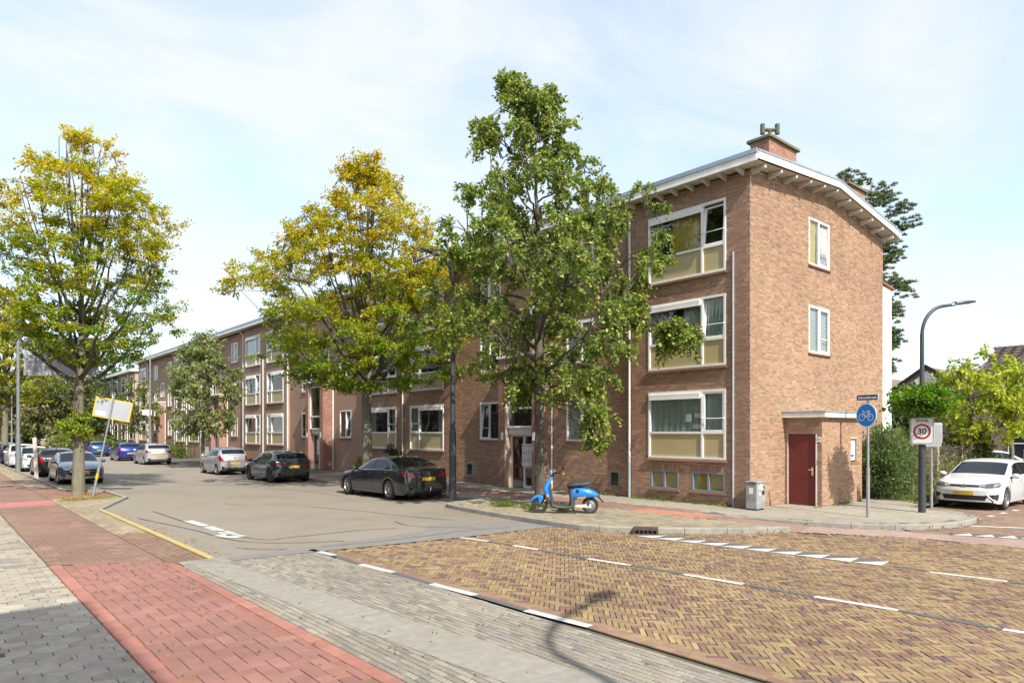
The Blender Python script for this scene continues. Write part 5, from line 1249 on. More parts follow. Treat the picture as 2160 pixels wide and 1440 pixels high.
c, b = car('white van-like hatchback behind the small white city car', (4.9,55.0,0), -UP, 4.0,1.74,1.52, HATCH, P_white, .30, 2.5,.8,'cap',LFT,'mid')
for k, (y, x, pt_, lb, hd) in enumerate(((61.5,4.9,P_navy,'navy hatchback in the left row beyond the two white cars',UP),(68,4.9,P_white,'white hatchback in the left row beyond the navy hatchback',-UP),(74.5,5.0,P_black,'black hatchback in the left row seen past the convertible roof',UP),(81,5.0,P_silver,'silver hatchback far along the left row of parked cars',UP),(88,5.1,P_navy,'dark blue hatchback far along the left row, under the willow',-UP))):
    car(lb, (x,y,0), hd, 4.05,1.74,1.48, HATCH, pt_, .30, group=LFT, fine=False)
FAR = 'cars in the far parking strip under the trees'
for k, (x, y, pt_, lb) in enumerate(((3.2,96,P_navy,'dark car in the far strip near the street lamp'),(7.5,100,P_red,'red car at the far end of the street under the willows'),(9.6,104,P_black,'black car at the far end of the street behind the left row'),(12.2,97,P_white,'white car at the far end of the street under the dark trees'),(15.2,101,P_navy,'navy car at the far end of the street by the trees'),(12.6,86,P_black,'black car beyond the mid-blue hatchback at the far kerb'))):
    car(lb, (x,y,0), R(20)+k*.3 if k < 5 else UP, 4.1,1.74,1.5, HATCH, pt_, .30, group=FAR, fine=False)
# side street
c, b = car('white hatchback facing us, parked in the side street by the lamp post', (25.05,6.48,0.0), math.pi-R(1), 4.07,1.75,1.45, HATCH, P_white, .315, 2.55,.82,'alloy',None,'mid','polo')
c, b = car('second white car, half hidden behind the white hatchback in the side street', (37.0,9.2,0.0), R(-35), 4.3,1.78,1.5, SEDAN, P_white, .32, None,None,'alloy',None,'mid')
# ================================================================== TREES AND PLANTS
def leaf_mat(name, trans=0.45, rough=0.5):
    if name in MATS: return MATS[name]
    m = bpy.data.materials.new(name); m.use_nodes = True; nt = m.node_tree; nt.nodes.clear(); L = nt.links.new
    out = N(nt, 'ShaderNodeOutputMaterial'); p = N(nt, 'ShaderNodeBsdfPrincipled'); p.inputs['Roughness'].default_value = rough; p.inputs['Specular IOR Level'].default_value = 0.45
    at = N(nt, 'ShaderNodeAttribute', attribute_name='tint'); L(at.outputs['Color'], p.inputs['Base Color'])
    g = N(nt, 'ShaderNodeNewGeometry'); nz_ = N(nt, 'ShaderNodeTexNoise', i_Scale=25.0); L(g.outputs['Position'], nz_.inputs['Vector'])
    hs = N(nt, 'ShaderNodeHueSaturation'); mr = N(nt, 'ShaderNodeMapRange'); mr.inputs[3].default_value=.8; mr.inputs[4].default_value=1.2; L(nz_.outputs['Fac'], mr.inputs[0]); L(mr.outputs[0], hs.inputs['Value']); L(at.outputs['Color'], hs.inputs['Color']); L(hs.outputs[0], p.inputs['Base Color'])
    tr = N(nt, 'ShaderNodeBsdfTranslucent'); h2 = N(nt, 'ShaderNodeHueSaturation'); h2.inputs['Value'].default_value = 1.25; h2.inputs['Saturation'].default_value = 1.1; L(hs.outputs[0], h2.inputs['Color']); L(h2.outputs[0], tr.inputs['Color'])
    ms = N(nt, 'ShaderNodeMixShader'); ms.inputs[0].default_value = trans; L(p.outputs[0], ms.inputs[1]); L(tr.outputs[0], ms.inputs[2]); L(ms.outputs[0], out.inputs[0]); MATS[name] = m; return m
M_leaf = leaf_mat('leaf'); M_needle = leaf_mat('needle', .1, .6)
M_bark = mat('bark_grey', (0.20,0.175,0.125), (0.13,0.115,0.085), 7, 0.95, bump=0.8, bscale=22, c3=(0.16,0.17,0.09), s3=1.5, aniso=(1,1,.25))
M_bark_o = mat('bark_oak', (0.10,0.082,0.06), (0.055,0.046,0.035), 9, 0.95, bump=1.0, bscale=26, c3=(0.17,0.16,0.11), s3=3, aniso=(1,1,.3))
M_bark_b = mat('bark_branch', (0.10,0.085,0.06), (0.065,0.055,0.04), 8, 0.95)
M_bark_d = mat('bark_dark', (0.06,0.05,0.038), (0.035,0.03,0.024), 8, 0.95, bump=0.6, bscale=20)
def rot_basis(d, rng):
    """random frames around direction d (n,3)"""
    d = d/np.maximum(np.linalg.norm(d,axis=1,keepdims=True),1e-9); a = rng.normal(size=d.shape); u = a-(a*d).sum(1,keepdims=True)*d; u /= np.maximum(np.linalg.norm(u,axis=1,keepdims=True),1e-9); return d, u, np.cross(d,u)
def leaves_mesh(name, P, D, U, size, asp, cols, material=None, fold=0.25):
    """P base, D direction of blade, U roughly the blade's side vector. One folded rhombus (2 triangles) per leaf."""
    n = len(P); S = size[:,None]; Wd = np.cross(D,U)
    tip = P+D*S; mid = P+D*S*0.45; a = mid+U*S*asp+Wd*S*fold*asp; b = mid-U*S*asp+Wd*S*fold*asp
    V = np.stack([P,a,tip,b],1).reshape(-1,3); k = np.arange(n)*4
    F = np.concatenate([np.stack([k,k+1,k+2],1), np.stack([k,k+2,k+3],1)],0)
    return np_mesh(name, V, F, material or M_leaf, np.tile(cols,(2,1)))
def mixc_(a, b, t): a = np.array(a); b = np.array(b); return a[None]*(1-t[:,None])+b[None]*t[:,None]
Rdir = np.array([0.7578,-0.6525])
def env_radius(env, z, th):
    zs = [e[0] for e in env]; l = np.interp(z, zs, [e[1] for e in env]); r = np.interp(z, zs, [e[2] for e in env])
    c = np.cos(th-math.atan2(Rdir[1],Rdir[0])); return l*(1-c)/2+r*(1+c)/2
def tree(name, label, loc, env, trunk, style, seed, nclus, nleaf, lsize, colf, bark, clus_r=0.55, flat=0.5, cat='tree', group=None, limbs=16, lean=(0,0), limb_lo=None, lead=True, holes=0.0, shell=.55, droop=0.0, hang=0.0, twigr=.012, extra=()):
    """trunk: list of (dx,dy,z,r)"""
    rng = np.random.default_rng(seed); root = empty(name, loc); tag(root, label, cat, group)
    z0, z1 = env[0][0], env[-1][0]
    tp = np.array([(t[0],t[1],t[2]) for t in trunk]); tr = [t[3] for t in trunk]
    pts = []; rr = []
    for i in range(len(tp)-1):
        for k in range(6):
            f = k/6; q = tp[i]*(1-f)+tp[i+1]*f + rng.normal(size=3)*.012*(i+f > .3); pts.append(q); rr.append(tr[i]*(1-f)+tr[i+1]*f)
    pts.append(tp[-1]); rr.append(tr[-1])
    mb = MB(); mb.tube([(pts[0][0],pts[0][1],-.1)]+[tuple(p) for p in pts], [rr[0]*1.35]+rr, 12); 
    T = np.array(pts)
    def trunk_at(z): return np.array([np.interp(z,T[:,2],T[:,0]),np.interp(z,T[:,2],T[:,1]),z])
    # limbs
    LM = []; zt = T[-1,2]
    lo = limb_lo if limb_lo is not None else z0
    bm_ = MB()
    for i in range(limbs):
        f = (i+rng.random()*.6)/limbs; th = i*2.399+rng.normal()*.3
        if style == 'fan':
            zs_ = lo+(zt-lo)*.62*f**1.1; ze = min(z1-.3, zs_+ (z1-lo)*(.30+.42*f)*rng.uniform(.85,1.1)); rad = env_radius(env, ze, th)*rng.uniform(.72,.95)
        else:
            zs_ = lo+(zt-lo)*.93*f; ze = min(z1-.2, zs_+rng.uniform(.2,1.3)*(1-.2*f)); rad = env_radius(env, ze, th)*rng.uniform(.75,.95)
        a = trunk_at(zs_); e = np.array([a[0]*.3+math.cos(th)*rad, a[1]*.3+math.sin(th)*rad, ze]); k = 9; ln = []
        for j in range(k):
            t = j/(k-1); q = a*(1-t)+e*t
            if style == 'fan': q[2] = a[2]+(e[2]-a[2])*(t**1.25); q[:2] = a[:2]+(e[:2]-a[:2])*(t**.85)
            else: q[2] += .35*math.sin(t*math.pi)*rng.uniform(.2,1)
            ln.append(q+rng.normal(size=3)*.035*min(1,j))
        ln = np.array(ln); LM.append(ln); r0 = max(.02, np.interp(zs_,T[:,2],rr)*.55); bm_.tube([tuple(p) for p in ln], list(np.linspace(r0, .012, k)), 6)
    # cluster centres
    C = []; tries = 0
    gap = rng.uniform(0,6.28,6)
    while len(C) < nclus and tries < nclus*30:
        tries += 1; z = rng.uniform(z0, z1); th = rng.uniform(0,2*math.pi); R0 = env_radius(env, z, th)
        if rng.random() > (R0/max(max(e[1],e[2]) for e in env))**1.0+.12: continue
        lob = 1+.16*math.sin(3*th+z*1.1+gap[0])+.10*math.sin(5*th-z*1.7+gap[1]); q = (shell+(1-shell)*rng.random()**.6) if rng.random() < .8 else rng.uniform(.12,shell)
        ax = trunk_at(min(z,zt)); c = np.array([ax[0]*.8+math.cos(th)*R0*lob*q, ax[1]*.8+math.sin(th)*R0*lob*q, z])
        if holes and (math.sin(c[0]*1.9+gap[2])*math.sin(c[1]*1.7+gap[3])*math.sin(c[2]*1.6+gap[4]) > 1-holes): continue
        C.append(c)
    for e_ in extra:
        for _ in range(e_[4]):
            v = rng.normal(size=3); v /= np.linalg.norm(v); C.append(np.array([e_[0]*Rdir[0],e_[0]*Rdir[1],e_[1]])+np.array([Rdir[1]*-1,Rdir[0],0])*e_[2]+v*e_[3]*rng.random()**.5)
    C = np.array(C)
    LP = np.concatenate(LM+[T[T[:,2] > lo]],0)
    PP = []; DD = []; CI = []
    for ci, c in enumerate(C):
        d = LP-c; dist = np.linalg.norm(d,axis=1)+np.maximum(0,d[:,2])*1.2; a = LP[np.argmin(dist)]
        k = 6; ln = []
        for j in range(k):
            t = j/(k-1); q = a*(1-t)+c*t; q = q+np.array([0,0,(.12 if style=='fan' else .18)*math.sin(t*math.pi)]) + rng.normal(size=3)*.02; ln.append(q)
        ln = np.array(ln); L_ = np.linalg.norm(c-a); bm_.tube([tuple(p) for p in ln], list(np.linspace(twigr*1.6, twigr*.5, k)), 4, caps=False)
        out = (c-a)/max(L_,1e-6)
        nt_ = 5 if style == 'fan' else 6
        for _ in range(nt_):
            dv = rng.normal(size=3); dv[2] *= flat; dv = dv/np.linalg.norm(dv)*rng.uniform(.5,1)*clus_r + out*clus_r*.35; dv[2] -= droop*rng.random()*clus_r
            b0 = c+ (rng.random()*.3)*dv; e0 = c+dv; m_ = max(3,nleaf//nt_); t = rng.random(m_)**.7
            cur = np.outer(1-t,b0)+np.outer(t,e0); cur[:,2] -= hang*t*t*rng.random()
            PP.append(cur+rng.normal(size=(m_,3))*clus_r*.10); DD.append(np.tile(dv/np.linalg.norm(dv),(m_,1))+rng.normal(size=(m_,3))*.75); CI.append(np.full(m_,ci))
            bm_.tube([tuple(c),tuple((c+e0)/2+rng.normal(size=3)*.01),tuple(e0)],[twigr*.5,twigr*.4,twigr*.2],3,caps=False)
    P = np.concatenate(PP); D = np.concatenate(DD); CI = np.concatenate(CI); D[:,2] -= .25+droop*.6
    D, U, Wv = rot_basis(D, rng)
    up = np.array([0,0,1.0]); U2 = np.cross(D, up[None]+rng.normal(size=D.shape)*.55); U2 /= np.maximum(np.linalg.norm(U2,axis=1,keepdims=True),1e-6)
    sz = lsize*rng.uniform(.65,1.25,len(P)); cols = colf(P, CI, C, rng)
    mb.obj('trunk', bark, root, True); bm_.obj('branches', M_bark_b, root, True, fix=False)
    o = link('crown', leaves_mesh('crown', P, D, U2, sz, .36, cols), root); return root, len(P)
def jit(c, rng, a=.22):
    return np.clip(c*(1+rng.uniform(-a,a,(len(c),1)))*(1+rng.uniform(-.06,.06,c.shape)), 0.004, .9)
def col_hornbeam(zlo, zhi, brown=.2, yel=1.0):
    def f(P, CI, C, rng):
        h = np.clip((P[:,2]-zlo)/(zhi-zlo),0,1); cr_ = rng.random(len(C))[CI]
        g = mixc_((0.13,0.23,0.016),(0.25,0.33,0.018),cr_); y = mixc_((0.46,0.45,0.018),(0.62,0.50,0.022),cr_); b_ = mixc_((0.38,0.20,0.022),(0.26,0.12,0.02),rng.random(len(P)))
        t = np.clip((h-.12)*1.5*yel+rng.normal(size=len(P))*.20+(cr_-.5)*.55,0,1); c = g*(1-t[:,None])+y*t[:,None]
        rad = np.hypot(P[:,0],P[:,1]); pb = np.clip(brown*(h*1.6)+ (cr_ > .85)*.14,0,.75); m = rng.random(len(P)) < pb*np.clip(.3+h,0,1); c[m] = b_[m]; return jit(c, rng, .15)
    return f
def col_oak(P, CI, C, rng):
    cr_ = rng.random(len(C))[CI]; c = mixc_((0.10,0.175,0.030),(0.22,0.295,0.048),np.clip(cr_+rng.normal(size=len(P))*.25,0,1)); pale = rng.random(len(P)) < .28; c[pale] = mixc_((0.34,0.37,0.09),(0.46,0.44,0.14),rng.random(pale.sum())); br = rng.random(len(P)) < .012; c[br] = (0.20,0.11,0.04); return jit(c, rng, .3)
def col_plain(a, b, pale=None, pp=.1):
    def f(P, CI, C, rng):
        cr_ = rng.random(len(C))[CI]; c = mixc_(a,b,np.clip(cr_+rng.normal(size=len(P))*.25,0,1))
        if pale: m = rng.random(len(P)) < pp; c[m] = pale
        return jit(c, rng, .25)
    return f
# --- the tall oak behind the scooter
oak_env = [(3.2,.7,1.1),(3.8,1.6,2.2),(4.4,2.5,3.0),(5.0,3.1,3.4),(6.0,3.3,3.1),(7.0,3.1,3.2),(8.0,2.5,3.4),(8.8,2.1,3.1),(9.4,1.7,2.0),(10.2,1.5,1.3),(11.0,1.4,1.2),(11.5,1.0,.7),(11.9,.7,.4),(12.2,.4,.2)]
tree('oak_tree', 'tall dark-trunked green oak tree rising behind the blue scooter', (13.55,14.45,ZP), oak_env, [(0,0,0,.19),(-.05,0,1.2,.15),(-.06,.02,3,.135),(-.08,.02,5.5,.11),(-.12,.0,8,.065),(-.2,.05,10,.035),(-.45,.3,12.0,.012)], 'ex', 21, 330, 190, .112, col_oak, M_bark_o, .44, .8, limbs=34, limb_lo=3.0, shell=.5, holes=.46, droop=.45, hang=.35,
     extra=((1.35,2.7,-.9,.35,7),(1.3,2.1,-.95,.22,4),(4.1,4.95,-.3,.35,6),(3.5,5.0,-.2,.45,8),(-.85,12.3,0,.26,5),(.35,11.9,0,.28,5),(-1.5,10.9,0,.3,4)))
# --- yellowing hornbeam behind the sedan
hb_env = [(3.9,1.2,1.2),(4.5,2.6,2.9),(5.4,4.3,3.6),(6.3,4.7,3.8),(7.5,4.6,3.6),(9.0,3.8,3.3),(10.3,3.1,3.0),(11.3,1.9,2.3),(12.2,1.1,.9),(13.2,.3,.3)]
tree('hornbeam_tree', 'broad hornbeam turning yellow-brown behind the dark grey sedan', (13.65,24.9,ZP), hb_env, [(0,0,0,.24),(.02,0,1.2,.20),(-.02,0,3.2,.19),(.05,0,4.4,.16),(.05,.05,7,.09),(0,0,11,.03)], 'fan', 5, 520, 195, .102, col_hornbeam(4.0,12.5,.13), M_bark, .62, .30, limbs=30, limb_lo=3.7, shell=.5, holes=.18)
# --- hornbeam on the left island
hl_env = [(4.6,.7,.7),(5.2,1.5,2.2),(5.9,2.5,3.2),(6.8,3.1,3.4),(8.0,3.1,3.2),(9.3,3.0,3.0),(10.6,2.6,2.5),(11.6,2.0,1.8),(12.3,1.2,1.2),(13.0,.4,.4)]
tree('hornbeam_tree', 'yellow-green hornbeam with pale trunk on the left kerb island', (4.22,28.9,0), hl_env, [(0,0,0,.23),(.01,0,1.0,.19),(0,0,3.2,.175),(.06,0,4.6,.15),(.12,.05,7,.08),(.1,0,11.5,.025)], 'fan', 9, 340, 180, .10, col_hornbeam(4.5,12.5,.03,.80), M_bark, .60, .28, limbs=30, limb_lo=3.9, shell=.45, holes=.34,
     extra=((0,2.75,-.25,.22,5),(0.1,2.45,-.25,.15,3)))
# --- young oak by the silver hatchback
tree('oak_tree', 'young pale green oak tree between the two silver cars', (13.4,45.6,ZP), [(2.2,1.0,1.0),(3.0,2.0,2.0),(4.0,2.5,2.3),(5.2,2.3,2.2),(6.3,1.9,1.7),(7.3,1.2,1.2),(8.4,.4,.4)], [(0,0,0,.12),(0,0,2,.10),(0,0,5,.06),(0,0,8,.015)], 'ex', 31, 190, 80, .17, col_plain((0.15,0.205,0.055),(0.26,0.30,0.10),(0.38,0.38,0.17),.2), M_bark, .5, .8, limbs=18, limb_lo=2.3, holes=.15, droop=.3, hang=.2)
# --- left edge hornbeam and far trees
tree('hornbeam_tree', 'golden-green hornbeam cut by the left edge of the picture', (4.35,60.5,0), [(4.2,1.6,1.6),(5.5,3.0,3.0),(8.0,3.4,3.4),(10,2.6,2.6),(12,1.0,1.0),(12.7,.3,.3)], [(0,0,0,.24),(0,0,4,.2),(0,0,11,.03)], 'fan', 14, 260, 80, .17, col_hornbeam(2.0,12.5,.10,.9), M_bark, .65, .3, limbs=18, limb_lo=4, holes=.15)
tree('small_tree', 'small loose yellow-green tree at the far pavement by the last cars', (15.0,72.0,ZP), [(2.2,.9,.9),(3.5,1.9,1.9),(5.0,1.9,1.9),(6.2,1.1,1.1),(7.0,.3,.3)], [(0,0,0,.1),(0,0,2.5,.08),(0,0,6,.02)], 'ex', 15, 60, 60, .2, col_plain((0.12,0.17,0.03),(0.22,0.24,0.045)), M_bark, .55, .8, limbs=10, limb_lo=2)
willow = col_plain((0.12,0.145,0.04),(0.22,0.24,0.075)); dark = col_plain((0.055,0.11,0.032),(0.11,0.175,0.055))
for i, (x, y, s, cf, lb) in enumerate(((8.0,100,1.0,willow,'round olive-green willow, leftmost of the far trees'),(12.6,97,.95,willow,'olive-green willow in the middle of the far trees'),(17.5,108,1.05,dark,'dark green tree behind the large grey sign panel'),(20.0,101,1.25,dark,'tall dark green tree left of the far end of the block'),(4.0,112,1.1,willow,'pale willow far behind the left lamp post'),(24.0,110,1.15,dark,'dark green tree farthest right of the far trees'))):
    tree('far_tree', lb, (x,y,0), [(1.6*s,2.6*s,2.6*s),(3.5*s,4.4*s,4.4*s),(6.0*s,4.6*s,4.6*s),(8.2*s,3.4*s,3.4*s),(10*s,1.2*s,1.2*s)], [(0,0,0,.38),(.1,0,2.5,.3),(.2,0,6*s,.12),(.2,0,9*s,.03)], 'ex', 40+i, 130, 60, .36, cf, M_bark_d, 1.1, .8, limbs=14, limb_lo=2.0, group='trees at the far end of the street', droop=.5, hang=.5 if i in (0,1,4) else .1)
# --- pine behind the block
def pine(loc):
    rng = np.random.default_rng(77); root = empty('pine_tree', loc); tag(root, 'dark green pine standing behind the back corner of the block', 'tree')
    mb = MB(); mb.tube([(0,0,-.1),(0.1,0,6),(0,.1,12),(.1,0,16.3)], [.32,.25,.16,.04], 10); mb.obj('trunk', mat('pine_bark', (0.16,0.085,0.05), (0.09,0.055,0.04), 6, .95, bump=.6, bscale=14), root, True)
    bm_ = MB(); PP=[]; DD=[]; CI=[]; CC=[]
    for i in range(40):
        z = 5.6+10.9*(i/40)+rng.normal()*.4; th = i*2.4+rng.normal()*.6; L_ = np.interp(z,[5,7,10,13,16,17.4],[1.3,2.2,2.4,2.1,1.4,.4])*rng.uniform(.5,1.2); e = np.array([math.cos(th)*L_,math.sin(th)*L_,z+.35*L_*rng.uniform(-.2,1.0)]); a = np.array([0,0,z-.3])
        bm_.tube([tuple(a),tuple((a+e)/2+np.array([0,0,-.15])),tuple(e)],[.06,.04,.02],5,caps=False)
        for tc_ in (.62,.98):
            cc = a*(1-tc_)+e*tc_+rng.normal(size=3)*.12; sg = rng.uniform(.24,.36)
            for k in range(20):
                c = cc+rng.normal(size=3)*np.array([sg,sg,sg*.8]); ci = len(CC); CC.append(c); m_ = 46; v = rng.normal(size=(m_,3)); v[:,2] = np.abs(v[:,2])*.8+.1; v /= np.linalg.norm(v,axis=1,keepdims=True); PP.append(c+v*.02); DD.append(v); CI.append(np.full(m_,ci))
    P = np.concatenate(PP); D = np.concatenate(DD); CI = np.concatenate(CI); D, U, W_ = rot_basis(D, rng); bm_.obj('branches', M_bark_d, root, True, fix=False)
    cr_ = rng.random(len(CC))[CI]; c = jit(mixc_((0.075,0.12,0.036),(0.16,0.20,0.07),cr_), rng, .25)
    link('crown', leaves_mesh('crown', P, D, U, rng.uniform(.14,.25,len(P)), .09, c, M_needle), root)
pine((41.2,16.3,0))
# --- yellow-green tree in the side street
tree('side_street_tree', 'bright yellow-green young tree behind the white hatchback', (31.6,8.75,0), [(1.9,.8,1.2),(2.6,1.6,2.6),(3.4,1.7,2.9),(4.2,1.5,2.5),(4.9,1.1,1.7),(5.4,.4,.6)], [(0,0,0,.09),(.05,0,1.5,.075),(.15,0,3,.05),(.2,0,5,.015)], 'ex', 51, 130, 70, .15, col_plain((0.26,0.35,0.03),(0.46,0.50,0.05),(0.52,0.50,0.09),.12), M_bark, .42, .7, limbs=16, limb_lo=1.6, holes=.2, droop=.3)
tree('side_street_tree', 'larger yellow-green tree in front of the brown brick house', (34.4,8.0,0), [(2.9,.5,.5),(3.4,1.1,1.4),(4.1,1.3,1.6),(4.7,.9,1.1),(5.1,.3,.4)], [(0,0,0,.10),(0,0,2,.085),(0,0,4,.05),(0,0,5.5,.015)], 'ex', 52, 48, 60, .16, col_plain((0.24,0.33,0.03),(0.43,0.48,0.05),(0.52,0.50,0.09),.12), M_bark, .45, .7, limbs=16, limb_lo=2, holes=.2)
# --- bushes: leaves through an ellipsoid on stems
def bush(name, label, loc, r, n, lsize, ca, cb_, seed, cat='bush', asp=.3, stems=14, group=None, flowers=None, box=False, mtl=None, up=0.3, bare=0.0):
    rng = np.random.default_rng(seed); root = empty(name, loc); tag(root, label, cat, group); r = np.array(r)
    nc = max(20, n//28); v = rng.normal(size=(nc,3)); v /= np.linalg.norm(v,axis=1,keepdims=True)
    if box: C = rng.uniform(-1,1,(nc,3))
    else: C = v*(rng.random(nc)**.33)[:,None]*(1+.18*np.sin(v[:,:1]*7+v[:,2:]*5))
    C = C*r[None]; C[:,2] += r[2]; CI = rng.integers(0,nc,n); P = C[CI]+rng.normal(size=(n,3))*r.mean()*.13; P[:,2] = np.maximum(P[:,2],.01)
    D = (P-np.array([0,0,r[2]*.6]))/r.mean()*.7+rng.normal(size=(n,3))*.8; D[:,2] += up; D, U, W_ = rot_basis(D, rng)
    bm_ = MB()
    for i in range(stems):
        c = C[rng.integers(0,nc)]; b0 = np.array([c[0]*.35,c[1]*.35,-.02]); bm_.tube([tuple(b0),tuple((b0+c)/2+rng.normal(size=3)*.04),tuple(c)],[.018,.013,.006],4,caps=False)
    bm_.obj('stems', M_bark, root, True, fix=False)
    cols = jit(mixc_(ca,cb_,np.clip(rng.random(nc)[CI]+rng.normal(size=n)*.25,0,1)), rng, .25)
    link('foliage', leaves_mesh('foliage', P, D, U, lsize*rng.uniform(.6,1.3,n), asp, cols, mtl), root)
    if flowers:
        nf, fs, fc = flowers
        for k in range(nf):
            vv = rng.normal(size=3); vv[2] = abs(vv[2]); vv /= np.linalg.norm(vv); p = vv*r*1.02+np.array([0,0,r[2]]); m2 = MB()
            for q in range(5):
                a = q*1.257; m2.ell((p[0]+math.cos(a)*fs*.5,p[1]+math.sin(a)*fs*.5,p[2]+(q%2)*fs*.2),(fs*.5,fs*.5,fs*.35),6,4)
            m2.obj('flower', fc[k % len(fc)], root, True)
    return root
M_fl_r = mat('geranium_red', (0.62,0.06,0.035), (0.5,0.04,0.03), 30, .7); M_fl_p = mat('geranium_pink', (0.62,0.25,0.22), None, 30, .7); M_fl_y = mat('flower_yellow', (0.70,0.45,0.01), (0.6,0.3,0.01), 30, .7); M_fl_o = mat('flower_orange', (0.65,0.22,0.01), None, 30, .7)
bush('flower_bush', 'bush of yellow and orange flowers at the foot of the front wall', (16.2,29.6,ZP), (.55,.75,.42), 2200, .09, (0.12,0.15,0.01),(0.28,0.24,0.015), 3, 'flower bush', flowers=(40,.055,[M_fl_y,M_fl_y,M_fl_o]))
bush('wall_shrub', 'dark glossy green shrub beside the yellow flower bush', (16.9,28.3,ZP), (.5,.6,.7), 1400, .13, (0.02,0.045,0.015),(0.05,0.085,0.02), 4)
bush('corner_shrub', 'dense willow-leaved green shrub beside the brick shed', (23.55,8.95,ZP-.05), (.85,.75,1.15), 9000, .13, (0.065,0.12,0.03),(0.17,0.22,0.07), 5, asp=.16)
bush('corner_shrub', 'feathery green shrub between the brick shed and the chain-link fence', (24.9,9.1,ZP-.05), (.75,.7,.98), 6500, .12, (0.085,0.14,0.038),(0.20,0.24,0.08), 6, asp=.15)
bush('garden_shrub', 'bright leafy shrub showing above the hedge beside the white panel', (27.6,10.6,0), (.9,.8,1.35), 3000, .13, (0.06,0.11,0.02),(0.15,0.20,0.04), 7)
bush('vine_hedge', 'straw-coloured hedge of dry vines on the chain-link fence', (29.0,9.35,0), (3.6,.35,.88), 9500, .13, (0.20,0.155,0.08),(0.34,0.275,0.15), 8, 'hedge', asp=.10, stems=110, box=True)
bush('vine_hedge', 'patches of green leaves growing through the dry vine hedge', (28.8,8.95,0), (3.3,.3,.62), 2600, .13, (0.09,0.13,0.02),(0.25,0.25,0.03), 18, 'hedge', asp=.3, stems=20, box=True)
bush('ivy_bush', 'dark green ivy mass behind the white hatchback', (33.4,9.3,0), (.9,.9,1.2), 5200, .14, (0.035,0.07,0.012),(0.10,0.15,0.02), 9, asp=.4)
bush('ivy_bush', 'dark shrub behind the zone sign above the dry hedge', (31.0,11.2,0), (2.6,1.2,1.55), 6500, .17, (0.022,0.05,0.012),(0.06,0.10,0.02), 10, asp=.35)
bush('hedge_strip', 'low green plants along the far gardens by the silver car', (16.6,66,ZP), (.5,5,.4), 2600, .16, (0.08,0.13,0.02),(0.18,0.22,0.03), 12, 'hedge', box=True)
bush('hedge_strip', 'low sunlit green hedge at the far end under the trees', (17.5,92,0), (7,1.2,.7), 3600, .3, (0.09,0.14,0.02),(0.20,0.24,0.04), 13, 'hedge', box=True)
# grass and weeds
def tufts(name, label, spots, seed, per=60, h=.12, cols=((0.09,0.15,0.015),(0.20,0.26,0.03)), spread=.12, z=0):
    rng = np.random.default_rng(seed); PP=[]; 
    for (x,y,s) in spots: m_ = max(6,int(per*s)); PP.append(np.stack([x+rng.normal(size=m_)*spread*s,y+rng.normal(size=m_)*spread*s,np.full(m_,z)],1))
    P = np.concatenate(PP); D = rng.normal(size=P.shape)*.55; D[:,2] = 1; D, U, W_ = rot_basis(D, rng); c = jit(mixc_(cols[0],cols[1],rng.random(len(P))), rng, .25)
    o = stuff(link(name, leaves_mesh(name, P, D, U, h*rng.uniform(.5,1.3,len(P)), .10, c))); o['label'] = label; o['category'] = 'grass'; return o
rg = np.random.default_rng(3)
tufts('grass', 'bright grass around the foot of the tall oak', [(13.45+rg.normal()*.25,14.6+rg.normal()*.3,1) for _ in range(8)]+[(12.75+rg.normal()*.10,15.2+rg.normal()*.22,1.0) for _ in range(8)]+[(13.5+rg.normal()*.3,13.7+rg.normal()*.3,.7) for _ in range(6)], 1, 55, .13, z=ZP)
tufts('weeds', 'weeds along the foot of the walls', [(17.58+rg.normal()*.03,10.3+rg.random()*4.1,rg.random()*.6+.2) for _ in range(26)]+[(17.72+rg.normal()*.03,14.7+rg.random()*3.6,rg.random()*.5+.2) for _ in range(16)]+[(17.9+rg.random()*4.3,(10.1 if k%2 else 9.0)+rg.normal()*.02,rg.random()*.3+.1) for k in range(14)], 2, 40, .10, z=ZP)
tufts('verge_grass', 'grass verge in front of the shrubs in the side street', [(23.0+rg.random()*9,8.2+rg.normal()*.35,rg.random()+.5) for _ in range(170)], 4, 60, .18, ((0.10,0.15,0.02),(0.24,0.27,0.05)), .2)
tufts('island_grass', 'dry grass on the left island round the tree', [(3.5+rg.random()*1.5,27.1+rg.normal()*.3,rg.random()+.3) for _ in range(60)]+[(4.22+rg.normal()*.2,28.7+rg.normal()*.2,.7) for _ in range(10)], 5, 30, .07, ((0.22,0.2,0.04),(0.36,0.3,0.1)), .16)
tufts('joint_weeds', 'tiny weeds in the paving joints', [(1.58+rg.normal()*.015,4+rg.random()*24,rg.random()*.35+.12) for _ in range(45)]+[(3.75+rg.random()*.25,12.8+rg.random()*10,rg.random()*.3+.1) for _ in range(30)]+[(1.7+rg.random()*1.5,4+rg.random()*9,rg.random()*.10+.03) for _ in range(50)]+[(3.4+rg.random()*2.2,4+rg.random()*8,rg.random()*.10+.03) for _ in range(60)]+[(6+rg.random()*4.5,4+rg.random()*7,rg.random()*.09+.03) for _ in range(90)]+[(rg.random()*1.5,4+rg.random()*8,rg.random()*.15+.05) for _ in range(40)], 6, 22, .035, ((0.10,0.12,0.02),(0.2,0.2,0.04)), .05)
tufts('kerb_weeds', 'weeds along the pavement kerbs', [(p[0]+rg.normal()*.05,p[1]+rg.normal()*.05,rg.random()*.3) for p in ISL[::2]+PAV[::2]]+[(13.5+rg.normal()*.05,18+rg.random()*28,rg.random()*.5) for _ in range(40)]+[(13.5,45+rg.normal()*.8,1.2) for _ in range(10)], 7, 24, .07, z=.01)
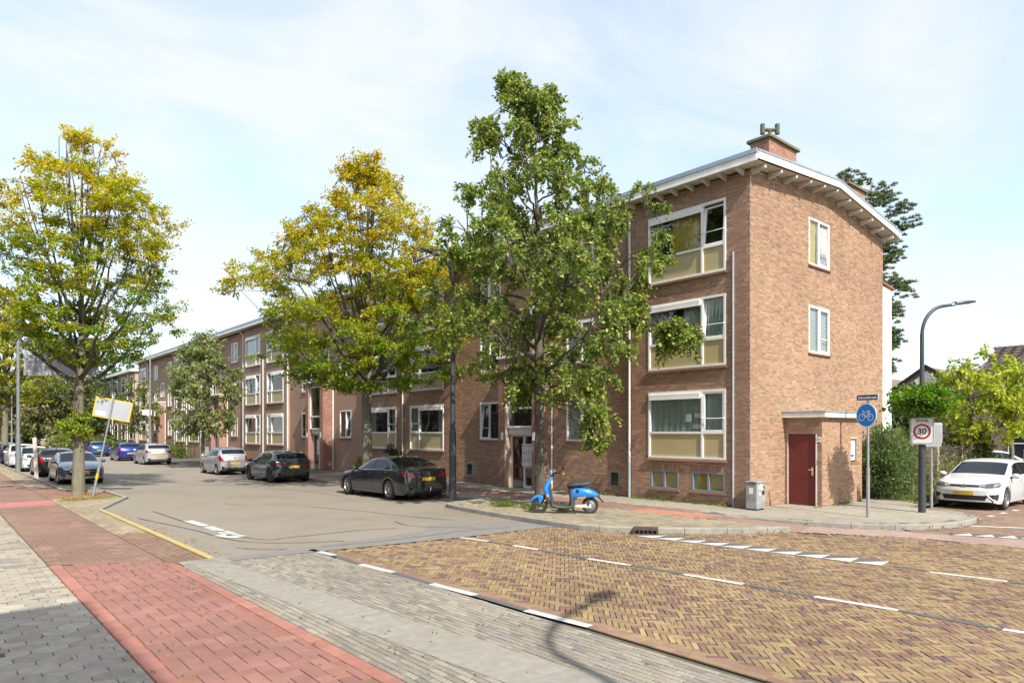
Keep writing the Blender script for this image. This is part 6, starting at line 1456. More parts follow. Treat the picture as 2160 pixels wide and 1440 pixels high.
# fallen leaves
def litter(n, boxes, seed):
    rng = np.random.default_rng(seed); P = []
    for (x0,x1,y0,y1,k,z) in boxes: P.append(np.stack([rng.uniform(x0,x1,k),rng.uniform(y0,y1,k),np.full(k,z)],1))
    P = np.concatenate(P); D = rng.normal(size=P.shape); D[:,2] *= .12; D, U, W_ = rot_basis(D, rng); U[:,2] *= .2
    c = jit(mixc_((0.30,0.15,0.03),(0.38,0.27,0.05),rng.random(len(P))), rng, .3); o = stuff(link('fallen_leaves', leaves_mesh('fallen_leaves', P, D, U, .07*rng.uniform(.6,1.2,len(P)), .3, c))); o['label'] = 'fallen yellow-brown leaves along the kerbs'; o['category'] = 'leaves'
litter(0, [(11.2,11.6,13,17,70,.012),(13.2,13.6,17.5,32,160,.012),(4.02,4.35,13,22,120,.012),(3.2,5.2,26,31,70,.012),(11.9,13.4,26,29,60,.012),(13.7,17,17,28,60,ZP+.01),(11.7,14.5,10,17,50,ZP+.01),(5.5,11,13,24,30,.012),(1.6,3.9,5,24,50,.012)], 9)
# ================================================================== STREET FURNITURE
M_post = mat('dark_post', (0.035,0.042,0.048), (0.055,0.062,0.068), 5, 0.5, metal=0.2)
M_galv = mat('galvanised', (0.40,0.42,0.44), (0.32,0.34,0.36), 6, 0.45, metal=0.6)
M_lampg = mat('lamp_post_grey', (0.22,0.24,0.24), (0.17,0.19,0.19), 4, 0.5, metal=0.2)
M_led = mat('led_cover', (0.42,0.40,0.33), (0.35,0.33,0.28), 20, 0.2)
M_signback = mat('sign_back', (0.46,0.48,0.50), (0.38,0.40,0.42), 3, 0.5, metal=0.3)
M_signwhite = mat('sign_white', (0.72,0.72,0.71), (0.66,0.66,0.65), 3, 0.45)
M_signred = mat('sign_red', (0.42,0.015,0.02), None, 4, 0.4); M_signblue = mat('sign_blue', (0.012,0.26,0.80), None, 4, 0.4); M_signblk = mat('sign_black', (0.02,0.02,0.022), None, 4, 0.5); M_signyel = mat('sign_yellow', (0.72,0.47,0.01), None, 4, 0.45); M_navy = mat('sign_navy', (0.012,0.022,0.055), None, 4, .4)
def lamp(label, loc, h, arm, ang, post_r=.075, head='led', base=True, mp_=None, lean=0.0, group=None, thin=1.0):
    """arm: horizontal reach; ang: direction of the arm"""
    mp_ = mp_ or M_post; l = empty('street_lamp', loc); l.rotation_euler = (0,lean,ang); tag(l, label, 'street lamp', group)
    zb = h-1.0; pts = [(0,0,0),(0,0,2.2)]; rad = [post_r*1.25,post_r*1.2]
    m = MB(); m.tube(pts, rad, 12); m.obj('post_base', mp_, l, 40)
    m = MB(); k = 10; P = [(0,0,2.2),(0,0,zb)]; 
    for i in range(1,k+1):
        a = math.pi/2*.92*i/k; P.append((arm*.62*(1-math.cos(a)), 0, zb+.82*math.sin(a)))
    P.append((arm*.75,0,P[-1][2]+.04)); m.tube(P, [post_r*.92,post_r*.7]+[post_r*.6]*k+[post_r*.5], 10); m.obj('mast', mp_, l, 50)
    x0, z0 = P[-1][0], P[-1][2]; m = MB(); m.tube([(x0-.02,0,z0),(x0+.12,0,z0+.02)], post_r*.62, 10); m.obj('joint', M_galv, l, 50)
    m = MB(); L_ = .72; n = 9; secs = []
    for i in range(n):
        t = i/(n-1); w = .15*math.sin(math.pi*min(1,.12+t*.95))**.6; th = .06*(1-.55*t); x = x0+.10+L_*t; z = z0+.03+.10*t; secs.append([(x,-w,z),(x,-w*.8,z+th),(x,w*.8,z+th),(x,w,z),(x,w*.8,z-.02),(x,-w*.8,z-.02)])
    vs = [v for s in secs for v in s]; fs = [(i*6+j,i*6+(j+1)%6,(i+1)*6+(j+1)%6,(i+1)*6+j) for i in range(n-1) for j in range(6)]+[tuple(range(6)),tuple(range((n-1)*6,n*6))[::-1]]
    m.add(vs, fs); m.obj('lamp_head', mp_, l, 40)
    m = MB(); m.add([(x0+.28,-.10,z0+.027),(x0+.72,-.10,z0+.085),(x0+.72,.10,z0+.085),(x0+.28,.10,z0+.027),(x0+.28,-.10,z0+.02),(x0+.72,-.10,z0+.075),(x0+.72,.10,z0+.075),(x0+.28,.10,z0+.02)], [(0,1,2,3),(4,7,6,5),(0,4,5,1),(1,5,6,2),(2,6,7,3),(3,7,4,0)]); m.obj('led_panel', M_led, l)
    return l
# right lamp with the planter
ZL = gp(1945,1080,ZP)
# arm points to the right of the picture, over the side street
lamp('dark street lamp carrying the flower basket at the side street corner', (ZL[0],ZL[1],ZP), 5.75, 1.25, R(-28), .075)
o = bush('hanging_planter', 'round green flower basket with red geraniums hung round the lamp post', (ZL[0],ZL[1],ZP+2.58), (.72,.72,.38), 7000, .085, (0.055,0.14,0.014),(0.15,0.28,0.02), 22, 'planter', asp=.42, stems=10, flowers=(16,.06,[M_fl_r,M_fl_o,M_fl_p,M_fl_r]))
m = MB(); m.lathe([(.10,.14),(.40,.18),(.52,.36),(.48,.40),(.10,.40)],20); m.obj('basket', mat('basket_green', (.03,.05,.02), None, 8, .7), o, 40)
# zone 30 sign on the lamp post
FACE = math.atan2(-CF[1],-CF[0])      # towards the camera
def sign_root(name, label, cat, loc, yaw): 
    r = empty(name, loc); r.rotation_euler = (0,0,yaw); tag(r, label, cat); return r     # local -y is the face
def rrect(w, h, r, n=5):
    P = []
    for cx, cy, a0 in ((w/2-r,h/2-r,0),(-w/2+r,h/2-r,90),(-w/2+r,-h/2+r,180),(w/2-r,-h/2+r,270)):
        for i in range(n+1): a = R(a0+90*i/n); P.append((cx+r*math.cos(a),cy+r*math.sin(a)))
    return P
def disc(r, n=36): return [(r*math.cos(2*math.pi*i/n),r*math.sin(2*math.pi*i/n)) for i in range(n)]
def plate(root, nm, poly, y0, y1, mt, dz=0, dx=0): m = MB(); m.prism([(x+dx,z+dz) for x,z in poly], y0, y1, axis='y'); return m.obj(nm, mt, root)
def ringm(root, nm, r0, r1, y0, y1, mt, dz=0, n=40):
    m = MB(); m.lathe([(r0,y0),(r1,y0),(r1,y1),(r0,y1)], n, axis='y', c=(0,0,dz), close=True); return m.obj(nm, mt, root)
def letters(root, nm, txt, size, y, mt, dx=0, dz=0, bold=.0, sx=1.0):
    me = text_mesh(txt, size, bold); me.materials.clear(); me.materials.append(mt); o = link(nm, me, root, (dx,y,dz)); o.rotation_euler = (R(90),0,0); o.scale = (sx,1,1); return o
yawz = math.atan2(ZL[1],ZL[0])-R(90)
z = sign_root('zone_sign', 'white zone 30 speed sign with red ring on the dark lamp post', 'sign', (ZL[0]-.11*math.cos(yawz+R(90)),ZL[1]-.11*math.sin(yawz+R(90)),ZP+2.19), yawz-R(6))
plate(z,'panel',rrect(.56,.72,.05),-.02,.0,M_signwhite)
m = MB(); pi_ = rrect(.53,.69,.045); po = rrect(.505,.665,.04); n_ = len(pi_)
m.add([(x,-.023,zz) for x,zz in pi_]+[(x,-.023,zz) for x,zz in po]+[(x,-.019,zz) for x,zz in pi_]+[(x,-.019,zz) for x,zz in po], [(i,(i+1)%n_,n_+(i+1)%n_,n_+i) for i in range(n_)]+[(i,2*n_+i,2*n_+(i+1)%n_,(i+1)%n_) for i in range(n_)]+[(n_+i,n_+(i+1)%n_,3*n_+(i+1)%n_,3*n_+i) for i in range(n_)]); m.obj('border', M_signblk, z)
ringm(z,'red_ring',.155,.205,-.024,-.018,M_signred,-.02)
letters(z,'digits','30',.22,-.022,M_signblk,0,-.022,.004); letters(z,'word','ZONE',.085,-.022,M_signblk,0,.265,.002,1.25)
# second sign seen from behind
z2p = gp(1958,1072,ZP); z2 = sign_root('parking_sign', 'grey back of a rounded sign on a thin pole behind the zone sign', 'sign', (z2p[0]+.25,z2p[1],ZP), yawz+R(8))
m = MB(); m.tube([(0,0,0),(0,0,1.0)],.038,10); m.obj('pole_foot', M_galv, z2, 40); m = MB(); m.tube([(0,0,1.0),(0,0,2.5)],.028,10); m.obj('pole', M_galv, z2, 40)
plate(z2,'panel',rrect(.52,.62,.05),-.05,-.035,M_signback,2.05,-.02)
z3 = sign_root('small_sign', 'small grey sign back above the dry hedge beside the zone sign', 'sign', (28.0,8.75,0), yawz+R(20))
m = MB(); m.tube([(0,0,0),(0,0,2.6)],.03,8); m.obj('pole', M_galv, z3, 40); plate(z3,'panel',rrect(.30,.72,.03),-.05,-.03,M_signback,2.25)
# bicycle sign
BPp = gp(1831,1090,ZP); yb = math.atan2(BPp[1],BPp[0])-R(90)+R(-40)
bs = sign_root('bicycle_sign', 'round blue bicycle sign on a grey pole in front of the shed', 'sign', (BPp[0],BPp[1],ZP), yb)
m = MB(); m.tube([(0,0,0),(0,0,1.25)],.042,12); m.obj('pole_foot', M_galv, bs, 40); m = MB(); m.tube([(0,0,1.25),(0,0,2.95)],.03,12); m.obj('pole', M_galv, bs, 40)
plate(bs,'disc',disc(.30),-.065,-.05,M_signwhite,2.58); plate(bs,'blue_face',disc(.275),-.069,-.0655,M_signblue,2.58)
m = MB(); YF = -.073
for cx in (-.125,.125): m.lathe([(.072,-.0725),(.092,-.0725),(.092,-.0695),(.072,-.0695)],28,axis='y',c=(cx,0,2.53),close=True)
def seg(a, c_): m.tube([(a[0],YF,2.53+a[1]),(c_[0],YF,2.53+c_[1])],.009,5)
for a, c_ in (((-.125,0),(-.07,.12)),((-.07,.12),(.075,.12)),((-.06,.10),(.0,.0)),((.0,.0),(.125,.0)),((.0,.0),(.075,.12)),((.125,0),(.065,.15)),((-.07,.12),(-.085,.16)),((-.12,.165),(-.05,.16)),((.03,.16),(.105,.155)),((.105,.155),(.12,.13))): seg(a, c_)
m.obj('bicycle_symbol', M_signwhite, bs)
sn = sign_root('street_name_sign', 'small dark blue street name plate above the bicycle sign', 'sign', (BPp[0],BPp[1],ZP+3.03), math.atan2(BPp[1],BPp[0])-R(90)+R(-22))
plate(sn,'bracket',rrect(.05,.10,.01),-.04,.04,M_galv,-.085); plate(sn,'panel',rrect(.52,.15,.012),-.045,-.03,M_signwhite); plate(sn,'face',rrect(.50,.13,.010),-.049,-.0455,M_navy); letters(sn,'lettering','Schoolstraat',.096,-.051,M_signwhite,0,-.004,.001,.92)
# utility box
ub = empty('utility_box', (17.30,9.80,ZP)); tag(ub, 'grey stickered utility cabinet at the corner of the block', 'utility box')
M_cab = mat('cabinet', (0.36,0.37,0.36), (0.26,0.27,0.27), 3, 0.5, metal=0.2, c3=(0.16,0.16,0.16), s3=4)
m = MB(); m.cbox((0,0,.04),(.44,.34,.76),.012); m.obj('cabinet', M_cab, ub); m = MB(); m.cbox((-.02,-.02,.76),(.46,.36,.80),.012); m.obj('lid', M_cab, ub); m = MB(); m.box((.03,.03,-.02),(.41,.31,.04)); m.obj('plinth', M_dark, ub)
for k,(x,zz,r_,mt) in enumerate(((.12,.62,.045,M_paper),(.25,.60,.055,mat('sticker_cream',(.6,.55,.4),None,8,.6)),(.33,.48,.07,M_signblk),(.14,.45,.04,M_paper),(.22,.68,.04,M_paper),(.37,.62,.035,M_signblk))):
    m = MB(); m.prism([(p[0]+x,p[1]+zz) for p in disc(r_,12)],-.006,-.001,axis='y'); m.obj('sticker', mt, ub)
m = MB(); m.box((-.004,.12,.45),(-.001,.24,.62)); m.obj('sticker', M_paper, ub)
# middle lamp
ml = gp(955,1052,ZP); lamp('tall black street lamp beside the dark grey sedan', (ml[0],ml[1],ZP), 7.95, .85, R(170), .095)
# left lamps
lamp('grey street lamp at the left edge, beside the white city car', (4.0,47.2,0), 10.8, 1.6, R(-12), .10, mp_=M_lampg)
lamp('slim street lamp beyond the left row of parked cars', (6.6,84,0), 7.5, 1.6, R(175), .075, mp_=M_lampg)
lamp('slim street lamp far under the willows', (5.6,95,0), 7.5, 1.6, R(10), .075, mp_=M_lampg)
fl_ = lamp('street lamp with a white plate by the light silver hatchback', (13.7,60.3,ZP), 9.2, 1.9, R(165), .085, mp_=M_lampg)
m = MB(); m.box((-.12,-.03,3.55),(.55,.03,3.95)); m.obj('white_plate', M_signwhite, fl_)
# tilted notice board with yellow edge
tb = gp(196,1045); nb = empty('notice_board', (tb[0],tb[1],0)); nb.rotation_euler = (0,R(11),yawz*0+math.atan2(-CR[1]*-1,CR[0])*1.0 if False else math.atan2(CR[1],CR[0])+R(12)); tag(nb, 'tilted pale notice board with yellow border on a leaning steel pole', 'sign')
m = MB(); m.tube([(0,0,0),(0,0,1.2)],.045,10); m.obj('pole_foot', M_galv, nb, 40); m = MB(); m.tube([(0,0,1.2),(0,0,3.75)],.032,10); m.obj('pole', M_galv, nb, 40); m = MB(); m.tube([(0,0,.62),(0,0,.80)],.05,10); m.obj('yellow_band', M_signyel, nb, 40)
plate(nb,'border',[(-.62,-.36),(.62,-.36),(.62,.36),(-.62,.36)],.035,.05,M_signyel,3.15,.03); plate(nb,'panel',[(-.58,-.32),(.58,-.32),(.58,.32),(-.58,.32)],.030,.0345,mat('board_grey',(.36,.38,.41),(.31,.33,.36),2,.5),3.15,.03); plate(nb,'sticker',[(-.52,-.28),(-.2,-.28),(-.2,-.14),(-.52,-.14)],.027,.0295,M_paper,3.15,.03)
# large direction sign seen from behind, on a black pole
ds = empty('direction_sign', (4.55,33.4,0)); ds.rotation_euler = (0,0,math.atan2(CR[1],CR[0])); tag(ds, 'large grey two-row direction sign seen from behind the left tree', 'sign')
m = MB(); m.tube([(.35,0,0),(.35,0,6.2)],.075,10); m.obj('pole', M_post, ds, 40)
for zz in (4.62,5.42): plate(ds,'panel',[(-1.95,zz),(1.15,zz),(1.15,zz+.77),(-1.95,zz+.77)],.09,.13,M_signback)
for xx in (-1.45,-.9,.35,.8): plate(ds,'rib',[(xx-.03,4.64),(xx+.03,4.64),(xx+.03,6.17),(xx-.03,6.17)],.075,.089,M_galv)
# white leaning post
wp = empty('white_post', (4.18,40.6,0)); wp.rotation_euler = (0,R(-3),math.atan2(CR[1],CR[0])); tag(wp, 'weathered white wooden post beside the steel grey coupe', 'post')
m = MB(); m.cbox((-.085,-.04,0),(.085,.04,2.0),.012); m.obj('plank', mat('white_post_paint', (.66,.62,.56), (.55,.51,.46), 8, .8), wp)
# chain-link fence
cf = empty('chain_link_fence', (25.6,8.75,0)); tag(cf, 'chain-link fence with leaning wooden stakes in the side street', 'fence')
m = MB()
for k in range(46):
    x = k*.16; m.tube([(x,0,.05),(x+.9,0,1.75)],.0025,3,caps=False); m.tube([(x+.9,.004,.05),(x,.004,1.75)],.0025,3,caps=False)
o = stuff(m.obj('wire_mesh', mat('old_wire', (.16,.16,.15), None, 9, .7), cf, fix=False))
for k,(x,ln) in enumerate(((0.1,.12),(2.6,.05),(5.2,-.05),(7.6,0))): m = MB(); m.tube([(x,.02,0),(x-ln,.02,2.1)],.04,7); m.obj('stake', mat('stake_wood', (.42,.32,.20), (.32,.24,.15), 8, .85), cf, 40)
# white box sign and street clutter
wbx = empty('white_sign_box', (33.0,7.0,0)); wbx.rotation_euler = (0,0,yawz-R(8)); tag(wbx, 'white box sign with faint grey print behind the white hatchback roof', 'sign')
m = MB(); m.cbox((-.26,-.10,1.12),(.26,.10,1.58),.02); m.obj('box', M_signwhite, wbx); m = MB(); m.tube([(0,0,0),(0,0,1.12)],.03,8); m.obj('leg', M_galv, wbx)
m = MB()
for k in range(4): m.box((-.16+.06*k,-.106,1.30+.02*(k%2)),(-.11+.07*k,-.101,1.40-.015*(k%3)))
m.obj('print', mat('faint_grey', (.3,.3,.3), None, 9, .6), wbx)
for (x,y,lb) in ((17.05,57.5,'grey cabinet at the far front wall'),):
    u = empty('meter_cabinet', (x,y,ZP)); tag(u, lb, 'cabinet'); m = MB(); m.cbox((0,0,0),(.35,.5,.95),.02); m.obj('cabinet', M_cab, u); m = MB(); m.cbox((-.02,-.02,.95),(.37,.52,1.0),.01); m.obj('lid', M_cab, u)
# ------------------------------------------------------------------ scooter
P_sc = paint('scooter_blue', (0.010,0.185,0.56), 0.0, .3); M_scg = mat('scooter_grey', (0.06,0.062,0.066), (0.045,0.047,0.05), 14, .55, obj=True); M_seat = mat('seat_vinyl', (0.032,0.032,0.034), (0.045,0.045,0.046), 18, .6, obj=True); M_orange = mat('scooter_orange', (0.68,0.30,0.01), None, 9, .4, obj=True)
sf, sr = np.array(gp(1145,1081,ZP)), np.array(gp(1238,1082,ZP)); ctr = (sf+sr)/2; hd = math.atan2(sf[1]-sr[1], sf[0]-sr[0])
sc = empty('scooter', (ctr[0],ctr[1],ZP)); sc.rotation_euler = (R(-5),0,hd); sc.scale = (1.05,1.05,1.05); tag(sc, 'blue electric scooter with black seat parked on the pavement before the oak', 'scooter')
# local: x forward, y left, z up; wheelbase ~1.28
XFw, XRw, RW = .635, -.635, .21
def loft(mb, secs, cap=True, mi=0):
    n = len(secs[0]); vs = [v for s in secs for v in s]; k = len(secs); fs = [(i*n+j,i*n+(j+1)%n,(i+1)*n+(j+1)%n,(i+1)*n+j) for i in range(k-1) for j in range(n)]
    if cap: fs += [tuple(range(n-1,-1,-1)),tuple(range((k-1)*n,k*n))]
    return mb.add(vs, fs, mi)
def sec(c, w, h, tilt=0, n=12, p=2.6):
    """superellipse section in the plane normal to x, tilted by tilt about y"""
    out = []
    for i in range(n):
        a = 2*math.pi*i/n; cs, sn_ = math.cos(a), math.sin(a); u = w*abs(cs)**(2/p)*(1 if cs >= 0 else -1); v = h*abs(sn_)**(2/p)*(1 if sn_ >= 0 else -1)
        out.append((c[0]+v*math.sin(tilt), u, c[1]+v*math.cos(tilt)))
    return out
for x, rimm in ((XFw,M_alloy_d),(XRw,M_alloy)):
    m = MB(); m.lathe([(.145,-.045),(.16,-.055),(.20,-.052),(RW,-.022),(RW,.022),(.20,.052),(.16,.055),(.145,.045)],28,axis='y',c=(x,0,RW),close=True); w_ = m.obj('wheel', M_tyre, sc, 50)
    m = MB(); m.lathe([(.13,-.04),(.15,-.04),(.15,.04),(.13,.04)],28,axis='y',c=(x,0,RW),close=True)
    if x < 0: m.lathe([(.001,.05),(.08,.05),(.115,.035),(.12,-.035),(.08,-.05),(.001,-.05)],24,axis='y',c=(x,0,RW))
    else:
        m.lathe([(.001,.04),(.03,.04),(.03,-.04),(.001,-.04)],12,axis='y',c=(x,0,RW))
        for k in range(5): a = k*1.2566; m.tube([(x+.02*math.cos(a),0,RW+.02*math.sin(a)),(x+.14*math.cos(a),0,RW+.14*math.sin(a))],.014,5)
    m.obj('rim', rimm, w_, 45)
m = MB(); loft(m, [sec((.30,.20),.13,.05,0),sec((.15,.165),.15,.045),sec((-.10,.165),.15,.045),sec((-.22,.20),.14,.055)]); m.obj('floorboard', M_scg, sc, 50)
# front shield: curves from floor up to the steering head
def sech(z, x0, x1, w, n=14, p=2.5, sl=0.0):
    """superellipse section in a horizontal plane, x from x0 to x1"""
    out = []; cx, hx_ = (x0+x1)/2, (x1-x0)/2
    for i in range(n):
        a = 2*math.pi*i/n; cs, sn_ = math.cos(a), math.sin(a); u = hx_*abs(cs)**(2/p)*(1 if cs >= 0 else -1); v = w*abs(sn_)**(2/p)*(1 if sn_ >= 0 else -1)
        out.append((cx+u, v, z+sl*u))
    return out
m = MB(); loft(m, [sech(.30,.335,.375,.09),sech(.38,.345,.44,.15),sech(.50,.37,.52,.175),sech(.64,.395,.566,.17),sech(.76,.36,.50,.135),sech(.87,.31,.41,.09),sech(.93,.29,.36,.06)]); m.obj('front_shield', P_sc, sc, 55)
m = MB(); loft(m, [sech(.20,.26,.36,.12),sech(.32,.29,.36,.13),sech(.46,.315,.39,.135),sech(.60,.335,.40,.13),sech(.70,.33,.38,.09),sech(.74,.33,.36,.05)]); m.obj('inner_shield', M_scg, sc, 55)
m = MB(); m.tube([(.325,0,.88),(.30,0,1.02)],.035,8); m.obj('steering_head', M_scg, sc, 40)
for sd_ in (1,-1): m = MB(); m.tube([(.47,.075*sd_,.50),(XFw-.01,.075*sd_,RW)],.020,7); m.obj('fork', M_alloy_d, sc, 40)
# front mudguard
m = MB(); secs = []
for i in range(9):
    a = R(15+115*i/8); r0 = RW+.035; c_, s_ = math.cos(a), math.sin(a); w = .075 if i not in (0,8) else .045
    secs.append([(XFw+c_*r0,-w,RW+s_*r0),(XFw+c_*(r0+.018),-w*.7,RW+s_*(r0+.018)),(XFw+c_*(r0+.018),w*.7,RW+s_*(r0+.018)),(XFw+c_*r0,w,RW+s_*r0),(XFw+c_*(r0-.035 if 2<i<7 else r0-.01),w*1.0,RW+s_*(r0-.04)),(XFw+c_*(r0-.035 if 2<i<7 else r0-.01),-w*1.0,RW+s_*(r0-.04))])
loft(m, secs); m.obj('front_mudguard', P_sc, sc, 55)
for sd_ in (1,-1): m = MB(); m.add([(XFw-.10,.085*sd_,RW+.21),(XFw+.04,.085*sd_,RW+.23),(XFw+.0,.085*sd_,RW+.02),(XFw-.03,.085*sd_,RW-.01),(XFw-.10,.070*sd_,RW+.21),(XFw+.04,.070*sd_,RW+.23),(XFw+.0,.070*sd_,RW+.02),(XFw-.03,.070*sd_,RW-.01)],[(0,1,2,3),(4,7,6,5),(0,4,5,1),(1,5,6,2),(2,6,7,3),(3,7,4,0)]); m.obj('fork_cover', P_sc, sc)
# handlebar pod, bars, mirrors (bars turned to the left)
hbm = Matrix.Translation((.29,0,1.02)) @ Matrix.Rotation(R(38),4,'Z') @ Matrix.Rotation(R(-12),4,'Y')
m = MB(); loft(m, [[(v[0],v[1],v[2]) for v in sec((.12,.02),.05,.03)],sec((.07,.03),.11,.055),sec((-.02,.035),.12,.05),sec((-.10,.02),.06,.03)]); m.xf(hbm); m.obj('handlebar_pod', M_scg, sc, 55)
m = MB(); m.tube([(-.02,-.36,.03),(.02,-.12,.03),(.02,.12,.03),(-.02,.36,.03)],.017,8); m.xf(hbm); m.obj('handlebar', M_trim, sc, 40)
for sd_ in (1,-1):
    m = MB(); m.tube([(-.021,.355*sd_,.03),(-.026,.40*sd_,.03)],.022,8); m.xf(hbm); m.obj('grip_end', M_orange, sc, 40)
    m = MB(); m.tube([(0,.24*sd_,.04),(.0,.34*sd_,.15)],.007,5); m.ell((0,.38*sd_,.17),(.018,.06,.038)); m.xf(hbm); m.obj('mirror', M_trim, sc, True)
m = MB(); m.lathe([(.001,.03),(.075,.025),(.085,0),(.07,-.03)],20,axis='x',c=(.10,0,.0)); m.xf(hbm); m.obj('headlight', M_clearl, sc, 45)
m = MB(); m.box((-.01,.03,.085),(.05,.07,.095)); m.xf(hbm); m.obj('display', M_orange, sc)
# rear body, seat
m = MB(); loft(m, [sec((-.15,.49),.10,.15),sec((-.25,.505),.155,.175),sec((-.45,.525),.17,.155),sec((-.62,.525),.16,.12),sec((-.76,.495),.12,.075),sec((-.86,.46),.05,.03)]); m.obj('rear_body', P_sc, sc, 55)
m = MB(); loft(m, [sech(.20,-.26,-.10,.13),sech(.36,-.24,-.12,.14),sech(.50,-.22,-.10,.135),sech(.64,-.24,-.08,.12)]); m.obj('seat_front_panel', M_scg, sc, 55)
m = MB(); loft(m, [sec((-.06,.70),.08,.035),sec((-.10,.725),.13,.065),sec((-.28,.74),.15,.07),sec((-.48,.755),.145,.062),sec((-.62,.775),.125,.045),sec((-.68,.78),.07,.02)]); m.obj('seat', M_seat, sc, 55)
m = MB(); m.tube([(-.60,.13,.72),(-.76,.10,.75),(-.76,-.10,.75),(-.60,-.13,.72)],.014,6); m.obj('grab_rail', M_trim, sc, 40)
for sd_ in (1,-1):
    m = MB(); m.add([(-.30,.178*sd_,.395),(-.50,.180*sd_,.415),(-.54,.178*sd_,.455),(-.34,.180*sd_,.43),(-.30,.150*sd_,.395),(-.50,.150*sd_,.415),(-.54,.150*sd_,.455),(-.34,.150*sd_,.43)],[(0,1,2,3),(4,7,6,5),(0,4,5,1),(1,5,6,2),(2,6,7,3),(3,7,4,0)]); m.obj('side_decal', M_orange, sc)
    m = MB(); m.lathe([(.001,.0),(.042,.0),(.045,-.012)],18,axis='y',c=(-.32,0,.59)); m.v = [(v[0],(.168+v[1])*sd_,v[2]) for v in m.v]; m.obj('badge', M_alloy_d, sc)
    m = MB(); m.box((.40,.15 if sd_ > 0 else -.178,.44),(.46,.178 if sd_ > 0 else -.15,.50)); m.obj('shield_decal', M_orange, sc)
m = MB(); m.add([(-.25,.09,.22),(-.30,.09,.17),(XRw-.03,.10,RW-.05),(XRw-.03,.10,RW+.05),(-.25,.06,.22),(-.30,.06,.17),(XRw-.03,.07,RW-.05),(XRw-.03,.07,RW+.05)],[(0,1,2,3),(4,7,6,5),(0,4,5,1),(1,5,6,2),(2,6,7,3),(3,7,4,0)]); m.obj('swing_arm', mat('arm_white', (.62,.60,.56), None, 9, .5, obj=True), sc)
m = MB(); m.tube([(-.60,.11,RW+.02),(-.55,.13,.42)],.022,7); m.obj('shock', M_alloy_d, sc, 40)
m = MB(); m.add([(-.82,-.08,.47),(-.82,.08,.47),(-.98,.07,.29),(-.98,-.07,.29),(-.80,-.08,.45),(-.80,.08,.45),(-.96,.07,.28),(-.96,-.07,.28)],[(0,1,2,3),(4,7,6,5),(0,4,5,1),(1,5,6,2),(2,6,7,3),(3,7,4,0)]); m.obj('rear_fender', M_trim, sc)
m = MB(); m.box((-.875,-.06,.44),(-.85,.06,.49)); m.obj('tail_light', M_redl, sc)
m = MB(); m.tube([(-.18,.08,.17),(-.24,.17,.03),(-.28,.20,.012)],.014,6); m.tube([(-.18,-.08,.17),(-.26,-.10,.03)],.014,6); m.obj('kickstand', M_trim, sc, 40)
m = MB(); m.ell((.50,.10,.33),(.03,.02,.03)); m.obj('indicator', M_amber, sc, True)

# blue scrap caught in the left tree
bl = empty('blue_scrap', (6.3,27.6,6.0)); tag(bl, 'small blue scrap of plastic caught in the left street tree', 'litter')
m = MB(); rg2 = random.Random(4); P_ = [(rg2.uniform(-.09,.09),rg2.uniform(-.06,.06),rg2.uniform(-.14,.14)) for _ in range(12)]; m.add(P_, [(0,1,2),(2,3,4),(4,5,0),(5,6,7),(7,8,1),(8,9,3),(9,10,6),(10,11,2),(11,0,8)]); m.obj('scrap', mat('blue_plastic', (.01,.05,.35), None, 9, .4), bl, fix=False)
# ================================================================== OTHER BUILDINGS
M_bt3 = brick_tex('brick_house', (0.24,0.16,0.115), (0.20,0.13,0.095), (0.30,0.24,0.19), 'sum')
M_bt4 = brick_tex('brick_purple', (0.165,0.115,0.105), (0.13,0.09,0.085), (0.25,0.21,0.19), 'sum')
M_bt5 = brick_tex('brick_opposite', (0.13,0.075,0.055), (0.10,0.06,0.045), (0.2,0.16,0.13), 'sum')
M_rtile = mat('roof_tile', (0.20,0.155,0.125), (0.14,0.11,0.092), 6, .85)
M_wdark = mat('dark_window', (0.02,0.024,0.028), (0.03,0.034,0.04), 2, .05)
def simple_windows(par, x, ylist, zs, w, h, n=-1):
    """window parts on a wall facing -x"""
    for y in ylist:
        for z in zs:
            m = MB(); frame_bars(m, 0, w, 0, h, .07, -.03, .05); m.box((.07,-.02,h*.55),(w-.07,.04,h*.55+.06)); f = m.obj('window', M_white_fr, par, loc=(x,y,z), rz=R(-90))
            m = MB(); m.box((.07,.0,.07),(w-.07,.01,h-.07)); m.obj('pane', M_wdark, f); m = MB(); m.box((-.05,-.09,-.06),(w+.05,.0,-.004)); m.obj('sill', M_trim, f)
def tiled_roof(par, x0, z0, x1, z1, y0, y1, name='roof', rows=22, colsn=40):
    """pantile plane rising from (x0,z0) to (x1,z1) between y0 and y1, each course a stepped strip"""
    m = MB(); dy = (y1-y0)/colsn
    for r in range(rows):
        a, b_ = r/rows, (r+1)/rows; xa, za, xb, zb = x0+(x1-x0)*a, z0+(z1-z0)*a, x0+(x1-x0)*b_, z0+(z1-z0)*b_
        vs = []
        for c_ in range(colsn*2+1):
            y = y0+dy*c_/2; up = .05 if c_ % 2 else 0.0; vs += [(xa,y,za+.05+up),(xb,y,zb+up)]
        m.add(vs, [(2*i,2*i+2,2*i+3,2*i+1) for i in range(colsn*2)])
    return stuff(m.obj(name, M_rtile, par, fix=False))
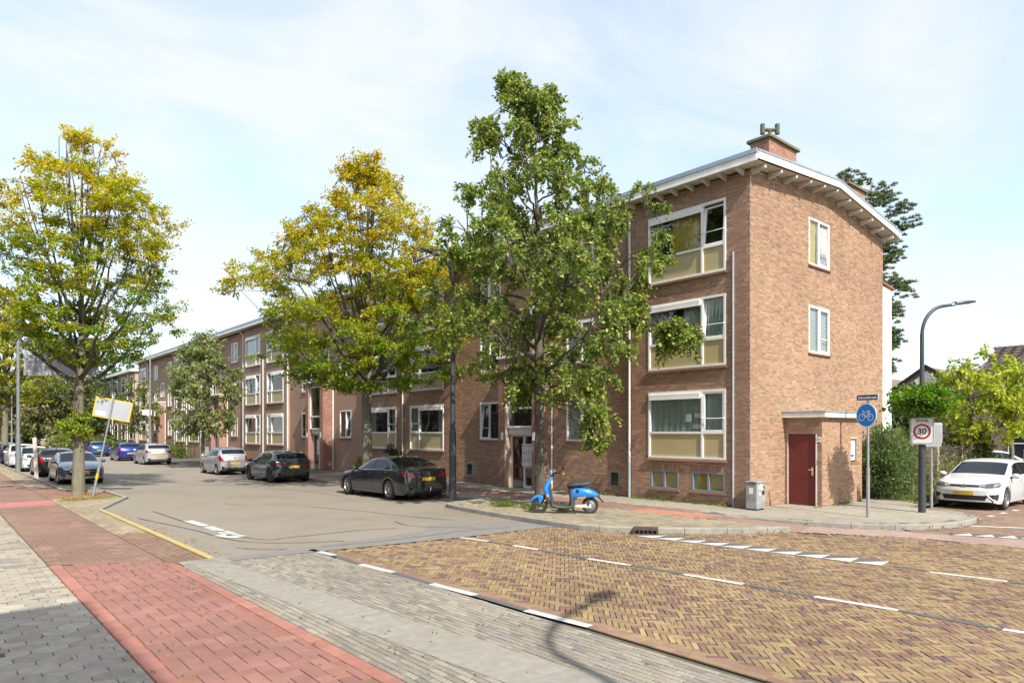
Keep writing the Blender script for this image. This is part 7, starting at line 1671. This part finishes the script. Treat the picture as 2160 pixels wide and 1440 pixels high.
# brown brick house closing the side street
h1 = empty('brick_house', (42,0,0)); tag(h1, 'brown brick house with tiled roof at the right edge', 'building')
m = MB(); m.box((0,-8,0),(8,11.4,5.05)); m.obj('wall', M_bt3, h1); m = MB(); m.box((-.04,-8.02,2.72),(0.0,11.42,2.86)); m.obj('string_course', mat('slate_band',(.10,.10,.12),None,4,.7), h1)
rf = tiled_roof(h1, -.35, 4.95, 4.2, 7.1, -8.3, 11.6); m = MB(); m.add([(-.3,11.4,4.95),(8.3,11.4,4.95),(4.2,11.4,7.05),(-.3,11.3,4.95),(8.3,11.3,4.95),(4.2,11.3,7.05)],[(0,1,2),(5,4,3),(0,3,4,1),(1,4,5,2),(2,5,3,0)]); m.obj('gable', M_bt3, h1)
m = MB(); m.quad((4.2,-8.3,7.1),(8.8,-8.3,4.9),(8.8,11.6,4.9),(4.2,11.6,7.1)); m.obj('back_roof', M_rtile, h1)
simple_windows(h1, -.02, [9.9,7.6,4.5], [.85,3.2], 1.0, 1.5)
for y in (9.9,7.6): m = MB(); m.box((-.03,y-1.0,3.42),(-.012,y,4.0)); m.obj('window_panel', mat('pale_blue_panel',(.40,.52,.55),None,3,.5), h1)
# gable houses behind
def gable_house(label, x, yc, w, zr, ze, d, diamond=False):
    h = empty('gable_house', (x,yc,0)); tag(h, label, 'building')
    m = MB(); m.add([(0,-w/2,0),(0,w/2,0),(0,w/2,ze),(0,0,zr),(0,-w/2,ze),(d,-w/2,0),(d,w/2,0),(d,w/2,ze),(d,0,zr),(d,-w/2,ze)],[(0,1,2,3,4),(9,8,7,6,5),(0,4,9,5),(1,6,7,2)]); m.obj('wall', M_bt4, h)
    for sd_ in (1,-1):
        m = MB(); n = 16
        for r in range(n):
            a, b_ = r/n, (r+1)/n; ya, za = (w/2+.25)*(1-a), ze-.12+(zr+.12-ze)*a; yb, zb = (w/2+.25)*(1-b_), ze-.12+(zr+.12-ze)*b_
            m.add([(-.15,sd_*ya,za+.06),(d,sd_*ya,za+.06),(d,sd_*yb,zb+.02),(-.15,sd_*yb,zb+.02),(-.15,sd_*ya,za),(d,sd_*ya,za)],[(0,1,2,3),(0,4,5,1)])
        stuff(m.obj('roof', M_rtile, h, fix=False))
        m = MB(); m.add([(-.19,sd_*(w/2+.27),ze-.16),(-.19,0,zr+.02),(-.19,0,zr+.16),(-.19,sd_*(w/2+.27),ze-.02),(-.15,sd_*(w/2+.27),ze-.16),(-.15,0,zr+.02),(-.15,0,zr+.16),(-.15,sd_*(w/2+.27),ze-.02)],[(0,1,2,3),(4,7,6,5),(0,4,5,1),(2,6,7,3)]); m.obj('verge_board', M_trim, h)
    if diamond: m = MB(); m.add([(-.03,0,zr-.28),(-.03,-.95,zr-1.05),(-.03,-.4,zr-1.7),(-.03,.4,zr-1.7),(-.03,.95,zr-1.05)],[(0,1,2,3,4)]); m.obj('gable_panel', M_signwhite, h)
    simple_windows(h, -.02, [.9], [1.0], 1.5, 1.4)
gable_house('purple brick gable house with white panel behind the flower basket', 52, 16.9, 8.6, 6.75, 3.7, 13, True)
gable_house('second gable house partly hidden by the white panel', 60, 24.0, 8.6, 7.0, 3.9, 12)
# far end: terrace and block beyond the apartment block
fb = empty('far_block', (18.4,88,0)); tag(fb, 'brick block continuing the street beyond the long apartment block', 'building')
m = MB(); m.box((0,0,0),(9,34,9.3)); m.obj('wall', M_bt, fb); m = MB(); m.box((-.5,-.3,9.3),(9.4,34.3,9.6)); m.obj('roof', M_fascia, fb)
simple_windows(fb, -.02, [2.6+4.2*k for k in range(8)], [1.4,4.2,7.0], 1.9, 1.9)
for y in (3.5,12.0,20.5,29): m = MB(); m.box((-.12,y-.05,0),(-.02,y+.05,9.2)); m.obj('downpipe', M_pipe, fb)
ft = empty('far_terrace', (-20,150,0)); tag(ft, 'low brick terrace closing the far end of the street', 'building')
m = MB(); m.box((0,0,0),(70,9,8.5)); m.obj('wall', M_bt, ft); m = MB(); m.prism([(-.4,8.4),(4.5,11.5),(9.4,8.4)],-.5,70.5,axis='x'); m.obj('roof', M_rtile, ft)
for k in range(22):
    for z in (1.0,4.2):
        m = MB(); frame_bars(m,0,1.5,0,1.7,.09,-.03,.05); f = m.obj('window', M_white_fr, ft, loc=(1.2+3.1*k,-.02,z)); m = MB(); m.box((.09,.0,.09),(1.41,.01,1.61)); m.obj('pane', M_wdark, f)
# opposite side of the street: gives the windows something to mirror
ob = empty('opposite_block', (-9,16,0)); ob.rotation_euler = (0,0,0); tag(ob, 'brick apartment row across the street, seen only as window reflections', 'building')
m = MB(); m.box((-9,0,0),(0,90,9.8)); m.obj('wall', M_bt5, ob); m = MB(); m.box((-9.4,-.4,9.8),(.4,90.4,10.1)); m.obj('roof', M_fascia, ob)
for k in range(24):
    for z in (1.4,4.2,7.0):
        m = MB(); frame_bars(m,0,2.2,0,1.9,.08,-.05,.03); m.box((1.4,-.05,.08),(1.47,.03,1.82)); f = m.obj('window', M_white_fr, ob, loc=(.02,1.3+3.7*k,z), rz=R(90)); m = MB(); m.box((.08,.0,.08),(2.12,.01,1.82)); m.obj('pane', M_wdark, f)
# corner building behind the viewer: its shadow falls on the left pavement
cbk = empty('corner_building', (-24,-14,0)); tag(cbk, 'corner building behind the viewer whose shadow lies on the left pavement', 'building')
m = MB(); m.box((0,0,0),(22.55,10.5,13.2)); m.obj('wall', M_bt5, cbk); m = MB(); m.box((-.2,-.2,13.2),(22.65,10.6,13.4)); m.obj('roof', M_fascia, cbk)
# lamp behind the viewer whose shadow crosses the verge
lamp('street lamp behind the viewer whose shadow crosses the paved verge', (3.2,-2.9,0), 8.4, 2.2, R(14), .085)
